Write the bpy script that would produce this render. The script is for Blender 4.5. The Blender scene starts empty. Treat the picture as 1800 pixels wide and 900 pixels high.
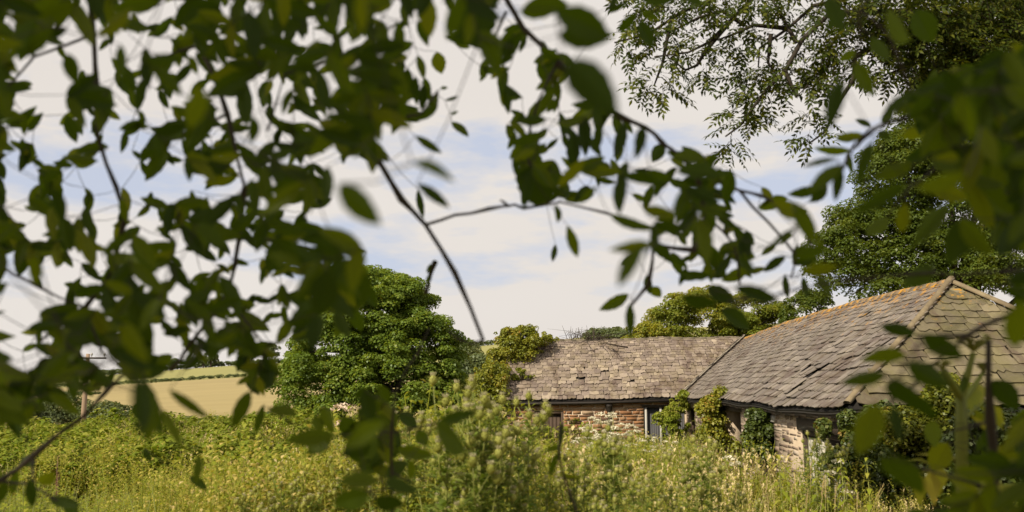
import bpy, math, random
import numpy as np
from mathutils import Vector, Matrix

random.seed(11)
rng = np.random.default_rng(11)
scene = bpy.context.scene
COL = scene.collection
R = math.radians

# ------------------------------------------------------------------ camera
FPX = 1500.0                     # focal length in photo pixels (photo is 1800 wide)
EYE = 2.6                        # eye above the barn's ground
TILT = math.atan(236.0 / 1500.0)
cam_d = bpy.data.cameras.new('camera')
cam_d.sensor_width = 36.0
cam_d.lens = 36.0 * FPX / 1800.0
cam_d.clip_start = 0.05
cam_d.clip_end = 3000.0
cam_d.dof.use_dof = True
cam_d.dof.focus_distance = 26.0
cam_d.dof.aperture_fstop = 2.2
cam_d.dof.aperture_blades = 0
cam = bpy.data.objects.new('camera', cam_d)
COL.objects.link(cam)
cam.location = (0, 0, EYE)
cam.rotation_euler = (math.pi / 2 + TILT, 0, 0)
scene.camera = cam

# ------------------------------------------------------------------ world, sun, exposure
SUN_DIR = Vector((-0.50, -0.60, 0.62)).normalized()
scene.view_settings.view_transform = 'Standard'
scene.view_settings.look = 'None'
scene.view_settings.exposure = 0.18
scene.view_settings.gamma = 1.0
scene.render.engine = 'CYCLES'
scene.cycles.max_bounces = 6
scene.cycles.diffuse_bounces = 3
scene.cycles.transmission_bounces = 4
scene.cycles.transparent_max_bounces = 4
scene.cycles.caustics_reflective = False
scene.cycles.caustics_refractive = False

world = bpy.data.worlds.new('World')
scene.world = world
world.use_nodes = True
nt = world.node_tree
nt.nodes.clear()
def wn(t, **kw):
    n = nt.nodes.new(t)
    for k, v in kw.items():
        setattr(n, k, v)
    return n
out = wn('ShaderNodeOutputWorld'); bg = wn('ShaderNodeBackground')
sky = wn('ShaderNodeTexSky'); sky.sky_type = 'NISHITA'; sky.sun_disc = False
sky.sun_elevation = math.asin(SUN_DIR.z)
sky.sun_rotation = math.atan2(SUN_DIR.x, SUN_DIR.y)
tc = wn('ShaderNodeTexCoord')
mp = wn('ShaderNodeMapping'); mp.inputs['Scale'].default_value = (1.0, 1.0, 3.4)
mp.inputs['Location'].default_value = (0.05, 0.25, 0.12)
n1 = wn('ShaderNodeTexNoise'); n1.inputs['Scale'].default_value = 3.2; n1.inputs['Detail'].default_value = 5.0; n1.inputs['Roughness'].default_value = 0.60
n2 = wn('ShaderNodeTexNoise'); n2.inputs['Scale'].default_value = 1.6; n2.inputs['Detail'].default_value = 3.0
r1 = wn('ShaderNodeValToRGB'); r1.color_ramp.elements[0].position = 0.41; r1.color_ramp.elements[1].position = 0.54
skyw = wn('ShaderNodeMix'); skyw.data_type = 'RGBA'; skyw.inputs[0].default_value = 0.86
skyw.inputs[7].default_value = (5.45, 5.8, 6.85, 1)           # thin veil of high cloud over the blue
cl = wn('ShaderNodeMix'); cl.data_type = 'RGBA'
cl.inputs[6].default_value = (6.75, 6.2, 5.7, 1)           # warm grey cloud
cl.inputs[7].default_value = (7.5, 7.1, 6.65, 1)             # lighter cloud
mx = wn('ShaderNodeMix'); mx.data_type = 'RGBA'
lk = nt.links.new
lk(tc.outputs['Generated'], mp.inputs['Vector']); lk(mp.outputs[0], n1.inputs['Vector']); lk(mp.outputs[0], n2.inputs['Vector'])
sz = wn('ShaderNodeSeparateXYZ'); lk(tc.outputs['Generated'], sz.inputs[0])
hi = wn('ShaderNodeMapRange'); hi.interpolation_type = 'SMOOTHSTEP'; hi.inputs['From Min'].default_value = 0.21; hi.inputs['From Max'].default_value = 0.33; hi.inputs['To Max'].default_value = 0.13
lk(sz.outputs['Z'], hi.inputs['Value'])
lo_ = wn('ShaderNodeMapRange'); lo_.interpolation_type = 'SMOOTHSTEP'; lo_.inputs['From Min'].default_value = 0.16; lo_.inputs['From Max'].default_value = 0.02; lo_.inputs['To Max'].default_value = 0.14
lk(sz.outputs['Z'], lo_.inputs['Value'])
ad = wn('ShaderNodeMath'); ad.operation = 'ADD'; lk(n1.outputs['Fac'], ad.inputs[0]); lk(hi.outputs[0], ad.inputs[1])
ad2 = wn('ShaderNodeMath'); ad2.operation = 'ADD'; lk(ad.outputs[0], ad2.inputs[0]); lk(lo_.outputs[0], ad2.inputs[1])
lk(ad2.outputs[0], r1.inputs[0])
lk(sky.outputs[0], skyw.inputs[6])
lk(n2.outputs['Fac'], cl.inputs[0])
lk(r1.outputs[0], mx.inputs[0]); lk(skyw.outputs[2], mx.inputs[6]); lk(cl.outputs[2], mx.inputs[7])
lk(mx.outputs[2], bg.inputs['Color']); bg.inputs['Strength'].default_value = 0.1
lk(bg.outputs[0], out.inputs['Surface'])

sun_d = bpy.data.lights.new('sun', 'SUN')
sun_d.energy = 5.0; sun_d.angle = R(0.5); sun_d.color = (1.0, 0.90, 0.72)
sun = bpy.data.objects.new('sun', sun_d); COL.objects.link(sun)
sun.rotation_euler = SUN_DIR.to_track_quat('Z', 'Y').to_euler()

# ------------------------------------------------------------------ helpers
CT, ST = math.cos(TILT), math.sin(TILT)
def ray(px, py):
    u = (px - 900.0) / FPX; v = (450.0 - py) / FPX
    return Vector((u, CT - v * ST, ST + v * CT))
def at(px, py, dist):            # the place seen at a photo pixel, `dist` metres off
    return Vector((0, 0, EYE)) + ray(px, py) * dist
def atY(px, py, Y):
    d = ray(px, py)
    return Vector((0, 0, EYE)) + d * (Y / d.y)
def atX(px, Y):
    return (px - 900.0) / FPX * (Y * CT)

def tag(o, label=None, cat=None, group=None, kind=None):
    if label: o['label'] = label
    if cat: o['category'] = cat
    if group: o['group'] = group
    if kind: o['kind'] = kind
    return o
def empty(name, loc, label=None, cat=None, group=None, kind=None, parent=None):
    o = bpy.data.objects.new(name, None); COL.objects.link(o)
    o.location = loc; o.empty_display_size = 0.2
    if parent: o.parent = parent; o.matrix_parent_inverse = Matrix()
    return tag(o, label, cat, group, kind)
def link(name, me, parent=None, kind=None):
    o = bpy.data.objects.new(name, me); COL.objects.link(o)
    if parent is not None:
        o.parent = parent
        # geometry is given in world space: cancel the parents' location
        t = Vector((0, 0, 0)); p = parent
        while p is not None:
            t += p.location; p = p.parent
        o.location = -t
    if kind: o['kind'] = kind
    return o
def copy_tree(o, parent=None):
    c = o.copy(); COL.objects.link(c)
    if parent: c.parent = parent
    for ch in list(o.children): copy_tree(ch, c)
    return c

def np_mesh(name, V, F, mats, rnd=None, midx=None, smooth=False):
    """V (n,3); F (m,k) one face size."""
    V = np.asarray(V, np.float32); F = np.asarray(F, np.int32)
    me = bpy.data.meshes.new(name)
    me.vertices.add(len(V)); me.vertices.foreach_set('co', V.ravel())
    k = F.shape[1]
    me.loops.add(F.size); me.loops.foreach_set('vertex_index', F.ravel())
    me.polygons.add(len(F)); me.polygons.foreach_set('loop_start', np.arange(0, F.size, k, dtype=np.int32))
    me.polygons.foreach_set('loop_total', np.full(len(F), k, np.int32))
    if midx is not None: me.polygons.foreach_set('material_index', np.asarray(midx, np.int32))
    if smooth: me.polygons.foreach_set('use_smooth', np.ones(len(F), bool))
    for m in (mats if isinstance(mats, (list, tuple)) else [mats]): me.materials.append(m)
    me.update(calc_edges=True)
    if rnd is not None:
        at_ = me.attributes.new('rnd', 'FLOAT', 'FACE')
        at_.data.foreach_set('value', np.asarray(rnd, np.float32))
    return me

class MB:
    """collects quads/tris with a random value per piece"""
    def __init__(s): s.v = []; s.f = []; s.r = []; s.n = 0; s.m = []
    def add(s, V, F, r=0.0, m=0):
        V = np.asarray(V, np.float32); F = np.asarray(F, np.int32)
        if F.shape[1] == 3: F = np.hstack([F, F[:, 2:3]])
        s.v.append(V); s.f.append(F + s.n); s.n += len(V)
        s.r.append(np.full(len(F), r, np.float32)); s.m.append(np.full(len(F), m, np.int32))
    def box(s, c, ex, ey, ez, r=0.0, m=0):
        """box centred at c with half-axis vectors ex, ey, ez"""
        c = np.array(c); ex = np.array(ex); ey = np.array(ey); ez = np.array(ez)
        V = [c + i * ex + j * ey + k * ez for i in (-1, 1) for j in (-1, 1) for k in (-1, 1)]
        F = [(0, 1, 3, 2), (4, 6, 7, 5), (0, 4, 5, 1), (2, 3, 7, 6), (0, 2, 6, 4), (1, 5, 7, 3)]
        s.add(V, F, r, m)
    def tube(s, pts, rad, n=6, r=0.0, m=0, cap=True):
        pts = [Vector(p) for p in pts]
        if not hasattr(rad, '__len__'): rad = [rad] * len(pts)
        V = []; F = []
        up = Vector((0.31, 0.2, 0.93))
        for i, p in enumerate(pts):
            d = (pts[min(i + 1, len(pts) - 1)] - pts[max(i - 1, 0)])
            d = d.normalized() if d.length > 1e-9 else Vector((0, 0, 1))
            x = d.cross(up)
            if x.length < 1e-3: x = d.cross(Vector((1, 0, 0)))
            x.normalize(); y = d.cross(x)
            for k in range(n):
                a = 2 * math.pi * k / n
                V.append(p + (x * math.cos(a) + y * math.sin(a)) * rad[i])
        for i in range(len(pts) - 1):
            for k in range(n):
                a = i * n + k; b = i * n + (k + 1) % n
                F.append((a, b, b + n, a + n))
        if cap:
            V.append(pts[-1]); e = len(V) - 1; o = (len(pts) - 1) * n
            for k in range(n): F.append((o + k, o + (k + 1) % n, e, e))
        s.add(V, F, r, m)
    def mesh(s, name, mats, smooth=False):
        if not s.v: return None
        V = np.vstack(s.v); F = np.vstack(s.f)
        tri = F[:, 2] == F[:, 3]
        me = bpy.data.meshes.new(name)
        lt = np.where(tri, 3, 4).astype(np.int32)
        ls = np.concatenate([[0], np.cumsum(lt)[:-1]]).astype(np.int32)
        mask = np.ones(F.shape, bool); mask[tri, 3] = False
        loops = F[mask]
        me.vertices.add(len(V)); me.vertices.foreach_set('co', V.ravel())
        me.loops.add(len(loops)); me.loops.foreach_set('vertex_index', loops)
        me.polygons.add(len(F)); me.polygons.foreach_set('loop_start', ls); me.polygons.foreach_set('loop_total', lt)
        me.polygons.foreach_set('material_index', np.concatenate(s.m))
        if smooth: me.polygons.foreach_set('use_smooth', np.ones(len(F), bool))
        for m in (mats if isinstance(mats, (list, tuple)) else [mats]): me.materials.append(m)
        me.update(calc_edges=True)
        a = me.attributes.new('rnd', 'FLOAT', 'FACE'); a.data.foreach_set('value', np.concatenate(s.r))
        return me
    def build(s, name, mats, parent=None, kind=None, smooth=False):
        me = s.mesh(name, mats, smooth)
        return link(name, me, parent, kind)

# ------------------------------------------------------------------ materials
def new_mat(name):
    m = bpy.data.materials.new(name); m.use_nodes = True
    m.node_tree.nodes.clear()
    return m, m.node_tree
def ramp(t, stops):
    n = t.nodes.new('ShaderNodeValToRGB'); cr = n.color_ramp
    while len(cr.elements) < len(stops): cr.elements.new(0.5)
    for e, (p, c) in zip(cr.elements, stops):
        e.position = p; e.color = (c[0], c[1], c[2], 1)
    return n
def rnd_value(t):
    """attribute rnd + object random, wrapped to 0..1"""
    a = t.nodes.new('ShaderNodeAttribute'); a.attribute_name = 'rnd'
    o = t.nodes.new('ShaderNodeObjectInfo')
    s = t.nodes.new('ShaderNodeMath'); s.operation = 'ADD'
    t.links.new(a.outputs['Fac'], s.inputs[0]); t.links.new(o.outputs['Random'], s.inputs[1])
    f = t.nodes.new('ShaderNodeMath'); f.operation = 'FRACT'; t.links.new(s.outputs[0], f.inputs[0])
    return f.outputs[0]
def noise(t, scale, detail=3.0, rough=0.5, obj=False, stretch=None):
    n = t.nodes.new('ShaderNodeTexNoise'); n.inputs['Scale'].default_value = scale
    n.inputs['Detail'].default_value = detail; n.inputs['Roughness'].default_value = rough
    if obj:
        g = t.nodes.new('ShaderNodeTexCoord'); src = g.outputs['Object']
    else:
        g = t.nodes.new('ShaderNodeNewGeometry'); src = g.outputs['Position']
    if stretch:
        m = t.nodes.new('ShaderNodeMapping'); m.inputs['Scale'].default_value = stretch
        t.links.new(src, m.inputs[0]); src = m.outputs[0]
    t.links.new(src, n.inputs['Vector'])
    return n.outputs['Fac']
def mixc(t, fac, a, b, mode='MIX'):
    n = t.nodes.new('ShaderNodeMix'); n.data_type = 'RGBA'; n.blend_type = mode
    for v, i in ((fac, 0), (a, 6), (b, 7)):
        if isinstance(v, (int, float)): n.inputs[i].default_value = v
        elif isinstance(v, tuple): n.inputs[i].default_value = (v[0], v[1], v[2], 1)
        else: t.links.new(v, n.inputs[i])
    return n.outputs[2]
def math_n(t, op, a, b=0.0, c=None):
    n = t.nodes.new('ShaderNodeMath'); n.operation = op
    for i, v in enumerate((a, b) if c is None else (a, b, c)):
        if isinstance(v, (int, float)): n.inputs[i].default_value = v
        else: t.links.new(v, n.inputs[i])
    return n.outputs[0]
def smooth_mask(t, v, lo, hi):
    n = t.nodes.new('ShaderNodeMapRange'); n.interpolation_type = 'SMOOTHSTEP'
    n.inputs['From Min'].default_value = lo; n.inputs['From Max'].default_value = hi
    t.links.new(v, n.inputs['Value'])
    return n.outputs['Result']

def leaf_mat(name, stops, trans=0.35, tcol=None, nscale=0.0, namt=0.35, gloss=0.06, rough=0.45):
    """foliage: colour per leaf from `stops`, drifting with a noise in space; part of the light passes through"""
    m, t = new_mat(name)
    v = rnd_value(t)
    if nscale:
        n = noise(t, nscale, 3.0)
        v = math_n(t, 'ADD', math_n(t, 'MULTIPLY', v, 1 - namt), math_n(t, 'MULTIPLY', smooth_mask(t, n, 0.3, 0.7), namt))
    c = ramp(t, stops); t.links.new(v, c.inputs[0]); c = c.outputs[0]
    d = t.nodes.new('ShaderNodeBsdfDiffuse'); t.links.new(c, d.inputs[0])
    tr = t.nodes.new('ShaderNodeBsdfTranslucent')
    t.links.new(mixc(t, 1.0, c, tcol or (1.5, 1.35, 0.5), 'MULTIPLY'), tr.inputs[0])
    a = t.nodes.new('ShaderNodeMixShader'); a.inputs[0].default_value = trans
    t.links.new(d.outputs[0], a.inputs[1]); t.links.new(tr.outputs[0], a.inputs[2])
    g = t.nodes.new('ShaderNodeBsdfGlossy'); g.inputs['Roughness'].default_value = rough
    g.inputs['Color'].default_value = (0.8, 0.85, 0.8, 1)
    b = t.nodes.new('ShaderNodeMixShader'); b.inputs[0].default_value = gloss
    t.links.new(a.outputs[0], b.inputs[1]); t.links.new(g.outputs[0], b.inputs[2])
    o = t.nodes.new('ShaderNodeOutputMaterial'); t.links.new(b.outputs[0], o.inputs['Surface'])
    return m
def solid_mat(name, build, rough=0.85, bump=None, spec=0.3):
    """build(t) -> colour socket; bump = (height socket builder, distance)"""
    m, t = new_mat(name)
    p = t.nodes.new('ShaderNodeBsdfPrincipled'); p.inputs['Roughness'].default_value = rough
    p.inputs['Specular IOR Level'].default_value = spec
    c = build(t)
    if isinstance(c, tuple): p.inputs['Base Color'].default_value = (c[0], c[1], c[2], 1)
    else: t.links.new(c, p.inputs['Base Color'])
    if bump:
        h = bump[0](t); b = t.nodes.new('ShaderNodeBump'); b.inputs['Distance'].default_value = bump[1]
        b.inputs['Strength'].default_value = 0.8
        t.links.new(h, b.inputs['Height']); t.links.new(b.outputs[0], p.inputs['Normal'])
    o = t.nodes.new('ShaderNodeOutputMaterial'); t.links.new(p.outputs[0], o.inputs['Surface'])
    return m

M = {}
M['ash'] = leaf_mat('ash_leaf', [(0, (0.022, 0.040, 0.003)), (0.45, (0.046, 0.074, 0.004)), (0.85, (0.085, 0.115, 0.006)), (1, (0.14, 0.155, 0.009))], trans=0.50, tcol=(1.55, 1.6, 0.35), gloss=0.010)
M['ash_far'] = leaf_mat('ash_far_leaf', [(0, (0.022, 0.036, 0.005)), (0.6, (0.05, 0.07, 0.008)), (1, (0.13, 0.14, 0.018))], trans=0.36, gloss=0.008)
M['sycamore'] = leaf_mat('sycamore_leaf', [(0, (0.095, 0.155, 0.020)), (0.5, (0.155, 0.22, 0.030)), (0.92, (0.26, 0.30, 0.042)), (1, (0.42, 0.34, 0.08))], trans=0.42, nscale=0.5, namt=0.3, gloss=0.02)
M['darktree'] = leaf_mat('dark_tree_leaf', [(0, (0.060, 0.092, 0.014)), (0.6, (0.10, 0.14, 0.020)), (1, (0.175, 0.195, 0.028))], trans=0.42, nscale=0.4, gloss=0.02)
M['lighttree'] = leaf_mat('light_tree_leaf', [(0, (0.14, 0.185, 0.022)), (0.6, (0.22, 0.25, 0.034)), (1, (0.38, 0.33, 0.05))], trans=0.46, nscale=0.4, gloss=0.02)
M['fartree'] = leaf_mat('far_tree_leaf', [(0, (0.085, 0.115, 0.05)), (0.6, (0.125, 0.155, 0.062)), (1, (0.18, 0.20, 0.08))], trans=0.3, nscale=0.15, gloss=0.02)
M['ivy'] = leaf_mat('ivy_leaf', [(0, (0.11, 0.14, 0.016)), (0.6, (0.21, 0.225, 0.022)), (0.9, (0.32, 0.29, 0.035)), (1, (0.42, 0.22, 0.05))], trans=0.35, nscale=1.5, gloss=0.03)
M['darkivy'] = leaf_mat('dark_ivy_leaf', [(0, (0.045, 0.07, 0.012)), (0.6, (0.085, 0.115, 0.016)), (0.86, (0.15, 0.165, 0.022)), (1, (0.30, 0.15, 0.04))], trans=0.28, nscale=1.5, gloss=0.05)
M['herb'] = leaf_mat('herb_leaf', [(0, (0.14, 0.19, 0.016)), (0.5, (0.25, 0.28, 0.026)), (0.9, (0.38, 0.36, 0.06)), (1, (0.55, 0.40, 0.13))], trans=0.40, tcol=(1.2, 1.2, 0.5), nscale=0.5, gloss=0.015)
M['bramble'] = leaf_mat('bramble_leaf', [(0, (0.11, 0.165, 0.016)), (0.55, (0.21, 0.25, 0.026)), (0.9, (0.35, 0.34, 0.06)), (1, (0.50, 0.40, 0.15))], trans=0.36, tcol=(1.2, 1.2, 0.5), nscale=0.6, gloss=0.015)
M['grass'] = leaf_mat('grass_blade', [(0, (0.21, 0.23, 0.025)), (0.4, (0.36, 0.345, 0.055)), (0.8, (0.52, 0.42, 0.12)), (1, (0.66, 0.52, 0.24))], trans=0.40, tcol=(1.15, 1.15, 0.6), nscale=0.35, namt=0.45, gloss=0.01)
M['straw'] = leaf_mat('straw', [(0, (0.40, 0.33, 0.13)), (1, (0.62, 0.50, 0.27))], trans=0.25, tcol=(1.15, 1.1, 0.8), gloss=0.01)
M['thistle'] = leaf_mat('thistle_leaf', [(0, (0.11, 0.165, 0.026)), (0.6, (0.19, 0.25, 0.045)), (1, (0.34, 0.37, 0.10))], trans=0.40, tcol=(1.2, 1.2, 0.5), gloss=0.015)
M['thistle_head'] = leaf_mat('thistle_head', [(0, (0.22, 0.23, 0.045)), (1, (0.38, 0.38, 0.10))], trans=0.2, tcol=(1.2,1.1,.5), gloss=0.01)
M['tuft'] = leaf_mat('thistle_tuft', [(0, (0.36, 0.34, 0.18)), (1, (0.52, 0.47, 0.30))], trans=0.3, tcol=(1, 1, 0.8), gloss=0.01)
M['umbel'] = leaf_mat('umbel_flower', [(0, (0.62, 0.58, 0.42)), (1, (0.78, 0.72, 0.56))], trans=0.25, tcol=(1, 1, 0.8))
M['pinkumbel'] = leaf_mat('faded_umbel', [(0, (0.55, 0.42, 0.30)), (1, (0.70, 0.55, 0.42))], trans=0.2, tcol=(1, 1, 0.8))
M['dock'] = leaf_mat('dock_seed', [(0, (0.12, 0.05, 0.025)), (1, (0.22, 0.10, 0.04))], trans=0.1)
M['stemgreen'] = leaf_mat('green_stem', [(0, (0.15, 0.17, 0.03)), (1, (0.24, 0.25, 0.06))], trans=0.1, gloss=0.02)
def bark_c(t): return mixc(t, noise(t, 9.0, 4.0), (0.028, 0.022, 0.017), (0.075, 0.058, 0.042))
M['bark'] = solid_mat('bark', bark_c, 0.9)
def twig_c(t): return mixc(t, noise(t, 60.0, 2.0), (0.018, 0.014, 0.010), (0.045, 0.035, 0.022))
M['twig'] = solid_mat('twig', twig_c, 0.8)

def slate_colour(stops, pale, lichen, moss, lich_amt=0.0, moss_amt=0.0):
    def f(t):
        v = rnd_value(t)
        n = noise(t, 0.9, 4.0)
        k = math_n(t, 'ADD', math_n(t, 'MULTIPLY', v, 0.74), math_n(t, 'MULTIPLY', n, 0.26))
        c = ramp(t, stops); t.links.new(k, c.inputs[0]); c = c.outputs[0]
        c = mixc(t, math_n(t, 'MULTIPLY', smooth_mask(t, noise(t, 14.0, 5.0, 0.65), 0.45, 0.75), 0.30), c, pale)
        # soft dark rain streaks running down the slope
        c = mixc(t, math_n(t, 'MULTIPLY', smooth_mask(t, noise(t, 1.0, 5.0, 0.68, stretch=(1.5, 0.7, 0.55)), 0.50, 0.64), 0.72), c, (0.085, 0.055, 0.042))
        if lich_amt:
            g = t.nodes.new('ShaderNodeNewGeometry'); sp = t.nodes.new('ShaderNodeSeparateXYZ'); t.links.new(g.outputs['Position'], sp.inputs[0])
            h = math_n(t, 'ADD', noise(t, 4.5, 5.0, 0.7), math_n(t, 'MULTIPLY', smooth_mask(t, sp.outputs['Z'], 3.2, 5.0), lich_amt))
            c = mixc(t, math_n(t, 'MULTIPLY', smooth_mask(t, h, 0.68, 0.78), 0.8), c, lichen)
        if moss_amt:
            c = mixc(t, math_n(t, 'MULTIPLY', smooth_mask(t, noise(t, 2.6, 5.0, 0.65), 0.42, 0.62), moss_amt), c, moss)
        return c
    return f
def fine_h(t): return noise(t, 38.0, 5.0, 0.6)
M['slateA'] = solid_mat('slate_weathered_purple', slate_colour([(0, (0.11, 0.082, 0.068)), (0.35, (0.19, 0.147, 0.122)), (0.75, (0.26, 0.208, 0.168)), (0.9, (0.37, 0.30, 0.225)), (1, (0.58, 0.49, 0.38))], (0.34, 0.29, 0.22), (0.42, 0.22, 0.03), (0.22, 0.18, 0.075), 0, 0.26), 0.75, (fine_h, 0.01))
M['slateB'] = solid_mat('slate_weathered_grey', slate_colour([(0, (0.10, 0.080, 0.070)), (0.5, (0.17, 0.142, 0.122)), (0.85, (0.235, 0.198, 0.168)), (1, (0.38, 0.33, 0.27))], (0.29, 0.25, 0.20), (0.45, 0.22, 0.02), (0.19, 0.165, 0.08), 0.17, 0.20), 0.72, (fine_h, 0.01))
M['slateH'] = solid_mat('slate_lichened', slate_colour([(0, (0.075, 0.062, 0.040)), (0.5, (0.13, 0.108, 0.066)), (1, (0.24, 0.20, 0.125))], (0.24, 0.20, 0.12), (0.48, 0.23, 0.02), (0.135, 0.12, 0.035), 0.17, 0.40), 0.8, (fine_h, 0.012))
M['ridge'] = solid_mat('ridge_tile_lichened', lambda t: mixc(t, smooth_mask(t, noise(t, 5.0, 5.0, 0.7), 0.46, 0.58), mixc(t, noise(t, 9.0), (0.13, 0.10, 0.07), (0.24, 0.19, 0.13)), (0.46, 0.23, 0.025)), 0.85, (fine_h, 0.01))
M['ridgeA'] = solid_mat('ridge_tile_dark', lambda t: mixc(t, noise(t, 5.0, 5.0), (0.07, 0.055, 0.04), (0.20, 0.165, 0.11)), 0.85, (fine_h, 0.01))
M['mortar'] = solid_mat('lime_mortar', lambda t: mixc(t, noise(t, 6.0, 5.0), (0.40, 0.30, 0.21), (0.58, 0.48, 0.36)), 0.95, (fine_h, 0.02))
M['capping'] = solid_mat('cement_capping', lambda t: mixc(t, smooth_mask(t, noise(t, 3.0, 5.0, 0.65), 0.35, 0.68), (0.15, 0.115, 0.07), (0.24, 0.19, 0.115)), 0.95, (fine_h, 0.01))
M['flash'] = solid_mat('pale_flashing', lambda t: mixc(t, noise(t, 4.0, 5.0), (0.30, 0.25, 0.19), (0.48, 0.42, 0.33)), 0.9)
def stone_c(t):
    v = rnd_value(t)
    c = ramp(t, [(0, (0.06, 0.045, 0.04)), (0.12, (0.13, 0.075, 0.045)), (0.3, (0.26, 0.12, 0.05)), (0.6, (0.34, 0.16, 0.065)), (0.85, (0.38, 0.23, 0.12)), (1, (0.44, 0.33, 0.22))]); t.links.new(v, c.inputs[0])
    return mixc(t, math_n(t, 'MULTIPLY', noise(t, 11.0, 5.0, 0.65), 0.7), c.outputs[0], (0.22, 0.12, 0.07))
M['stone'] = solid_mat('slate_rubble_stone', stone_c, 0.9, (fine_h, 0.03))
def stoneb_c(t):
    v = rnd_value(t)
    c = ramp(t, [(0, (0.10, 0.065, 0.05)), (0.3, (0.20, 0.14, 0.105)), (0.65, (0.32, 0.24, 0.185)), (1, (0.50, 0.42, 0.34))]); t.links.new(v, c.inputs[0])
    return mixc(t, math_n(t, 'MULTIPLY', noise(t, 11.0, 5.0, 0.65), 0.30), c.outputs[0], (0.36, 0.29, 0.235))
M['stoneB'] = solid_mat('limewashed_rubble_stone', stoneb_c, 0.9, (fine_h, 0.006))
M['dark'] = solid_mat('dark_interior', lambda t: (0.03, 0.026, 0.022), 0.95)
def wood_c(a, b):
    return lambda t: mixc(t, noise(t, 8.0, 5.0, 0.65, stretch=(9, 9, 0.7)), a, b)
M['wood_dark'] = solid_mat('old_dark_wood', wood_c((0.035, 0.024, 0.018), (0.12, 0.08, 0.055)), 0.85)
M['wood_pale'] = solid_mat('bleached_plank', wood_c((0.28, 0.25, 0.20), (0.56, 0.53, 0.44)), 0.85)
M['beam'] = solid_mat('rotten_beam', wood_c((0.025, 0.02, 0.016), (0.07, 0.05, 0.035)), 0.9)
M['frame_pale'] = solid_mat('weathered_pale_post', wood_c((0.30, 0.28, 0.25), (0.52, 0.50, 0.46)), 0.8)
M['iron'] = solid_mat('corrugated_iron', lambda t: mixc(t, noise(t, 5.0, 4.0, stretch=(5, 5, 0.6)), (0.035, 0.038, 0.045), (0.09, 0.085, 0.085)), 0.6)
M['pipe'] = solid_mat('black_cast_iron', lambda t: mixc(t, noise(t, 12.0), (0.012, 0.011, 0.010), (0.035, 0.026, 0.02)), 0.6)
M['pole'] = solid_mat('utility_pole_wood', wood_c((0.22, 0.15, 0.10), (0.36, 0.26, 0.18)), 0.9)
M['ceramic'] = solid_mat('insulator', lambda t: (0.35, 0.33, 0.3), 0.3)

# ------------------------------------------------------------------ ground, fields, hill
def sstep(a, b, x):
    t = np.clip((x - a) / (b - a), 0, 1); return t * t * (3 - 2 * t)
def ground_z(x, y):
    x = np.asarray(x, float); y = np.asarray(y, float)
    z = 1.0 - 1.0 * sstep(5.0, 19.0, y)
    z = z + 0.10 * np.sin(x * 0.55 + 1.3) * np.sin(y * 0.42) + 0.05 * np.sin(x * 1.7 + y * 1.1)
    z = z + 0.35 * np.exp(-((x + 24) / 7.0) ** 2 - ((y - 47) / 6.0) ** 2)
    dip = sstep(48, 92, y) * -7.0
    rise = np.interp(y, [92, 110, 150, 220, 300, 400, 520, 900], [0, 0.6, 4.8, 9.3, 13.8, 22.6 , 28.0, 30.0])
    hill = rise * np.clip(1.336 + 0.00303 * x, 0.35, 1.9) + sstep(92, 200, y) * (0.9 * np.sin(x * 0.018 + 0.6) + 0.5 * np.sin(x * 0.047 + y * 0.02))
    return z + dip + hill
def gz(x, y): return float(ground_z(x, y))

ys = np.concatenate([np.arange(-30, 60, 1.0), np.arange(60, 160, 3.0), np.arange(160, 420, 7.0), np.array([420, 450, 500, 560, 700, 900, 1400.0])])
us = np.linspace(-1, 1, 121)
V = []
for y in ys:
    half = 45 + max(0, y) * 1.05
    xs = us * half
    z = ground_z(xs, np.full_like(xs, min(y, 899.0)))
    V.append(np.stack([xs, np.full_like(xs, y), z], 1))
V = np.concatenate(V)
nx = len(us); F = []
mi = []
for j in range(len(ys) - 1):
    yc = (ys[j] + ys[j + 1]) / 2
    m = 0 if yc < 54 else (1 if yc < 128 else (2 if yc < 296 else 3))
    for i in range(nx - 1):
        a = j * nx + i
        F.append((a, a + 1, a + nx + 1, a + nx)); mi.append(m)
def soil_c(t): return mixc(t, smooth_mask(t, noise(t, 0.6, 4.0), 0.35, 0.65), (0.13, 0.115, 0.03), (0.27, 0.20, 0.08))
M['meadow'] = solid_mat('meadow_floor', soil_c, 0.95, (lambda t: noise(t, 9.0, 5.0), 0.08))
M['valley'] = solid_mat('valley_grass', lambda t: mixc(t, noise(t, 0.08, 4.0), (0.12, 0.12, 0.04), (0.20, 0.17, 0.07)), 0.95)
M['stubble'] = solid_mat('ochre_field', lambda t: mixc(t, noise(t, 0.05, 6.0, 0.6, stretch=(0.35, 2.6, 1)), (0.235, 0.185, 0.075), (0.36, 0.285, 0.125)), 0.95)
M['pasture'] = solid_mat('hill_pasture', lambda t: mixc(t, noise(t, 0.03, 6.0, 0.6), (0.20, 0.195, 0.06), (0.31, 0.285, 0.10)), 0.95)
g = link('ground', np_mesh('ground', V, F, [M['meadow'], M['valley'], M['stubble'], M['pasture']], midx=mi, smooth=True))
tag(g, 'overgrown meadow falling to a valley and rising to ochre hill fields', kind='structure')

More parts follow.
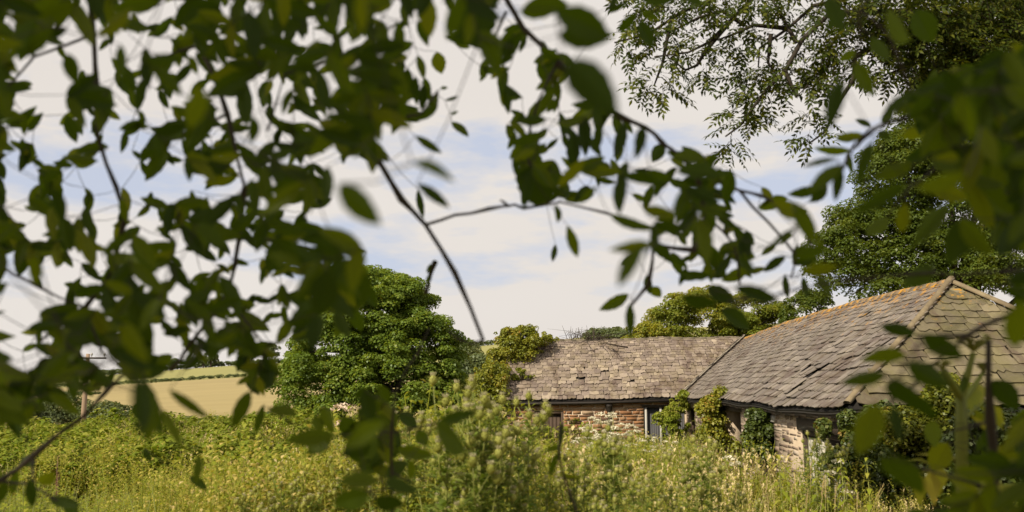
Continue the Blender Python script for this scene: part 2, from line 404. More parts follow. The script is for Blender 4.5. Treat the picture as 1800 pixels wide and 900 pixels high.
# ------------------------------------------------------------------ foliage builder
def sph(n, r_):
    v = r_.normal(size=(n, 3)); return v / np.linalg.norm(v, axis=1)[:, None]
def leaf_cloud(clumps, n, size, seed, flat=0.55, aspect=0.62, up=0.8, hemi=True):
    """clumps: (m,4) centre and radius. -> V, F, rnd for n diamond leaves lying on the clumps' upper shells"""
    r_ = np.random.default_rng(seed)
    cl = np.asarray(clumps, float)
    w = cl[:, 3] ** 2; w = w / w.sum()
    k = r_.choice(len(cl), n, p=w)
    d = sph(n, r_)
    if hemi:
        fl = (d[:, 2] < -0.15) & (r_.random(n) < 0.75); d[fl, 2] *= -1
    rad = cl[k, 3] * (1 - np.abs(r_.normal(0, 0.20, n)))
    P = cl[k, :3] + d * rad[:, None] * np.array([1, 1, flat * 1.35])
    nrm = d * 0.7 + np.array([0, 0, up]) + r_.normal(0, 0.45, (n, 3)); nrm /= np.linalg.norm(nrm, axis=1)[:, None]
    t = sph(n, r_) * 0.8 + d * 0.6 + np.array([0, 0, -0.3])
    t -= nrm * (t * nrm).sum(1)[:, None]; t /= np.linalg.norm(t, axis=1)[:, None]
    b = np.cross(nrm, t)
    L = size * r_.uniform(0.65, 1.35, n); W_ = L * aspect
    v0 = P - t * (L / 2)[:, None]; v2 = P + t * (L / 2)[:, None] - nrm * (L * 0.10)[:, None]
    mid = P + nrm * (L * 0.10)[:, None]
    v1 = mid - b * (W_ / 2)[:, None] ; v3 = mid + b * (W_ / 2)[:, None]
    Vv = np.stack([v0, v1, v2, v3], 1).reshape(-1, 3)
    Ff = np.arange(4 * n, dtype=np.int32).reshape(-1, 4)
    clr = r_.random(len(cl))
    rn = np.clip(r_.random(n) * 0.7 + clr[k] * 0.3, 0, 0.999)
    return Vv, Ff, rn
def shell_clumps(ells, per_area, rmin, rmax, seed, lo=0.55, top=True):
    """ells: (cx,cy,cz,rx,ry,rz) -> clumps spread through the outer part of each ellipsoid"""
    r_ = np.random.default_rng(seed); o = []
    for (cx, cy, cz, rx, ry, rz) in ells:
        n = max(3, int(per_area * 4 * math.pi * ((rx * ry + ry * rz + rx * rz) / 3)))
        d = sph(n, r_)
        if top: d[:, 2] = np.where(d[:, 2] < -0.5, -d[:, 2], d[:, 2])
        q = r_.uniform(lo, 1.0, n) ** 0.6
        c = np.array([cx, cy, cz]) + d * q[:, None] * np.array([rx, ry, rz])
        o.append(np.hstack([c, r_.uniform(rmin, rmax, (n, 1))]))
    return np.vstack(o)
def tree(name, label, cat, base, trunk_h, trunk_r, ells, mat, n, size, seed, per_area=0.9, rr=(0.5, 0.95), group=None, flat=0.55, aspect=0.62, lo=0.55, limbs=10, bend=(0, 0), kind='tree', extra=None):
    t = empty(name, base, label, cat, group)
    b = Vector(base); r_ = random.Random(seed)
    mb = MB()
    top = b + Vector((bend[0], bend[1], trunk_h))
    mb.tube([b - Vector((0, 0, 0.3)), b + (top - b) * 0.5 + Vector((0.05 * trunk_h * 0.3, 0, 0)), top], [trunk_r * 1.25, trunk_r, trunk_r * 0.75], 9, m=0)
    cl = shell_clumps(ells, per_area, rr[0], rr[1], seed, lo)
    if extra is not None: cl = np.vstack([cl, np.asarray(extra, float)])
    idx = list(range(len(cl))); r_.shuffle(idx)
    for i in idx[:limbs]:
        c = Vector(cl[i, :3]); s = b + (top - b) * r_.uniform(0.55, 1.0)
        mid = s.lerp(c, 0.5) + Vector((0, 0, 0.12 * (c - s).length))
        mb.tube([s, mid, c], [trunk_r * 0.45, trunk_r * 0.25, trunk_r * 0.08], 6)
    mb.build('trunk', M['bark'], t, smooth=True)
    Vv, Ff, rn = leaf_cloud(cl, n, size, seed + 5, flat, aspect)
    link('crown', np_mesh('crown', Vv, Ff, mat, rnd=rn), t)
    return t

def px_ell(px, py, rpx, rpy, Y, ry=None):
    """ellipsoid seen at a pixel with pixel radii, Y metres off"""
    c = atY(px, py, Y); s = Y / FPX
    return (c.x, Y, c.z, rpx * s, ry if ry else rpx * s, rpy * s)

# sycamore standing left of the barn
Y = 47.0
syc = [px_ell(655, 565, 105, 88, Y), px_ell(595, 640, 100, 75, Y, 3.4), px_ell(728, 630, 88, 80, Y, 3.4), px_ell(555, 695, 68, 62, Y + 0.3, 2.5), px_ell(675, 690, 118, 70, Y - 1.4, 2.6), px_ell(700, 550, 66, 72, Y), px_ell(640, 512, 58, 44, Y), px_ell(778, 695, 46, 55, Y, 2), px_ell(620, 725, 110, 35, Y - 1.6, 1.6), px_ell(745, 725, 75, 40, Y - 1.4, 1.6)]
sb = atY(660, 760, Y); sbz = gz(sb.x, Y)
tree('sycamore_tree', 'big rounded sycamore in full leaf left of the slate barn', 'tree', (sb.x, Y, sbz), 4.2, 0.38, syc, M['sycamore'], 190000, 0.14, 21, per_area=1.35, rr=(0.3, 0.8), flat=0.5, limbs=26, aspect=0.8)

# tall dark tree behind the right wing
Y = 41.0
dk = [px_ell(1720, 380, 150, 150, Y, 4), px_ell(1600, 330, 80, 100, Y, 3), px_ell(1560, 450, 95, 85, Y, 3), px_ell(1650, 470, 120, 70, Y - 1, 3), px_ell(1500, 420, 50, 60, Y, 2), px_ell(1480, 500, 60, 45, Y, 2), px_ell(1790, 250, 130, 120, Y, 4), px_ell(1620, 260, 50, 50, Y, 2), px_ell(1820, 470, 120, 90, Y, 3), px_ell(1720, 500, 120, 60, Y - 2.6, 1.6), px_ell(1600, 520, 90, 45, Y - 2, 1.5), px_ell(1460, 455, 40, 50, Y, 2), px_ell(1580, 320, 75, 80, Y, 2.5), px_ell(1640, 220, 70, 70, Y, 2.5), px_ell(1790, 100, 150, 110, Y, 4), px_ell(1700, 190, 110, 90, Y, 3), px_ell(1850, 330, 120, 120, Y - 1, 3)]
db = atY(1690, 700, Y)
tree('broadleaf_tree', 'tall dark broadleaf tree rising behind the right roof ridge', 'tree', (db.x, Y, 0.0), 7.0, 0.45, dk, M['darktree'], 240000, 0.145, 31, per_area=1.2, rr=(0.3, 0.8), flat=0.55, limbs=18)

# lighter trees behind the barn's middle
Y = 52.0
tree('scrub_tree', 'light green loose tree behind the middle of the barn roof', 'tree', (atX(1240, Y), Y, 0.0), 4.0, 0.2,
     [px_ell(1240, 560, 70, 48, Y), px_ell(1180, 575, 48, 42, Y, 1.5), px_ell(1310, 560, 60, 45, Y, 1.6), px_ell(1370, 575, 45, 38, Y, 1.4), px_ell(1210, 540, 40, 30, Y, 1.2), px_ell(1220, 610, 110, 30, Y, 1.5), px_ell(1340, 605, 80, 30, Y, 1.5), px_ell(1285, 590, 60, 40, Y - .8, 1.4), px_ell(1160, 595, 60, 30, Y - .5, 1.4)],
     M['lighttree'], 60000, 0.15, 41, per_area=1.3, rr=(0.3, 0.65), limbs=12, lo=0.4)
tree('scrub_tree', 'small bushy tree between the light tree and the tall dark tree', 'tree', (atX(1415, 49), 49, 0.0), 3.4, 0.16,
     [px_ell(1420, 560, 45, 45, 49), px_ell(1400, 590, 40, 30, 49, 1.2), px_ell(1450, 590, 50, 35, 49, 1.2)], M['darktree'], 12000, 0.15, 43, per_area=1.1, rr=(0.35, 0.6), limbs=16, lo=0.4)
# far trees showing over the left roof and beside the sycamore
for (px, py, rx, ry, Yd, lab, sd) in [
    (1072, 590, 40, 8, 130, 'low distant tree just showing over the left roof ridge', 51),
    (822, 622, 24, 22, 165, 'rounded distant tree on the hillside right of the sycamore', 52),
    (846, 655, 28, 30, 120, 'paler valley tree between the sycamore and the ivied gable', 53),
    (806, 660, 26, 26, 112, 'valley tree half hidden by the right edge of the sycamore', 54)]:
    x = atX(px, Yd); z0 = min(gz(x, Yd), atY(px, py + ry, Yd).z - 0.5)
    tree('distant_tree', lab, 'tree', (x, Yd, z0), atY(px, py, Yd).z - z0, 0.25, [px_ell(px, py, rx, ry, Yd), px_ell(px - rx * 0.4, py + ry * 0.3, rx * 0.7, ry * 0.8, Yd - 1)], M['fartree'], 4200, 0.42, sd, per_area=0.5, rr=(0.7, 1.3), limbs=5, group='far trees beyond the barn')
# trees of the valley hedge on the left
hv = [(12, 722, 40, 34), (62, 728, 40, 30), (110, 722, 42, 30), (185, 730, 38, 24), (222, 742, 26, 16), (270, 748, 40, 10), (340, 746, 36, 9), (405, 744, 40, 10), (470, 742, 40, 14), (-40, 715, 40, 40)]
hl = ['dark valley tree at the far left edge above the meadow', 'dark valley tree second from the left edge', 'dark bushy valley tree just left of the utility pole', 'rounded dark tree just right of the utility pole', 'small dark tree at the right end of the clump by the pole', 'low hedge tree at the foot of the ochre field below the hanging leaves', 'low hedge tree at the foot of the ochre field, middle one', 'low hedge tree at the foot of the ochre field, nearer the sycamore', 'dark hedge tree tucked against the left side of the sycamore', 'dark valley tree cut off by the left edge']
for i, (px, py, rx, ry) in enumerate(hv):
    Yd = 100 + (i % 3) * 4
    x = atX(px, Yd); z0 = gz(x, Yd)
    tree('hedge_tree', hl[i], 'tree', (x, Yd, z0), max(0.8, atY(px, py, Yd).z - z0), 0.2, [px_ell(px, py + 4, rx, ry, Yd), px_ell(px + rx * 0.4, py + ry * 0.6, rx * 0.7, ry * 0.7, Yd - 1.5), px_ell(px - rx * 0.4, py + ry * 0.7, rx * 0.7, ry * 0.7, Yd - 1)], M['fartree'], 6000, 0.34, 60 + i, per_area=0.6, rr=(0.6, 1.1), limbs=5, group='trees in the valley hedge')
# hedges and trees on the hill
def hedge(name, label, pts, Yd0, w, h, sd, n):
    P = []
    for (px, py) in pts:
        P.append(px)
    cl = []
    r_ = np.random.default_rng(sd)
    for px in np.arange(pts[0], pts[1], 3.0):
        x = atX(px, Yd0) ; yy = Yd0 + 3 * math.sin(px * 0.02)
        z = gz(x, yy)
        for _ in range(2): cl.append((x + r_.uniform(-w, w), yy + r_.uniform(-w, w), z + h * r_.uniform(0.3, 0.9), h * r_.uniform(0.4, 0.7)))
    return cl
for (x0, x1, Yd, h, lab, sd) in [(-30, 560, 298, 1.0, 'thin dark hedge between the ochre field and the pasture above', 71), (-30, 900, 404, 2.0, 'hedge along the skyline of the hill', 72), (60, 175, 225, .7, 'low field hedge crossing the hillside behind the leaves at left', 73)]:
    r_ = np.random.default_rng(sd); cl = []
    for px in np.arange(x0, x1, 2.5):
        x = atX(px, Yd); yy = Yd + 4 * math.sin(px * 0.017)
        for _ in range(2):
            cl.append((x + r_.uniform(-1, 1), yy + r_.uniform(-0.6, 0.6), gz(x, yy) + h * r_.uniform(0.2, 0.8), h * r_.uniform(0.45, 0.8)))
    Vv, Ff, rn = leaf_cloud(cl, len(cl) * 26, h * 0.5, sd)
    tag(link('hedge', np_mesh('hedge', Vv, Ff, M['fartree'], rnd=rn)), lab, 'hedge')
hill_t = [(222, 15, 'dark hilltop tree just right of the pole crossarm'), (368, 11, 'small round tree on the skyline'), (355, 8, 'smallest skyline tree touching the small round one'), (436, 9, 'skyline tree near the left side of the sycamore'), (470, 16, 'larger skyline tree close to the sycamore'), (300, 8, 'low skyline tree under the hanging leaf gap')]
for i, (px, rp, lab) in enumerate(hill_t):
    Yd = 398; x = atX(px, Yd); z0 = gz(x, Yd); r_ = rp * Yd / FPX
    tree('hill_tree', lab, 'tree', (x, Yd, z0), r_ * 1.2, 0.35, [(x, Yd, z0 + r_ * 1.2, r_, r_, r_ * 0.9)], M['fartree'], 1500, 0.9, 80 + i, per_area=0.12, rr=(1.2, 2.0), limbs=3, group='trees along the hilltop')

# ------------------------------------------------------------------ utility pole
Yp = 56.0
pb = Vector((atX(150, Yp), Yp, 0)); pb.z = gz(pb.x, Yp)
ptop = atY(150, 622, Yp)
pole = empty('utility_pole', pb, 'bare wooden utility pole with a small crossarm beyond the meadow', 'utility pole')
mb = MB(); mb.tube([pb - Vector((0, 0, 0.5)), pb + Vector((0, 0, 3)), Vector((pb.x, Yp, ptop.z))], [0.17, 0.15, 0.12], 10); mb.build('pole_shaft', M['pole'], pole, smooth=True)
mb = MB(); mb.box((pb.x + 0.32, Yp - 0.16, ptop.z - 0.28), (0.95, 0, 0), (0, 0.045, 0), (0, 0, 0.055)); mb.build('crossarm', M['beam'], pole)
for dx in (-0.5, 0.32, 1.15):
    mb = MB(); q = Vector((pb.x + dx, Yp - 0.16, ptop.z - 0.22)); mb.tube([q, q + Vector((0, 0, 0.1)), q + Vector((0, 0, 0.12)), q + Vector((0, 0, 0.24)), q + Vector((0, 0, 0.27))], [0.02, 0.02, 0.07, 0.06, 0.03], 8); mb.build('insulator', M['ceramic'], pole)

# ------------------------------------------------------------------ the barn
PHI = math.atan2(0.0415, 1.0)
ax = Vector((math.cos(PHI), -math.sin(PHI), 0)); bx_ = Vector((math.sin(PHI), math.cos(PHI), 0))
ZZ = Vector((0, 0, 1))
Cc = atY(1198, 700, 33.0)
zE = Cc.z
Wd = 3.22; RISE = 2.45
LA = (Cc.x - atX(888, 33.3)) / math.cos(PHI)
LB = 18.15
WH = 2.75
OH = 0.22
def A_pt(s, t):      # s metres left of the inner corner, t up the slope
    p = Vector((Cc.x, Cc.y, 0)) - ax * s + bx_ * (Wd * t)
    sag = -0.13 * (s / LA) * (1 - 0.6 * t) - 0.04 * math.sin(math.pi * min(max(s / LA, 0), 1)) * t
    wob = 0.025 * math.sin(s * 1.9 + t * 4) * math.sin(t * 5 + s * 0.7)
    p.z = zE + RISE * t + sag + wob
    return p
def B_pt(s, t):      # s metres towards the viewer from the inner corner
    p = Vector((Cc.x, Cc.y, 0)) - bx_ * s + ax * (Wd * t)
    q = min(max((s + 3) / (LB + 3), 0), 1)
    hump = 0.17 * t * math.sin(math.pi * q)
    sag = -0.10 * (1 - t) * math.exp(-((s - 14.6) / 2.2) ** 2)
    wob = 0.035 * math.sin(s * 1.3 + 1 + t * 3) * math.sin(t * 6 + s * 0.5) * (1 - 0.5 * t)
    p.z = zE + RISE * t + hump + sag + wob
    return p
E0 = Vector((Cc.x, Cc.y, 0)) - bx_ * LB
def H_pt(s, t):      # s metres right of the near corner
    p = E0 + ax * s + bx_ * (WH * t)
    p.z = zE + RISE * t + 0.02 * math.sin(s * 2 + t * 5)
    return p
barn = empty('barn', (Cc.x, Cc.y, 0), 'derelict L-shaped stone barn with sagging slate roofs', 'barn')

def deck(fn, s_lo, s_hi, drop, ns=40, ntt=12):
    V = []; F = []
    for j in range(ntt + 1):
        t = j / ntt
        for i in range(ns + 1):
            s = s_lo(t) + (s_hi(t) - s_lo(t)) * i / ns
            p = fn(s, t); V.append((p.x, p.y, p.z - drop))
    for j in range(ntt):
        for i in range(ns):
            a = j * (ns + 1) + i; F.append((a, a + 1, a + ns + 2, a + ns + 1))
    n = len(V)
    V += [(x, y, z - 0.05) for (x, y, z) in V]
    F += [tuple(q + n for q in reversed(f)) for f in F]
    for j in range(ntt):                       # close the rims
        for i in (0, ns):
            a = j * (ns + 1) + i; b = a + ns + 1; F.append((a, b, b + n, a + n))
    for i in range(ns):
        for j in (0, ntt):
            a = j * (ns + 1) + i; F.append((a, a + 1, a + 1 + n, a + n))
    return V, F
planes = {
    'A': (A_pt, lambda t: -Wd * t, lambda t: LA, M['slateA'], -1),
    'B': (B_pt, lambda t: -Wd * t, lambda t: LB - WH * t, M['slateB'], 1),
    'H': (H_pt, lambda t: Wd * t, lambda t: 2 * Wd - Wd * t, M['slateH'], 1),
}
roofs = {}
for k, (fn, lo, hi, mt, sg) in planes.items():
    Vv, Ff = deck(fn, lo, hi, 0.035)
    roofs[k] = link('roof', np_mesh('roof', Vv, Ff, M['dark']), barn)
roofs['A']['label'] = 'purple-brown slate slope facing the viewer, ivy at its left'
roofs['B']['label'] = 'long grey slate slope with an orange lichened ridge'
roofs['H']['label'] = 'lichen-yellow hipped end slope of the right wing'
# back slopes, plain, not seen from the meadow side
mb = MB()
def Aback(s, t):
    p = A_pt(s, 1 - t); q = Vector((Cc.x, Cc.y, 0)) - ax * s + bx_ * (Wd * (1 + t)); return Vector((q.x, q.y, p.z))
def Bback(s, t):
    p = B_pt(s, 1 - t); q = Vector((Cc.x, Cc.y, 0)) - bx_ * s + ax * (Wd * (1 + t)); return Vector((q.x, q.y, p.z))
for fn, lo, hi in ((Aback, lambda t: -Wd * (1 + t), lambda t: LA), (Bback, lambda t: -2 * Wd, lambda t: LB - WH * (1 - t))):
    Vv, Ff = deck(fn, lo, hi, 0.03, 20, 6); mb.add(np.array([tuple(v) for v in Vv]), np.array(Ff))
mb.build('back_roof', M['slateB'], barn)

# slates -------------------------------------------------------------
def slate_mesh(seed, mt):
    r_ = random.Random(seed)
    # unit slate: x -0.5..0.5, y 0 (tail) .. 1 (head), thickness 0..1; ragged tail
    k = 5; xs = [-0.5 + i / (k - 1) for i in range(k)]
    tail = [r_.uniform(-0.03, 0.05) for _ in xs]
    if r_.random() < 0.6: tail[0] += r_.uniform(0.02, 0.16)
    if r_.random() < 0.6: tail[-1] += r_.uniform(0.02, 0.16)
    if r_.random() < 0.25: tail[r_.choice((1, 2, 3))] += 0.14
    V = []
    for z in (0, 1):
        for x, y in zip(xs, tail): V.append((x, y, z))
        V += [(0.5, 1, z), (-0.5, 1, z)]
    n = k + 2
    mb = MB()
    mb_f = []
    me = bpy.data.meshes.new('slate')
    me.from_pydata(V, [], [tuple(range(n, 2 * n)), tuple(reversed(range(n)))] + [(i, (i + 1) % n, (i + 1) % n + n, i + n) for i in range(n)])
    me.materials.append(mt)
    return me
SLV = {k: [slate_mesh(hash(k) % 97 + i * 13 if False else ord(k) * 31 + i * 13, planes[k][3]) for i in range(10)] for k in planes}
def mesh_arrays(me):
    v = np.zeros(len(me.vertices) * 3, np.float32); me.vertices.foreach_get('co', v); v = v.reshape(-1, 3)
    return v, [tuple(p.vertices) for p in me.polygons]
SLA = {k: [mesh_arrays(m) for m in SLV[k]] for k in SLV}
holesA = [(1068, 677, 0), (1092, 653, 1)]
all_slates = []
for k, (fn, lo, hi, mt, sg) in planes.items():
    r_ = random.Random(ord(k))
    # diminishing courses
    exps = [0.245 - 0.0046 * i for i in range(24)]
    slen = math.hypot(Wd if k != 'H' else WH, RISE)
    tpos = 0.0; row = 0
    while tpos < slen - 0.05:
        ex = exps[min(row, 23)] * (1.12 if k == 'H' else 1.0); t = tpos / slen
        tt_ = min(1.0, t + 0.9 * ex / slen)
        s = (max(lo(t), lo(tt_)) + r_.uniform(0.0, 0.02) if k == 'H' else lo(t) + r_.uniform(-0.2, 0.0) - 0.02)
        end = (min(hi(t), hi(tt_)) + 0.03 if k != 'A' else hi(t) + 0.03)
        wob = r_.uniform(-0.008, 0.008)
        while s < end:
            base = {'A': 0.215, 'B': 0.245, 'H': 0.34}[k] * (1.2 - 0.4 * t)
            w = base * r_.uniform(0.55, 1.5)
            sc = s + w / 2
            if sc + w * 0.5 > end + 0.05: w = max(0.06, end + 0.02 - s); sc = s + w / 2
            p = fn(sc, t); p2 = fn(sc, min(1.0, t + 0.06)); ps = fn(sc + 0.1, t)
            et = (p2 - p).normalized(); es = (ps - p).normalized() * (1 if k != 'A' else -1)
            nz = es.cross(et).normalized(); es = et.cross(nz).normalized()
            dist = 0.0
            if k == 'B':
                dist = 1.0 * math.exp(-((sc - 13.6) / 2.6) ** 2 - ((t - 0.22) / 0.26) ** 2) + 0.15
            elif k == 'A':
                dist = 0.22 + 0.7 * math.exp(-((sc - 3.0) / 1.6) ** 2 - ((t - 0.4) / 0.25) ** 2)
            else: dist = 0.30
            rot = r_.gauss(0, 0.018 + 0.045 * dist); slip = -abs(r_.gauss(0, 0.012 + 0.05 * dist)) if r_.random() < 0.5 else 0
            lift = abs(r_.gauss(0, 0.004 + 0.016 * dist)); tilt = 0.07 + r_.uniform(0, 0.03 + 0.05 * dist)
            missing = r_.random() < (0.012 * dist)
            if not missing:
                es2 = es * math.cos(rot) + et * math.sin(rot); et2 = et * math.cos(rot) - es * math.sin(rot)
                et3 = et2 * math.cos(tilt) - nz * math.sin(tilt); nz3 = nz * math.cos(tilt) + et2 * math.sin(tilt)
                th = r_.uniform(0.008, 0.019)
                org = p + nz * (0.012 + lift + ex * 1.5 * tilt) + et * (slip + wob)
                Mx = Matrix(((es2.x * w * 0.985, et3.x * ex * 1.75, nz3.x * th, org.x), (es2.y * w * 0.985, et3.y * ex * 1.75, nz3.y * th, org.y), (es2.z * w * 0.985, et3.z * ex * 1.75, nz3.z * th, org.z), (0, 0, 0, 1)))
                all_slates.append((k, org.y, Mx, r_.randrange(10), r_.random()))
            s += w + r_.uniform(0.006, 0.020)
        tpos += ex; row += 1
# the 300 nearest show largest: one object each; the others are one part per slope
vis = [q for q in all_slates if q[0] != 'H' or (900 + FPX * q[2][0][3] / (q[1] * CT)) < 1830]
vis.sort(key=lambda q: q[1])
single = set(id(q) for q in vis[:300])
rest = {k: [[], [], []] for k in planes}
for q in all_slates:
    k, y, Mx, vi, rv = q
    if id(q) in single:
        o = bpy.data.objects.new('slate', SLV[k][vi]); COL.objects.link(o); o.parent = roofs[k]
        o.matrix_basis = Mx
    else:
        v, f = SLA[k][vi]
        A4 = np.array(Mx); w_ = v @ A4[:3, :3].T + A4[:3, 3]
        rest[k][0].append((w_, f, rv))
for k, (lst, _, _) in rest.items():
    V = []; F = []; rn = []; n = 0
    for w_, f, rv in lst:
        V.append(w_); F += [tuple(i + n for i in ff) for ff in f]; rn += [rv] * len(f); n += len(w_)
    if not V: continue
    me = bpy.data.meshes.new('slates'); me.from_pydata(np.vstack(V).tolist(), [], F); me.materials.append(planes[k][3])
    a = me.attributes.new('rnd', 'FLOAT', 'FACE'); a.data.foreach_set('value', np.array(rn, np.float32))
    link('slate_course', me, roofs[k], 'stuff')

# ridges, hip, valley
def ridge_tiles(fn, s0, s1, mt, parent, L=0.45, hw=0.13, dirn=1):
    s = s0; r_ = random.Random(int(s0 * 10) + 3)
    while s < s1 - 0.1:
        e = min(s + L, s1)
        a = fn(s + 0.004, 1.0); b = fn(e - 0.004, 1.0)
        d = (b - a).normalized(); side = d.cross(ZZ).normalized(); up = side.cross(d)
        jit = Vector((0, 0, 0.07 + r_.uniform(-0.012, 0.012)))
        mb = MB(); V = []; prof = [(-hw * 1.1, -0.115), (-hw * 0.5, -0.03), (0, 0.0), (hw * 0.5, -0.03), (hw * 1.1, -0.115)]
        for p in (a, b):
            for (u, v) in prof: V.append(p + side * u + up * v + jit)
            for (u, v) in prof: V.append(p + side * u * 0.92 + up * (v - 0.025) + jit)
        F = []
        for i in range(4):
            F.append((i, i + 1, i + 11, i + 10)); F.append((i + 6, i + 5, i + 15, i + 16)); F.append((i + 1, i, i + 5, i + 6)); F.append((i + 10, i + 11, i + 16, i + 15))
        F.append((0, 10, 15, 5)); F.append((4, 9, 19, 14))
        mb.add(np.array([tuple(v) for v in V]), F); mb.build('ridge_tile', mt, parent)
        s = e
ridge_tiles(A_pt, -Wd + 0.1, LA, M['ridgeA'], roofs['A'], L=0.5, hw=0.11)
ridge_tiles(B_pt, -Wd + 0.2, LB - WH, M['ridge'], roofs['B'])
def strip(p0f, n, w, th, name, mt, parent, lift=0.05, seed=1, side_f=None):
    """ragged band of mortar along an edge; p0f(t) gives the edge point, its band direction"""
    r_ = random.Random(seed); V = []; F = []
    for i in range(n + 1):
        t = i / n; p, s1, s2 = p0f(t)
        wa = w * r_.uniform(0.93, 1.06); wb = w * r_.uniform(0.93, 1.06)
        V += [p + s1 * wa + ZZ * (lift - 0.035), p + s1 * wa * 0.55 + ZZ * (lift + r_.uniform(-0.006, 0.006)), p + ZZ * (lift + th), p + s2 * wb * 0.55 + ZZ * (lift + r_.uniform(-0.006, 0.006)), p + s2 * wb + ZZ * (lift - 0.035)]
    for i in range(n):
        for j in range(4):
            a = i * 5 + j; F.append((a, a + 1, a + 6, a + 5))
    for i in range(n):
        a = i * 5; F.append((a, a + 5, a + 9, a + 4))
    mb = MB(); mb.add(np.array([tuple(v) for v in V]), F); return mb.build(name, mt, parent)
# hip: from the near eaves corner up to the end of the ridge
def hipf(t):
    p = B_pt(LB - WH * t, t); pb2 = B_pt(LB - WH * t - 1.0, t) ; ph = H_pt(Wd * t + 1.0, t)
    return p, (pb2 - p).normalized(), (ph - H_pt(Wd * t, t)).normalized()
strip(hipf, 26, 0.115, 0.010, 'hip_capping', M['capping'], roofs['H'], lift=0.125, seed=3)
def hip2(t):
    p = H_pt(2 * Wd - Wd * t, t); ph = H_pt(2 * Wd - Wd * t - 1.0, t)
    return p, (ph - p).normalized(), bx_
strip(hip2, 20, 0.12, 0.012, 'hip_capping', M['capping'], roofs['H'], lift=0.15, seed=4)
def valf(t):
    p = B_pt(-Wd * t, t); return p, (-ax * 0.9 + ZZ * 0.1).normalized(), (-bx_ * 0.9 + ZZ * 0.35).normalized()
strip(valf, 22, 0.13, 0.02, 'valley_flashing', M['flash'], roofs['B'], lift=0.15, seed=5)

# walls ---------------------------------------------------------------
def wall(name, O, u, nrm, L, H0, H1, ops, thick, mt_core, mt_stone, row, seed, slen=(0.2, 0.55), zmin=-0.1, label=None):
    """O base corner, u along, nrm outward, ops = (s0, s1, z0, z1) openings"""
    mb = MB()
    ss = sorted(set([0, L] + [q for o in ops for q in o[:2]]))
    for a, b in zip(ss[:-1], ss[1:]):
        mid = (a + b) / 2; zs = [(zmin, H0 + (H1 - H0) * mid / L)]
        for o in ops:
            if o[0] <= mid <= o[1]:
                nz_ = []
                for (z0, z1) in zs:
                    if o[2] > z0: nz_.append((z0, o[2]))
                    if o[3] < z1: nz_.append((o[3], z1))
                zs = nz_
        for z0, z1 in zs:
            c = O + u * mid - nrm * (thick / 2) + ZZ * ((z0 + z1) / 2)
            mb.box(c, u * ((b - a) / 2), nrm * (thick / 2), ZZ * ((z1 - z0) / 2))
    w = mb.build(name, mt_core, barn)
    if label: w['label'] = label
    r_ = random.Random(seed); out_ = []
    z = 0.0
    Hm = max(H0, H1)
    while z < Hm - 0.03:
        h = row * r_.uniform(0.55, 1.6); s = r_.uniform(-0.2, 0)
        while s < L:
            l = r_.uniform(*slen) * (1.25 if h < row else 0.9)
            a = max(s, 0.02); b = min(s + l, L - 0.02); top = min(z + h, H0 + (H1 - H0) * a / L - 0.01)
            pieces = [(a, b)]
            for o in ops:
                if o[2] < z + h and o[3] > z:
                    np_ = []
                    for (p, q) in pieces:
                        if q <= o[0] or p >= o[1]: np_.append((p, q)); continue
                        if p < o[0] - 0.06: np_.append((p, o[0]))
                        if q > o[1] + 0.06: np_.append((o[1], q))
                    pieces = np_
            for (p, q) in pieces:
                if q - p > 0.06 and top - z > 0.03: out_.append((p, q, z, top))
            s += l + r_.uniform(0.012, 0.03)
        z += h + r_.uniform(0.012, 0.026)
    return w, out_
def stone_obj(mb, O, u, nrm, p, q, z0, z1, r_, rv, mt=0, slim=None):
    if abs(nrm.x) > 0.7: slim = 0.22
    g_ = 0.006
    k = lambda s: r_.uniform(-s, s)
    d = 0.012 + r_.uniform(0, 0.03) if slim is None else 0.003 + r_.uniform(0, 0.007)
    cx = (p + q) / 2; cz = (z0 + z1) / 2; hx = (q - p) / 2 - g_; hz = (z1 - z0) / 2 - g_
    j = min(0.25 * hz, 0.02)
    fr = [(-hx + k(j) , -hz + k(j)), (k(hx * 0.3), -hz + k(j) * 0.8), (hx + k(j), -hz + k(j)), (hx + k(j), hz + k(j)), (k(hx * 0.3), hz + k(j) * 0.8), (-hx + k(j), hz + k(j))]
    V = []
    for (a, b) in fr: V.append(O + u * (cx + a) + ZZ * (cz + b) - nrm * 0.03)
    for (a, b) in fr: V.append(O + u * (cx + a * 0.97) + ZZ * (cz + b * 0.93) + nrm * (d + k(0.006)))
    F = [(6, 7, 10, 11), (7, 8, 9, 10)] + [(i, (i + 1) % 6, (i + 1) % 6 + 6, i + 6) for i in range(6)]
    mb.add(np.array([tuple(v) for v in V]), F, rv, mt)

def Awall_s(px): return (px - 888.0) / (1198.0 - 888.0) * LA
OA = Vector((Cc.x, Cc.y, 0)) - ax * (LA - 0.05) + bx_ * OH
HA0 = zE - 0.13; HA1 = zE + 0.02
opsA = [(Awall_s(938), Awall_s(989), 0.0, 1.80), (Awall_s(1130), Awall_s(1203), 0.25, 1.96)]
wA, stA = wall('wall', OA, ax, -bx_, LA - 0.05 + OH, HA0, HA1, opsA, 0.45, M['mortar'], M['stone'], 0.105, 5, (0.22, 0.62), label='sunlit wall of rusty brown flat stones')
OB = Vector((Cc.x, Cc.y, 0)) + bx_ * OH + ax * OH
def Bwall_s(px):     # distance from the inner corner at which B's wall shows at a pixel
    best = min(range(0, 1860), key=lambda i: abs(900 + FPX * (OB - bx_ * (i / 100)).x / ((OB - bx_ * (i / 100)).y * CT) - px)); return best / 100
sB = [Bwall_s(q) for q in (1211, 1220, 1274, 1300, 1334, 1357, 1404, 1482)]
opsB = [(sB[0], sB[1], 0.6, 1.95), (sB[2], sB[3], 0.0, 2.0), (sB[4], sB[5], 0.0, 1.86), (sB[6], sB[7], 0.0, 1.80)]
LBW = LB + OH - OH
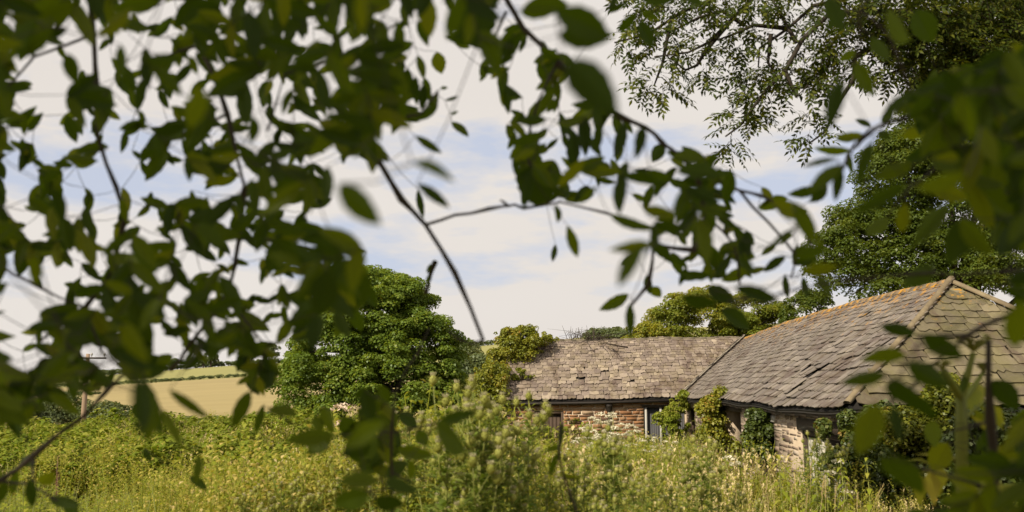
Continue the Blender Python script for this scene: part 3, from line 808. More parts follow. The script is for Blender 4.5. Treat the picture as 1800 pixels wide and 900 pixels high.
wB, stB = wall('wall', OB, -bx_, -ax, LBW, zE + 0.08, zE + 0.08, opsB, 0.45, M['mortar'], M['stoneB'], 0.115, 6, (0.12, 0.6), label='side wall of grey limewashed rubble')
OHW = Vector((Cc.x, Cc.y, 0)) - bx_ * (LB - OH) + ax * OH
wH, stH = wall('wall', OHW, ax, -bx_, 2 * Wd - 2 * OH, zE + 0.08, zE + 0.08, [], 0.45, M['mortar'], M['stoneB'], 0.14, 7, (0.2, 0.5), label='end wall smothered in ivy and bramble')
cand = []
for tag_, O, u, nrm, st, w, mt in (('A', OA, ax, -bx_, stA, wA, 'stone'), ('B', OB, -bx_, -ax, stB, wB, 'stoneB'), ('H', OHW, ax, -bx_, stH, wH, 'stoneB')):
    for (p, q, z0, z1) in st:
        c = O + u * ((p + q) / 2) + ZZ * ((z0 + z1) / 2)
        size = (q - p) * (z1 - z0) / c.y ** 2 * (1 if tag_ == 'A' else (0.35 if tag_ == 'B' else 0.8))
        dep = math.hypot(c.y, c.x) if False else c.y
        scr = 450 - FPX * ((c.z - EYE) * CT - c.y * ST) / (c.y * CT + (c.z - EYE) * ST)
        hid = scr > 800 or tag_ == 'H'
        cand.append((hid, -size, O, u, nrm, p, q, z0, z1, w, mt))
rr_ = random.Random(3); bulk = {}; cand2 = []
for c in cand:                       # break the courses: some stones are two thin ones, some step up or down
    if c[10] == 'stoneB':
        hid, sz, O, u, nrm, p, q, z0, z1, w, mt = c; h = z1 - z0; r0 = rr_.random()
        if r0 < .38 and h > .09:
            zm = z0 + h * rr_.uniform(.35, .65)
            cand2 += [(hid, sz * .5, O, u, nrm, p, q - rr_.uniform(0, .06), z0, zm - .008, w, mt), (hid, sz * .5, O, u, nrm, p + rr_.uniform(0, .06), q, zm + .008, z1, w, mt)]
        else: cand2.append((hid, sz, O, u, nrm, p, q, z0 + rr_.uniform(0, .35) * h * (r0 > .75), z1 - rr_.uniform(0, .3) * h * (r0 < .55), w, mt))
    else: cand2.append(c)
cand = cand2
cand.sort(key=lambda c: (c[0], c[1]))
for i, (hid, sz, O, u, nrm, p, q, z0, z1, w, mt) in enumerate(cand):
    rv = rr_.random()
    if mt == 'stoneB' and rr_.random() < .16: continue          # patches where limewash hides the stone
    if i < 300 and not hid:
        mb = MB(); stone_obj(mb, O, u, nrm, p, q, z0, z1, rr_, rv); mb.build('stone', M[mt], w)
    else:
        bulk.setdefault((w, mt), MB()); stone_obj(bulk[(w, mt)], O, u, nrm, p, q, z0, z1, rr_, rv)
for (w, mt), mb in bulk.items(): mb.build('stonework', M[mt], w, 'stuff')
# rear and end walls (close the building)
mb = MB()
q = Vector((Cc.x, Cc.y, 0)) - ax * LA + bx_ * (2 * Wd - OH)
mb.box(q + ax * (LA / 2 + Wd) + ZZ * 1.1, ax * (LA / 2 + Wd), bx_ * 0.15, ZZ * 1.25)
q2 = Vector((Cc.x, Cc.y, 0)) + ax * (2 * Wd - OH) - bx_ * LB * 0.5 + bx_ * Wd
mb.box(q2 + ZZ * 1.1, bx_ * (LB / 2 + Wd - OH), ax * 0.15, ZZ * 1.25)
mb.build('rear_wall', M['mortar'], barn)
mb = MB()    # left gable
g0 = Vector((Cc.x, Cc.y, 0)) - ax * (LA - 0.10)
pts = [g0 + bx_ * (OH + 0.01) + ZZ * 0, g0 + bx_ * (2 * Wd - OH) + ZZ * 0, g0 + bx_ * (2 * Wd - OH) + ZZ * (zE + 0.0), g0 + bx_ * Wd + ZZ * (zE + RISE - 0.32), g0 + bx_ * (OH + 0.01) + ZZ * (zE - 0.18)]
V = [tuple(p) for p in pts] + [tuple(p + ax * 0.4) for p in pts]
me = bpy.data.meshes.new('gable_wall'); me.from_pydata(V, [], [(0, 1, 2, 3, 4), (9, 8, 7, 6, 5)] + [(i, i + 5, (i + 1) % 5 + 5, (i + 1) % 5) for i in range(5)]); me.materials.append(M['mortar'])
link('gable_wall', me, barn)
# eaves boards and gutter
mb = MB()
a0 = A_pt(LA, 0); a1 = A_pt(0.2, 0)
mb.tube([a0 + Vector((0, -0.02, -0.09)), (a0 + a1) / 2 + Vector((0, -0.02, -0.11)), a1 + Vector((0, -0.02, -0.08))], 0.055, 8); mb.build('gutter', M['pipe'], barn)
mb = MB(); pts = [B_pt(s, 0) + ax * 0.05 - ZZ * 0.10 for s in np.linspace(0.3, LB - 0.1, 24)]
for p, q in zip(pts[:-1], pts[1:]): mb.box((p + q) / 2, (q - p) * 0.5, ax * 0.018, ZZ * 0.06)
mb.build('eaves_board', M['beam'], barn)
mb = MB(); mb.box(E0 + ax * Wd + bx_ * 0.05 + ZZ * (zE - 0.10), ax * Wd, bx_ * 0.018, ZZ * 0.07); mb.build('eaves_board', M['beam'], barn)
# downpipe on the left wing
dp = OA + ax * Awall_s(1069) - bx_ * 0.09
mb = MB(); mb.tube([dp + ZZ * 0.05, dp + ZZ * (zE - 0.55)], 0.05, 8); mb.tube([dp + ZZ * (zE - 0.56), dp + ZZ * (zE - 0.42), dp + ZZ * (zE - 0.3), dp - bx_ * 0.1 + ZZ * (zE - 0.2)], [0.055, 0.13, 0.14, 0.13], 8); mb.build('downpipe', M['pipe'], barn)

def planks(parent, O, u, nrm, s0, s1, z0, z1, n, mt, depth, seed, gap=0.012):
    r_ = random.Random(seed); w = (s1 - s0) / n
    for i in range(n):
        a = s0 + i * w; h = z1 - r_.uniform(0, 0.03)
        mb = MB(); c = O + u * (a + w / 2) - nrm * (depth + r_.uniform(0, 0.01)) + ZZ * ((z0 + h) / 2)
        mb.box(c, u * (w / 2 - gap / 2), nrm * 0.014, ZZ * ((h - z0) / 2), r_.random()); mb.build('plank', mt, parent)
def frame(parent, O, u, nrm, s0, s1, z0, z1, w, mt, depth, sides=(1, 1, 1)):
    f = MB()
    if sides[0]: f.box(O + u * (s0 + w / 2) - nrm * depth + ZZ * ((z0 + z1) / 2), u * w / 2, nrm * 0.05, ZZ * ((z1 - z0) / 2))
    if sides[1]: f.box(O + u * (s1 - w / 2) - nrm * depth + ZZ * ((z0 + z1) / 2), u * w / 2, nrm * 0.05, ZZ * ((z1 - z0) / 2))
    if sides[2]: f.box(O + u * ((s0 + s1) / 2) - nrm * depth + ZZ * (z1 - w / 2 - 0.002), u * ((s1 - s0) / 2 - w - 0.002), nrm * 0.048, ZZ * w / 2)
    return f.build('door_frame', mt, parent)
s0, s1 = opsA[0][:2]
d1 = empty('door', OA + ax * s0, 'dark brown plank door in the left wing', parent=None); d1.parent = barn; d1.location = OA + ax * s0 - barn.location
frame(d1, OA, ax, -bx_, s0 + 0.01, s1 - 0.01, 0, 1.78, 0.09, M['wood_dark'], 0.06)
planks(d1, OA, ax, -bx_, s0 + 0.11, s1 - 0.11, 0.05, 1.66, 6, M['wood_dark'], 0.14, 4)
s0, s1 = opsA[1][:2]
w2 = empty('window', OA); w2.parent = barn; w2.location = OA - barn.location; w2['label'] = 'wide opening closed with dark corrugated sheets and two pale posts'
for px in (1134, 1160):
    s = Awall_s(px); mb = MB(); mb.box(OA + ax * s + bx_ * 0.03 + ZZ * (0.98 - 0.13), ax * 0.04, bx_ * 0.04, ZZ * 1.1); mb.build('post', M['frame_pale'], w2)
def corrugated(parent, O, u, nrm, s0, s1, z0, z1, depth, mt):
    n = int((s1 - s0) / 0.02); V = []; F = []
    for i in range(n + 1):
        s = s0 + (s1 - s0) * i / n; d = 0.016 * math.cos(i * math.pi / 2)
        for z in (z0, z1): V.append(tuple(O + u * s + nrm * (d - depth) + ZZ * z))
        for z in (z0, z1): V.append(tuple(O + u * s + nrm * (d - depth - 0.004) + ZZ * z))
    for i in range(n):
        a = i * 4; F += [(a, a + 4, a + 5, a + 1), (a + 2, a + 3, a + 7, a + 6), (a + 1, a + 5, a + 7, a + 3)]
    mb = MB(); mb.add(np.array(V), F); mb.build('corrugated_sheet', mt, parent)
sa, sb_ = Awall_s(1137), Awall_s(1158); corrugated(w2, OA, ax, -bx_, s0 + 0.06, sb_, 0.28, 1.93, 0.16, M['iron']); corrugated(w2, OA, ax, -bx_, sb_ + 0.06, s1 - 0.03, 0.28, 1.90, 0.18, M['iron'])
mb = MB(); mb.box(OA + ax * ((s0 + s1) / 2) + bx_ * 0.05 + ZZ * 1.995, ax * ((s1 - s0) / 2 + 0.12), bx_ * 0.075, ZZ * 0.05); mb.build('lintel', M['beam'], w2)
# openings of the right wing
for i, (s0, s1, z0, z1) in enumerate(opsB):
    o = empty('doorway' if i else 'window', OB); o.parent = barn; o.location = OB - barn.location
    o['label'] = ['narrow dark window by the inner corner', 'open dark doorway hung with creeper', 'narrow doorway beside the second creeper', 'wide doorway with a rotten beam and bleached plank doors'][i]
    if i == 0:
        frame(o, OB, -bx_, -ax, s0 + 0.005, s1 - 0.005, z0, z1 - 0.01, 0.07, M['wood_dark'], 0.10)
        mb = MB(); mb.box(OB - bx_ * ((s0 + s1) / 2) + ax * 0.2 + ZZ * ((z0 + z1) / 2), bx_ * ((s1 - s0) / 2 - 0.08), ax * 0.012, ZZ * ((z1 - z0) / 2 - 0.05)); mb.build('shutter', M['iron'], o)
    else:
        mb = MB(); mb.box(OB - bx_ * ((s0 + s1) / 2) + ax * 0.02 + ZZ * (z1 + 0.075 + (0.03 if i == 3 else 0)), bx_ * ((s1 - s0) / 2 + 0.16), ax * 0.06, ZZ * (0.072 if i < 3 else 0.12)); mb.build('lintel', M['beam'] if i != 2 else M['frame_pale'], o)
    if i == 3:
        frame(o, OB, -bx_, -ax, s0 + 0.005, s1 - 0.005, z0, z1 - 0.03, 0.09, M['beam'], 0.08)
        m_ = (s0 + s1) / 2
        planks(o, OB, -bx_, -ax, s0 + 0.10, m_ - 0.02, 0.05, z1 - 0.16, 7, M['wood_pale'], 0.11, 8)
        planks(o, OB, -bx_, -ax, m_ + 0.12, s1 - 0.10, 0.05, z1 - 0.24, 5, M['wood_pale'], 0.14, 9)

# ------------------------------------------------------------------ ivy, creepers and bushes on and round the barn
def clumpmass(name, label, cat, clumps, mat, n, size, seed, stems=None, group=None, flat=0.75, aspect=0.8, up=0.55):
    c = np.asarray(clumps, float)
    base = (float(c[:, 0].mean()), float(c[:, 1].mean()), float(c[:, 2].min()))
    t = empty(name, base, label, cat, group)
    Vv, Ff, rn = leaf_cloud(c, n, size, seed, flat, aspect, up)
    link('foliage', np_mesh('foliage', Vv, Ff, mat, rnd=rn), t)
    mb = MB(); r_ = random.Random(seed)
    root = Vector(base) if stems is None else Vector(stems)
    for i in r_.sample(range(len(c)), min(len(c), 9)):
        p = Vector(c[i, :3]); m = root.lerp(p, 0.5) + Vector((r_.uniform(-.1, .1), r_.uniform(-.1, .1), 0.1))
        mb.tube([root, m, p], [0.03, 0.02, 0.008], 5)
    mb.build('stem', M['bark'], t)
    return t
def pclumps(lst, Y, dy, rs, seed):
    """lst of (px, py, rpx, rpy, count) -> clumps near depth Y"""
    r_ = random.Random(seed); o = []
    for (px, py, rx, ry, n) in lst:
        for _ in range(n):
            a = r_.uniform(0, 6.283); q = math.sqrt(r_.random())
            x, y = px + rx * q * math.cos(a), py + ry * q * math.sin(a)
            yy = Y + r_.uniform(-dy, dy); p = atY(x, y, yy); o.append((p.x, p.y, p.z, r_.uniform(*rs)))
        for _ in range(int(n * .6)):                 # straggling outer sprays
            a = r_.uniform(0, 6.283); q = r_.uniform(.9, 1.55); yy = Y + r_.uniform(-dy, dy); p = atY(px + rx * q * math.cos(a), py + ry * q * math.sin(a) * .9, yy); o.append((p.x, p.y, p.z, rs[0] * r_.uniform(.45, .9)))
    return o
ya = Cc.y
clumpmass('ivy', 'yellow-green ivy heaped over the top left corner of the roof', 'ivy', pclumps([(912, 602, 36, 20, 30), (885, 622, 18, 14, 14), (945, 600, 24, 10, 14), (925, 582, 14, 6, 6), (895, 595, 14, 10, 8), (912, 622, 26, 7, 10), (872, 640, 8, 14, 6)], ya + 2.6, 0.7, (0.16, 0.34), 1), M['ivy'], 17000, 0.085, 101, stems=tuple(atY(878, 700, ya + 2)))
clumpmass('ivy', 'darker ivy bush climbing the gable below the roof corner', 'ivy', pclumps([(862, 672, 24, 26, 26), (868, 710, 26, 34, 24), (855, 690, 20, 26, 16), (880, 665, 8, 14, 8), (850, 740, 24, 20, 12)], ya + 0.9, 0.8, (0.18, 0.40), 2), M['ivy'], 15000, 0.085, 102)
clumpmass('ivy', 'small ivy tuft rooted among the slates of the left roof', 'ivy', pclumps([(918, 655, 12, 5, 6), (920, 664, 20, 2.5, 5), (905, 665, 8, 2, 2)], ya + 1.15, 0.1, (0.06, 0.13), 3), M['ivy'], 1100, 0.07, 103)
clumpmass('shrub', 'leafy elder shrub in front of the corrugated opening', 'shrub', pclumps([(1178, 730, 14, 22, 14), (1186, 760, 20, 16, 12), (1165, 742, 14, 10, 6), (1195, 715, 18, 6, 6), (1205, 697, 10, 6, 4)], ya - 1.0, 0.5, (0.12, 0.28), 4), M['bramble'], 5200, 0.11, 104, aspect=0.5)
YB = lambda px: (OB - bx_ * Bwall_s(px)).y
clumpmass('creeper', 'sunlit flowering creeper hanging at the open dark doorway', 'creeper', pclumps([(1252, 728, 17, 24, 26), (1266, 740, 14, 30, 22), (1255, 765, 22, 22, 22), (1240, 715, 10, 10, 6), (1272, 708, 6, 12, 5), (1266, 692, 4, 8, 3), (1285, 785, 24, 14, 12)], YB(1276) + 0.6, 0.8, (0.12, 0.28), 5), M['ivy'], 12000, 0.085, 105)
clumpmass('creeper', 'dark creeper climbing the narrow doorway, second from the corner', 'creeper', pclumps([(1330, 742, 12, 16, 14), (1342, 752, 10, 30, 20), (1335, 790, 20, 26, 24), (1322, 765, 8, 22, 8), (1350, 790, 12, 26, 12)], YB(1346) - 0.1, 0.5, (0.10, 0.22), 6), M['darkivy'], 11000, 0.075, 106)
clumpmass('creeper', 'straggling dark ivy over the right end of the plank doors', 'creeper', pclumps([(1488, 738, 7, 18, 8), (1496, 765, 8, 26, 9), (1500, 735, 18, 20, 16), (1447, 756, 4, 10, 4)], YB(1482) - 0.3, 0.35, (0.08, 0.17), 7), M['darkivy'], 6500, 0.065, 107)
yh = OHW.y
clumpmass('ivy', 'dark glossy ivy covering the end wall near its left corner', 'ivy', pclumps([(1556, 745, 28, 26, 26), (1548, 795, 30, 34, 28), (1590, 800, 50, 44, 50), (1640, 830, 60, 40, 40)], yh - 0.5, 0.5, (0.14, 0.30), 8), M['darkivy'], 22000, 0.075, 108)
clumpmass('bramble_bush', 'tall yellow-green bramble growing up the end wall to its slates', 'bush', pclumps([(1655, 720, 24, 36, 30), (1680, 700, 18, 20, 14), (1640, 760, 30, 34, 30), (1665, 680, 12, 14, 8), (1680, 770, 26, 40, 24), (1700, 715, 14, 14, 8)], yh - 1.1, 0.5, (0.10, 0.24), 9), M['ivy'], 16000, 0.065, 109)
clumpmass('bramble_bush', 'lower yellow-green bramble beside the dark ivy on the end wall', 'bush', pclumps([(1598, 750, 26, 22, 28), (1585, 770, 24, 20, 16), (1612, 775, 20, 20, 14), (1560, 740, 14, 10, 6)], yh - 1.3, 0.4, (0.10, 0.20), 10), M['ivy'], 9000, 0.06, 110)
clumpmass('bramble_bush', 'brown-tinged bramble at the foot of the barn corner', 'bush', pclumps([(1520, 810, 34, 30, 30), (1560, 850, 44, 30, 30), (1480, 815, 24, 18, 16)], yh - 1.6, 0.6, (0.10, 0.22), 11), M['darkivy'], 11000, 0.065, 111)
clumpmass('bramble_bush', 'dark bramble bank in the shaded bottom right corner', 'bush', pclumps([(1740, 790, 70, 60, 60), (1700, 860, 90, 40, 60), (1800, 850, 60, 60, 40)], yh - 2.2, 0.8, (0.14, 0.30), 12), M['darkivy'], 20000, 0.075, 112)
# dead creeper stems on the left roof, bare shrub behind it, capstones
def twiggy(name, label, cat, paths, mt, group=None):
    t = empty(name, paths[0][0], label, cat, group)
    mb = MB()
    for pts, r0 in paths_r(paths): mb.tube(pts, np.linspace(r0, r0 * 0.35, len(pts)), 5)
    mb.build('branch', mt, t); return t
def paths_r(paths): return [(p[:-1], p[-1]) for p in paths]
r_ = random.Random(8); paths = []
for k in range(26):
    s = A_pt(LA * 0.47 + r_.gauss(0, .42), 0.97); s.z += 0.12
    e = s + Vector((r_.gauss(0, 0.55), r_.gauss(-0.25, 0.3), r_.gauss(0.12, 0.14)))
    paths.append((s, s.lerp(e, .5) + Vector((0, 0, r_.uniform(0.02, .12))), e, 0.014))
for (x0, y0, x1, y1) in [(1028, 597, 1040, 620), (1050, 598, 1062, 612), (1075, 612, 1090, 628), (1060, 603, 1075, 609)]:
    a = atY(x0, y0, ya + 2.7); b = atY(x1, y1, ya + 2.0); paths.append((a, a.lerp(b, .5) + Vector((0.05, -.05, .04)), b, 0.018))
twiggy('dead_creeper', 'tangle of dead grey creeper stems lying over the left roof ridge', 'creeper', paths, M['bark'])
mb = MB(); a = atY(1066, 604, ya + 2.35); b = atY(1104, 611, ya + 2.25); mb.tube([a, b], 0.03, 6)
tag(mb.build('slipped_batten', M['beam']), 'dark loose batten lying on the slates below the ridge', 'batten')
paths = []
for k in range(34):
    px = r_.choice((1000, 1008, 1020, 1024, 1030, 1042, 1046)) + r_.gauss(0, 3)
    a = atY(px, 604, ya + 5); h = r_.uniform(8, 28)
    b = atY(px + r_.gauss(0, 5), 600 - h, ya + 5); paths.append((a, a.lerp(b, .5) + Vector((r_.gauss(0, .06), 0, 0)), b, 0.016))
    c = a.lerp(b, .55); paths.append((c, c + Vector((r_.gauss(0, .14), 0, .12)), c + Vector((r_.gauss(0, .3), 0, .22)), 0.009))
twiggy('bare_shrub', 'leafless grey shrub showing above the left roof ridge', 'shrub', paths, M['bark'])

# ------------------------------------------------------------------ meadow growth: grass, herbs, brambles (nobody could count them)
def blade(mb, base, d, L, w, r, m, n=3, droop=0.5):
    s = Vector((-d.y, d.x, 0)).normalized(); pts = []
    for i in range(n + 1):
        t = i / n; p = base + ZZ * (L * t * (1 - 0.25 * droop * t)) + Vector((d.x, d.y, 0)) * (L * droop * t * t)
        pts.append((p - s * w * (1 - t) ** 0.7 / 2, p + s * w * (1 - t) ** 0.7 / 2))
    V = [tuple(q) for pr in pts for q in pr]; F = [(2 * i, 2 * i + 1, 2 * i + 3, 2 * i + 2) for i in range(n)]
    mb.add(np.array(V), F, r, m)
def lf(mb, base, d, L, w, r, m, curl=0.25):
    d = d.normalized(); s = d.cross(ZZ)
    s = s.normalized() if s.length > 1e-3 else Vector((1, 0, 0)); n = s.cross(d)
    a = base; b = base + d * L * 0.45 + n * L * 0.06; c = base + d * L - ZZ * L * curl
    V = [a, b - s * w / 2 - n * w * 0.1, c, b + s * w / 2 - n * w * 0.1, b]
    mb.add(np.array([tuple(v) for v in V]), [(0, 1, 4), (1, 2, 4), (2, 3, 4), (3, 0, 4)], r, m)
src = bpy.data.collections.new('meadow_plants')          # never linked to the scene: only the meadow's node trees use it
def srcobj(name, mb, mats):
    me = mb.mesh(name, mats); o = bpy.data.objects.new(name, me); src.objects.link(o); return o
rp = random.Random(77)
def dirn(): a = rp.uniform(0, 6.283); return Vector((math.cos(a), math.sin(a), 0))
for v in range(3):                                       # 0-2 grass tufts with seed heads
    mb = MB()
    for k in range(26):
        b = Vector((rp.gauss(0, .13), rp.gauss(0, .13), 0)); blade(mb, b, dirn(), rp.uniform(.35, .85), rp.uniform(.012, .024), rp.random(), 0, 3, rp.uniform(.2, 1.0))
    for k in range(7):
        b = Vector((rp.gauss(0, .13), rp.gauss(0, .13), 0)); d = dirn(); h = rp.uniform(.6, .95)
        blade(mb, b, d, h, .007, rp.random(), 1, 2, .2)
        tip = b + ZZ * h * .92 + d * h * .17
        for q in range(6): lf(mb, tip - ZZ * (0.025 * q) - d * .008 * q, (dirn() * .7 + ZZ + d * .4), .06, .022, rp.random(), 1)
    srcobj('plant_a%d' % v, mb, [M['grass'], M['straw']])
for v in range(3):                                       # 3-5 leafy herbs
    mb = MB()
    for st in range(4):
        b = Vector((rp.gauss(0, .12), rp.gauss(0, .12), 0)); lean = dirn() * rp.uniform(.05, .3); h = rp.uniform(.5, .95)
        mb.tube([b, b + ZZ * h * .5 + lean * .3 * h, b + ZZ * h + lean * h], [.006, .005, .002], 4, m=1)
        for q in range(13):
            t = (q + 2) / 15; p = b + ZZ * h * t + lean * h * t * t; L = rp.uniform(.09, .16) * (1.25 - .7 * t)
            lf(mb, p, dirn() + ZZ * rp.uniform(-.1, .5), L, L * rp.uniform(.35, .55), rp.random(), 0)
    srcobj('plant_b%d' % v, mb, [M['herb'], M['stemgreen']])
for v in range(2):                                       # 6-7 bramble and bracken mounds
    mb = MB()
    for st in range(7):
        d = dirn(); b = Vector((0, 0, 0)) + d * .05; h = rp.uniform(.35, .7); rr2 = rp.uniform(.25, .55)
        for q in range(14):
            t = q / 13; p = b + ZZ * h * math.sin(t * 2.2) * 1.05 + d * rr2 * t * 1.3
            for e in range(5):
                L = rp.uniform(.05, .10); lf(mb, p + dirn() * .03, dirn() + d * .3 + ZZ * rp.uniform(-.6, 1.1), L, L * .62, rp.random(), 0)
    srcobj('plant_c%d' % v, mb, M['bramble'])
for v in range(2):                                       # 8-9 feathery pale seed heads (bedstraw, mugwort)
    mb = MB()
    for st in range(6):
        b = Vector((rp.gauss(0, .12), rp.gauss(0, .12), 0)); h = rp.uniform(.6, 1.0); d = dirn()
        mb.tube([b, b + ZZ * h * .6 + d * .05, b + ZZ * h + d * .16], [.005, .004, .002], 4, m=1)
        for q in range(26):
            t = .35 + .65 * q / 25; p = b + ZZ * h * t + d * .16 * t * t + dirn() * rp.uniform(0, .07)
            lf(mb, p, dirn() + ZZ * .8, .055, .026, rp.random(), 0 if rp.random() < .6 else 1)
    srcobj('plant_d%d' % v, mb, [M['grass'], M['herb']])

def scatter(name, label, pts, rots, scl, idx):
    me = bpy.data.meshes.new(name); me.vertices.add(len(pts)); me.vertices.foreach_set('co', np.asarray(pts, np.float32).ravel())
    a = me.attributes.new('rot', 'FLOAT_VECTOR', 'POINT'); a.data.foreach_set('vector', np.asarray(rots, np.float32).ravel())
    a = me.attributes.new('scl', 'FLOAT', 'POINT'); a.data.foreach_set('value', np.asarray(scl, np.float32))
    a = me.attributes.new('idx', 'INT', 'POINT'); a.data.foreach_set('value', np.asarray(idx, np.int32))
    o = bpy.data.objects.new(name, me); COL.objects.link(o); tag(o, label, kind='stuff')
    ng = bpy.data.node_groups.new(name, 'GeometryNodeTree')
    ng.interface.new_socket('Geometry', in_out='INPUT', socket_type='NodeSocketGeometry'); ng.interface.new_socket('Geometry', in_out='OUTPUT', socket_type='NodeSocketGeometry')
    gi = ng.nodes.new('NodeGroupInput'); go = ng.nodes.new('NodeGroupOutput')
    ci = ng.nodes.new('GeometryNodeCollectionInfo'); ci.inputs['Collection'].default_value = src; ci.inputs['Separate Children'].default_value = True; ci.inputs['Reset Children'].default_value = True
    ip = ng.nodes.new('GeometryNodeInstanceOnPoints'); ip.inputs['Pick Instance'].default_value = True
    def na(n_, ty):
        q = ng.nodes.new('GeometryNodeInputNamedAttribute'); q.data_type = ty; q.inputs['Name'].default_value = n_; return q.outputs['Attribute']
    ng.links.new(gi.outputs[0], ip.inputs['Points']); ng.links.new(ci.outputs[0], ip.inputs['Instance'])
    ng.links.new(na('idx', 'INT'), ip.inputs['Instance Index'])
    ng.links.new(na('rot', 'FLOAT_VECTOR'), ip.inputs['Rotation']); ng.links.new(na('scl', 'FLOAT'), ip.inputs['Scale'])
    ng.links.new(ip.outputs[0], go.inputs[0])
    md = o.modifiers.new('plants', 'NODES'); md.node_group = ng
    return o
# where plants stand
rg = np.random.default_rng(5)
P = []
for (y0, y1, dens) in [(7.5, 14, 15), (14, 24, 11), (24, 36, 7.5), (36, 54, 4.2)]:
    hw = 0.62 * y1 + 1.5; n = int(dens * 2 * hw * (y1 - y0))
    x = rg.uniform(-hw, hw, n); y = rg.uniform(y0, y1, n); k = np.abs(x) < 0.62 * y + 1.2; P.append(np.stack([x[k], y[k]], 1))
P = np.vstack(P)
def inside_barn(x, y):
    p = np.stack([x - Cc.x, y - Cc.y], 1); s = p @ np.array([ax.x, ax.y]); b = p @ np.array([bx_.x, bx_.y])
    return ((b > OH - 0.05) & (s > -LA) & (b < 7)) | ((s > OH - 0.05) & (b > -LB + OH - 0.05) & (s < 7))
P = P[~inside_barn(P[:, 0], P[:, 1])]
zz = ground_z(P[:, 0], P[:, 1])
nz1 = np.sin(P[:, 0] * .33 + 1.1) * np.cos(P[:, 1] * .27 + .4) + .6 * np.sin(P[:, 0] * .81 + P[:, 1] * .6) + rg.normal(0, .22, len(P))
left = P[:, 0] < -2 - 0.12 * P[:, 1]
u_ = rg.random(len(P)); idx = np.zeros(len(P), int)
herby = nz1 > 0.35
bramb = ((nz1 < -0.55) & (P[:, 1] > 17) & (u_ < .6)) | (left & (P[:, 1] > 20) & (nz1 < .25) & (u_ < .5))
near_barn = (P[:, 1] > 14) & (P[:, 0] > 0.10 * P[:, 1])
idx = np.where(bramb, 6 + (u_ * 2).astype(int) % 2, np.where(herby | (near_barn & (u_ < .62)) | ((P[:, 0] > -1) & (u_ < .35)), 3 + (u_ * 97).astype(int) % 3, np.where(rg.random(len(P)) < .5 + .45 * np.sin(P[:, 0] * .45 + P[:, 1] * .33), 8 + (u_ * 53).astype(int) % 2, (u_ * 31).astype(int) % 3)))
scl = rg.uniform(.7, 1.35, len(P)) * np.where((idx == 6) | (idx == 7), rg.uniform(.9, 1.45, len(P)), 1.0) * np.where(P[:, 1] < 16, 0.95, 1.05)
scl = np.where((P[:, 1] < 12.5) & (P[:, 0] > .28 * P[:, 1]), scl * .6, scl)
scl = np.where((P[:, 0] < -20) & (P[:, 1] > 40), scl * .5, scl)
hv_ = 1 + .32 * np.sin(P[:, 0] * .9 + 2) * np.cos(P[:, 1] * .7) + .22 * np.sin(P[:, 0] * .37 - P[:, 1] * .5)
scl = scl * hv_
scl = np.where((P[:, 0] > .27 * P[:, 1]) & (P[:, 1] > 9) & (P[:, 1] < 26), scl * .84, scl)
rots = np.stack([rg.normal(0, .07, len(P)), rg.normal(0, .07, len(P)), rg.uniform(0, 6.283, len(P))], 1)
pos = np.stack([P[:, 0], P[:, 1], zz - 0.03], 1)
for nm, lab, sel in (('meadow_grass', 'tall seeding grass and feathery stalks over the meadow', (idx < 3) | (idx > 7)), ('meadow_herbs', 'leafy green herbs and nettles growing through the meadow', (idx >= 3) & (idx < 6)), ('bramble_growth', 'low bramble and bracken mounds in the meadow', (idx >= 6) & (idx < 8))):
    scatter(nm, lab, pos[sel], rots[sel], scl[sel], idx[sel])

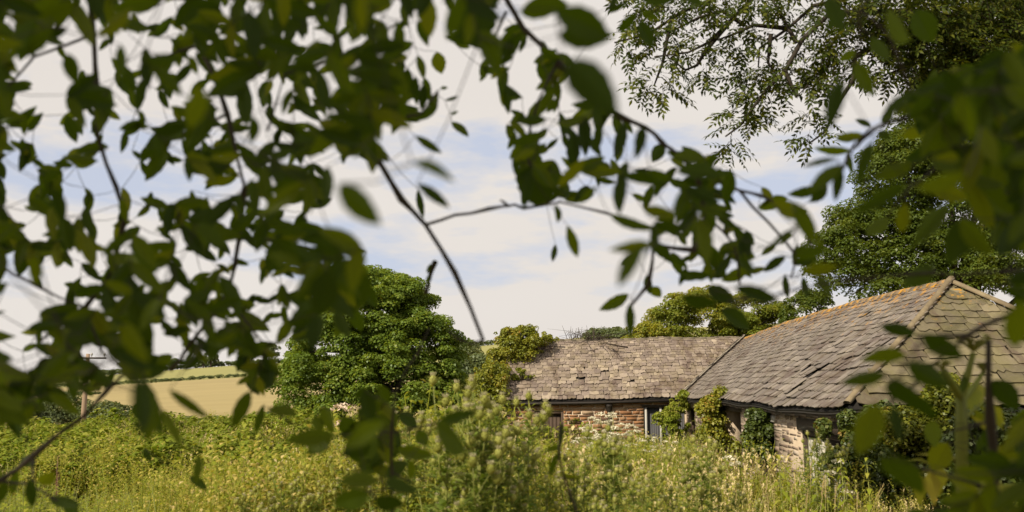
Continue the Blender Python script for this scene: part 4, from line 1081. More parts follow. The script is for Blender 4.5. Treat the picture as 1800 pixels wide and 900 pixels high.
# ------------------------------------------------------------------ plants one can count
def to_top(root_proto, H, px, py, Y, rz, dx=0.0):
    """scale and place a plant so that its top shows at a pixel"""
    top = atY(px, py, Y); z = gz(top.x, Y) - 0.05; s = max(0.2, (top.z - z) / H)
    root_proto.location = (top.x, Y, z); root_proto.scale = (s, s, s); root_proto.rotation_euler = (0, 0, rz)
def thistle(seed, label, group):
    r_ = random.Random(seed); t = empty('thistle', (0, 0, 0), label, 'thistle', group)
    H = 1.5; stem = MB(); leaves = MB(); heads = []
    main = [Vector((0, 0, 0)), Vector((r_.gauss(0, .02), r_.gauss(0, .02), .55)), Vector((r_.gauss(0, .03), r_.gauss(0, .03), 1.05)), Vector((0, 0, H - .06))]
    stem.tube(main, [.011, .009, .007, .005], 6); heads.append(main[-1])
    def on(t): k = min(2, int(t * 3)); return main[k].lerp(main[k + 1], t * 3 - k)
    br = []
    for k in range(r_.randint(5, 7)):
        q = r_.uniform(.42, .9); b = on(q); a = k * 2.4 + r_.random(); d = Vector((math.cos(a), math.sin(a), 0)); L = r_.uniform(.16, .34)
        e = b + d * L * .55 + ZZ * L; m = b + d * L * .42 + ZZ * L * .42
        stem.tube([b, m, e], [.005, .0045, .0035], 5); heads.append(e); br.append((b, m, e))
        if r_.random() < .6:
            e2 = m + d.cross(ZZ) * r_.choice((-.09, .09)) + ZZ * L * .45; stem.tube([m, e2], [.0035, .003], 4); heads.append(e2)
    def spiny(b, d, L):
        d = d.normalized(); s = d.cross(ZZ).normalized(); n = 5
        for i in range(n):
            t = (i + .6) / n; p = b + d * L * t - ZZ * L * .3 * t * t
            for sg in (-1, 1):
                lf(leaves, p, d * .7 + s * sg + ZZ * .25, L * .34 * (1.1 - t * .6), L * .14, r_.random(), 0, .1)
        lf(leaves, b, d + ZZ * .2, L, L * .22, r_.random(), 0, .3)
    for k in range(34):
        q = .12 + .84 * k / 33; a = k * 2.4; spiny(on(q), Vector((math.cos(a), math.sin(a), .35)), .26 * (1.2 - .70 * q))
    for (b, m, e) in br:
        for q in (.15, .35, .55, .75): a = r_.uniform(0, 6.28); spiny(b.lerp(e, q), Vector((math.cos(a), math.sin(a), .5)), .11 * (1.2 - .5 * q))
    stem.build('stem', M['stemgreen'], t, smooth=True); leaves.build('foliage', M['thistle'], t)
    for h in heads:
        mb = MB(); mb.tube([h - ZZ * .012, h, h + ZZ * .016, h + ZZ * .034, h + ZZ * .044], [.007, .019, .025, .019, .012], 8)
        for k in range(34):
            a = k * 2.4; z = -.008 + .046 * (k / 34); rad = .02; d = Vector((math.cos(a), math.sin(a), r_.uniform(.1, 1.0)))
            p = h + Vector((math.cos(a) * rad, math.sin(a) * rad, z)); lf(mb, p, d, r_.uniform(.02, .036), .008, r_.random(), 0, 0)
        hd = mb.build('flower_head', M['thistle_head'], t)
        mb = MB()
        for k in range(26):
            a = k * 2.4; rd = .016 * math.sqrt(k / 26); p = h + ZZ * .042 + Vector((math.cos(a) * rd, math.sin(a) * rd, 0)); lf(mb, p, Vector((math.cos(a) * .4, math.sin(a) * .4, 1)), r_.uniform(.018, .032), .007, r_.random(), 0, -.0)
        o = mb.build('tuft', M['tuft'], hd)
    return t, H
thp = []
TL = ['tallest tufted thistle, leftmost of those before the dark ivy bush', 'tufted thistle just right of the tallest one, before the ivy bush', 'thick-headed thistle in the middle of the tall clump by the gable', 'tufted thistle reaching up to the left eave of the slate roof', 'thistle with its head under the left end of the gutter', 'thistle just left of the dark plank door', 'shorter thistle low in the tall clump left of the barn', 'thistle before the sycamore, left of the tall clump', 'thistle low before the right foot of the sycamore', 'thistle left of the black downpipe, before the stone wall', 'thistle just right of the downpipe, before the stone wall', 'shorter thistle between the two below the downpipe', 'thistle pair-head before the corrugated opening, left one', 'thistle pair-head before the corrugated opening, right one', 'lower thistle left of the pair near the inner barn corner', 'thistle alone in the leaves below the corrugated opening', 'low thistle below the stone wall, half sunk in leaves', 'left of two thistles below the right door jamb', 'right of two thistles below the right door jamb', 'lowest thistle at the bottom edge below the downpipe', 'thistle in the heart of the clump below the gable', 'leafy thistle under the heart of the clump', 'left thistle of the grey-green patch near the reddish dock', 'right thistle of the grey-green patch near the reddish dock', 'leftmost low thistle at the bottom of the meadow', 'low thistle right beside the leftmost one at the bottom', 'low thistle below the faded umbels', 'thistle beside the short dock spikes', 'thistle behind the blurred sapling leaves', 'thistle below the curled dark twig', 'low thistle in deep leaves right of centre at the bottom', 'thistle nearest the straw-coloured plumes, left one', 'thistle nearest the straw-coloured plumes, right one', 'low thistle under the clump, left one at the bottom', 'lowest thistle right of the sapling', 'low thistle under the clump, right one at the bottom', 'thistle reaching highest before the bleached plank doors', 'thistle before the middle of the bleached plank doors', 'thistle before the left jamb of the plank doors', 'thistle before the right end of the plank doors']
GT = 'thistles standing in the near meadow'
spots = [(783, 684, 5.2), (822, 688, 5.6), (843, 706, 5.0), (872, 702, 5.4), (930, 712, 6.0), (908, 735, 6.2), (838, 742, 5.0), (720, 735, 6.4), (770, 760, 6.2), (1063, 767, 6.5), (1085, 762, 6.8), (1078, 782, 6.4), (1232, 785, 7.0), (1247, 788, 7.4), (1204, 808, 7.0), (1145, 812, 6.4), (1110, 835, 6.0), (1008, 806, 6.4), (1028, 806, 6.8), (1043, 880, 5.6), (910, 780, 5.6), (880, 800, 5.2), (495, 842, 7.2), (525, 834, 7.6), (430, 866, 7.0), (460, 880, 6.6), (560, 862, 6.8), (600, 815, 7.4), (650, 850, 6.2), (960, 830, 5.6), (1180, 850, 6.6), (1290, 860, 7.6), (1330, 880, 8), (780, 850, 5.4), (700, 880, 5.6), (840, 880, 5.0), (1432, 768, 12.5), (1455, 778, 13.0), (1418, 786, 12.0), (1476, 790, 12.6)]
rt = random.Random(4)
for i, (px, py, Y) in enumerate(spots):
    if i < 5:
        t, H = thistle(200 + i, 'tall green thistle with pale tufted heads', GT); thp.append(t)
    else: t = copy_tree(thp[i % 5])
    t['label'] = TL[i]
    to_top(t, 1.53, px, py, Y, rt.uniform(0, 6.28))
# labels are shared only by thistles nothing tells apart

def umbellifer(seed, label, group, mat, nh=6, spread=.35, H=1.3):
    r_ = random.Random(seed); t = empty('umbel_plant', (0, 0, 0), label, 'wildflower', group); stem = MB(); fol = MB()
    top = Vector((0, 0, H)); stem.tube([Vector((0, 0, 0)), Vector((.02, 0, H * .5)), top], [.009, .007, .004], 6)
    hs = [top]
    for k in range(nh - 1):
        q = r_.uniform(.45, .85); a = k * 2.4 + r_.random(); b = Vector((.02, 0, H * q)); L = spread * r_.uniform(.6, 1); e = b + Vector((math.cos(a), math.sin(a), 0)) * L + ZZ * L * r_.uniform(.5, .9)
        stem.tube([b, b.lerp(e, .5) + ZZ * -.02, e], [.005, .004, .003], 5); hs.append(e)
    for k in range(14):
        a = r_.uniform(0, 6.28); b = Vector((.02, 0, H * r_.uniform(.05, .7)))
        for q in range(5): lf(fol, b + Vector((math.cos(a), math.sin(a), .3)) * .05 * q, Vector((math.cos(a + r_.gauss(0, .8)), math.sin(a + r_.gauss(0, .8)), .2)), .07, .03, r_.random(), 0)
    stem.build('stem', M['stemgreen'], t); fol.build('foliage', M['herb'], t)
    for h in hs:
        mb = MB(); R0 = r_.uniform(.08, .13)
        for k in range(60):
            a = k * 2.4; rd = R0 * math.sqrt((k + .5) / 60); c = h + Vector((math.cos(a) * rd, math.sin(a) * rd, .03 - .35 * rd * rd / R0 + r_.uniform(-.02, .02)))
            s = .017; d = Vector((math.cos(a + 1), math.sin(a + 1), 0)) * s; e = Vector((-math.sin(a + 1), math.cos(a + 1), r_.uniform(-1.4, 1.4))) * s
            mb.add(np.array([tuple(c + d), tuple(c + e), tuple(c - d), tuple(c - e)]), [(0, 1, 2, 3)], r_.random())
            if k % 3 == 0: mb.add(np.array([tuple(h), tuple(h + Vector((.002, .002, 0))), tuple(c)]), [(0, 1, 2)], 0, 1)
        mb.build('umbel', [mat, M['stemgreen']], t)
    return t, H
GU = 'white umbel flowers by the barn wall'
ups = []
UL = ['umbel flower highest up the stone wall, left of the downpipe', 'cream umbel flower just left of the downpipe', 'cream umbel flower directly before the downpipe', 'cream umbel flower right of the downpipe at mid wall', 'cream umbel flower low before the downpipe foot', 'cream umbel flower below the leftmost one by the wall', 'cream umbel flower midway between downpipe and pale posts', 'cream umbel flower next to the pale post of the opening', 'cream umbel flower below the corrugated opening', 'low cream umbel flower left below the corrugated opening', 'low cream umbel flower at the foot of the stone wall', 'low cream umbel flower by the elder shrub', 'low cream umbel flower right of the wall foot', 'low cream umbel flower below the plank door jamb']
us_ = [(1040, 733, 29), (1056, 726, 29.5), (1078, 731, 28.5), (1092, 744, 28), (1064, 755, 27), (1034, 756, 27.5), (1106, 757, 28), (1118, 750, 29), (1150, 768, 26), (1128, 772, 25), (1048, 770, 24), (1170, 775, 24.5), (1082, 775, 24), (1010, 775, 25)]
for i, (px, py, Y) in enumerate(us_):
    if i < 4: t, H = umbellifer(300 + i, '', GU, M['umbel'], 6, .40); ups.append(t)
    else: t = copy_tree(ups[i % 4])
    t['label'] = UL[i]
    to_top(t, 1.33, px, py, Y, rt.uniform(0, 6.28))
t, H = umbellifer(320, 'wildflower with faded pink umbels standing against the sycamore', None, M['pinkumbel'], 7, .22); to_top(t, H + .03, 603, 712, 12.0, .6)
t, H = umbellifer(321, 'single white umbel standing in leaves before the creeper doorways', None, M['umbel'], 3, .2); to_top(t, H + .03, 1283, 802, 13.0, 1.6)
t, H = umbellifer(322, 'small white umbel below the bleached plank doors', None, M['umbel'], 3, .2); to_top(t, H + .03, 1474, 808, 12.5, 2.6)
# dock: rusty seed spikes
def dock(seed, label):
    r_ = random.Random(seed); t = empty('dock_plant', (0, 0, 0), label, 'dock plant', 'dock plants with rusty spikes'); st = MB(); sd = MB(); H = 1.2
    for k in range(3):
        d = Vector((r_.gauss(0, .07), r_.gauss(0, .07), 0)); h = H * (1 if k == 0 else r_.uniform(.6, .85)); st.tube([Vector((0, 0, 0)), ZZ * h * .5 + d * .5, ZZ * h + d], [.007, .006, .002], 5)
        for q in range(70):
            u = .45 + .55 * q / 69; p = ZZ * h * u + d * u * u; a = r_.uniform(0, 6.28); lf(sd, p + Vector((math.cos(a), math.sin(a), 0)) * .012, Vector((math.cos(a), math.sin(a), .7)), .028, .014, r_.random(), 0)
    st.build('stem', M['dock'], t); sd.build('seed_spike', M['dock'], t, 'stuff'); return t, H
dp_ = []
for i, (px, py, Y, lab) in enumerate([(590, 765, 11, 'rust-brown dock spike under the faded umbels'), (572, 785, 11.5, 'short dock spike left of the taller rust-brown one'), (608, 782, 12, 'dock spike just right of the tallest rust-brown one'), (105, 800, 14, 'rusty dock spike in the grass at left below the pole'), (425, 812, 12, 'reddish dock spike in the open meadow left of centre')]):
    if i < 2: t, H = dock(340 + i, lab); dp_.append(t)
    else: t = copy_tree(dp_[i % 2]); t['label'] = lab
    to_top(t, 1.2, px, py, Y, rt.uniform(0, 6.28))
# nettles and plumed grasses at the right
def nettle(seed):
    r_ = random.Random(seed); t = empty('nettle', (0, 0, 0), '', 'nettle', 'nettles before the barn corner'); st = MB(); fo = MB(); H = 1.15
    st.tube([Vector((0, 0, 0)), Vector((.02, .01, .6)), Vector((.05, .02, H))], [.008, .006, .003], 5)
    for k in range(13):
        z = .12 + (H - .12) * k / 12; L = .16 * (1.2 - .75 * k / 12)
        for sg in (0, math.pi):
            a = k * 1.57 + sg + r_.gauss(0, .2); fo = MB(); lf(fo, Vector((.05 * (z / H) ** 2, .02 * (z / H) ** 2, z)), Vector((math.cos(a), math.sin(a), -.1)), L, L * .5, r_.random(), 0, .55); fo.build('leaf', M['herb'], t)
    st.build('stem', M['stemgreen'], t); return t, H
np0 = []
for i in range(15):
    px = 1375 + (i * 37) % 165; py = 800 + (i * 53) % 76; Y = 8.5 + (i * 29 % 40) / 10
    if i < 3: t, H = nettle(360 + i); np0.append(t)
    else: t = copy_tree(np0[i % 3])
    t['label'] = 'yellow-green nettle with drooping pointed leaves below the plank doors'
    to_top(t, 1.15, px, py, Y, rt.uniform(0, 6.28))
def plume(seed):
    r_ = random.Random(seed); t = empty('plumed_grass', (0, 0, 0), '', 'grass plant', 'plumed grasses at the lower right'); st = MB(); pl = MB(); H = 1.2
    d = Vector((r_.gauss(0, .12), r_.gauss(0, .12), 0)); st.tube([Vector((0, 0, 0)), ZZ * H * .6 + d * .2, ZZ * H * .97 + d], [.004, .003, .0015], 4)
    for q in range(90):
        u = .82 + .18 * q / 89; p = ZZ * H * u + d * u ** 2.5; a = r_.uniform(0, 6.28); lf(pl, p, Vector((math.cos(a) * .5, math.sin(a) * .5, 1)) + d, .035, .006, r_.random(), 0, 0)
    for k in range(5): blade(st, Vector((0, 0, H * .1 * k)), Vector((math.cos(k * 2.4), math.sin(k * 2.4), 0)), .4, .01, r_.random(), 0, 3, .8)
    st.build('stem', M['straw'], t); pl.build('plume', M['straw'], t); return t, H
pl0 = []
for i, (px, py, Y) in enumerate([(1432, 838, 8), (1446, 850, 8.4), (1460, 856, 8), (1408, 862, 8.6), (1400, 838, 9), (1500, 868, 8), (1380, 852, 9), (1470, 838, 9.5), (1418, 815, 11), (1350, 868, 8.4), (1510, 850, 9), (1340, 840, 10)]):
    if i < 3: t, H = plume(380 + i); pl0.append(t)
    else: t = copy_tree(pl0[i % 3])
    t['label'] = 'straw-coloured plumed grass stalk rising among the nettles'
    to_top(t, 1.2, px, py, Y, rt.uniform(0, 6.28))
# hogweed close by at the right, out of focus
def hogweed():
    D = 2.6; t = empty('hogweed', at(1690, 900, D), 'tall green hogweed going to seed, before the end slope of the roof', 'hogweed')
    P3 = lambda x, y, d=0: at(x, y, D + d); st = MB()
    st.tube([P3(1692, 960), P3(1690, 760), P3(1690, 695)], [.020, .018, .016], 10); st.tube([P3(1690, 700), P3(1702, 655), P3(1711, 620)], [.012, .010, .008], 8); st.tube([P3(1690, 700), P3(1672, 672, -.05), P3(1660, 652, -.1)], [.012, .010, .009], 8); st.tube([P3(1692, 705), P3(1712, 680, .1), P3(1728, 655, .15)], [.009, .008, .006], 8)
    st.build('stem', M['stemgreen'], t, smooth=True); r_ = random.Random(9)
    for (x, y, d, w, hgt, n) in [(1711, 618, 0, 40, 28, 26), (1657, 650, -.1, 16, 14, 12), (1728, 655, .15, 14, 16, 12)]:
        mb = MB(); o = P3(x, y, d)
        for k in range(n):
            q = P3(x + r_.uniform(-w, w) * .8, y - hgt * r_.uniform(.5, 1.0), d + r_.uniform(-.05, .05)); mb.tube([o, o.lerp(q, .5) + ZZ * .005, q], [.003, .0025, .002], 4, r=r_.random())
            for e in range(9):
                a = r_.uniform(0, 6.28); lf(mb, q, Vector((math.cos(a), math.sin(a), .6)), .014, .008, r_.random(), 0, 0)
        mb.build('seed_umbel', M['stemgreen'], t)
    for (x, y, x2, y2) in [(1690, 800, 1600, 840), (1692, 850, 1770, 880), (1690, 740, 1735, 700)]:
        fo = MB(); a = P3(x, y); b = P3(x2, y2, .1); d = b - a; fo.tube([a, b], [.006, .003], 5, m=1)
        for k in range(7):
            p = a.lerp(b, .3 + .1 * k); s = d.cross(Vector((0, 1, 0))).normalized() * (1 if k % 2 else -1); lf(fo, p, d.normalized() * .6 + s + Vector((0, r_.uniform(-.4, .4), 0)), .10, .055, r_.random(), 0)
        fo.build('leaf', [M['herb'], M['stemgreen']], t)
hogweed()

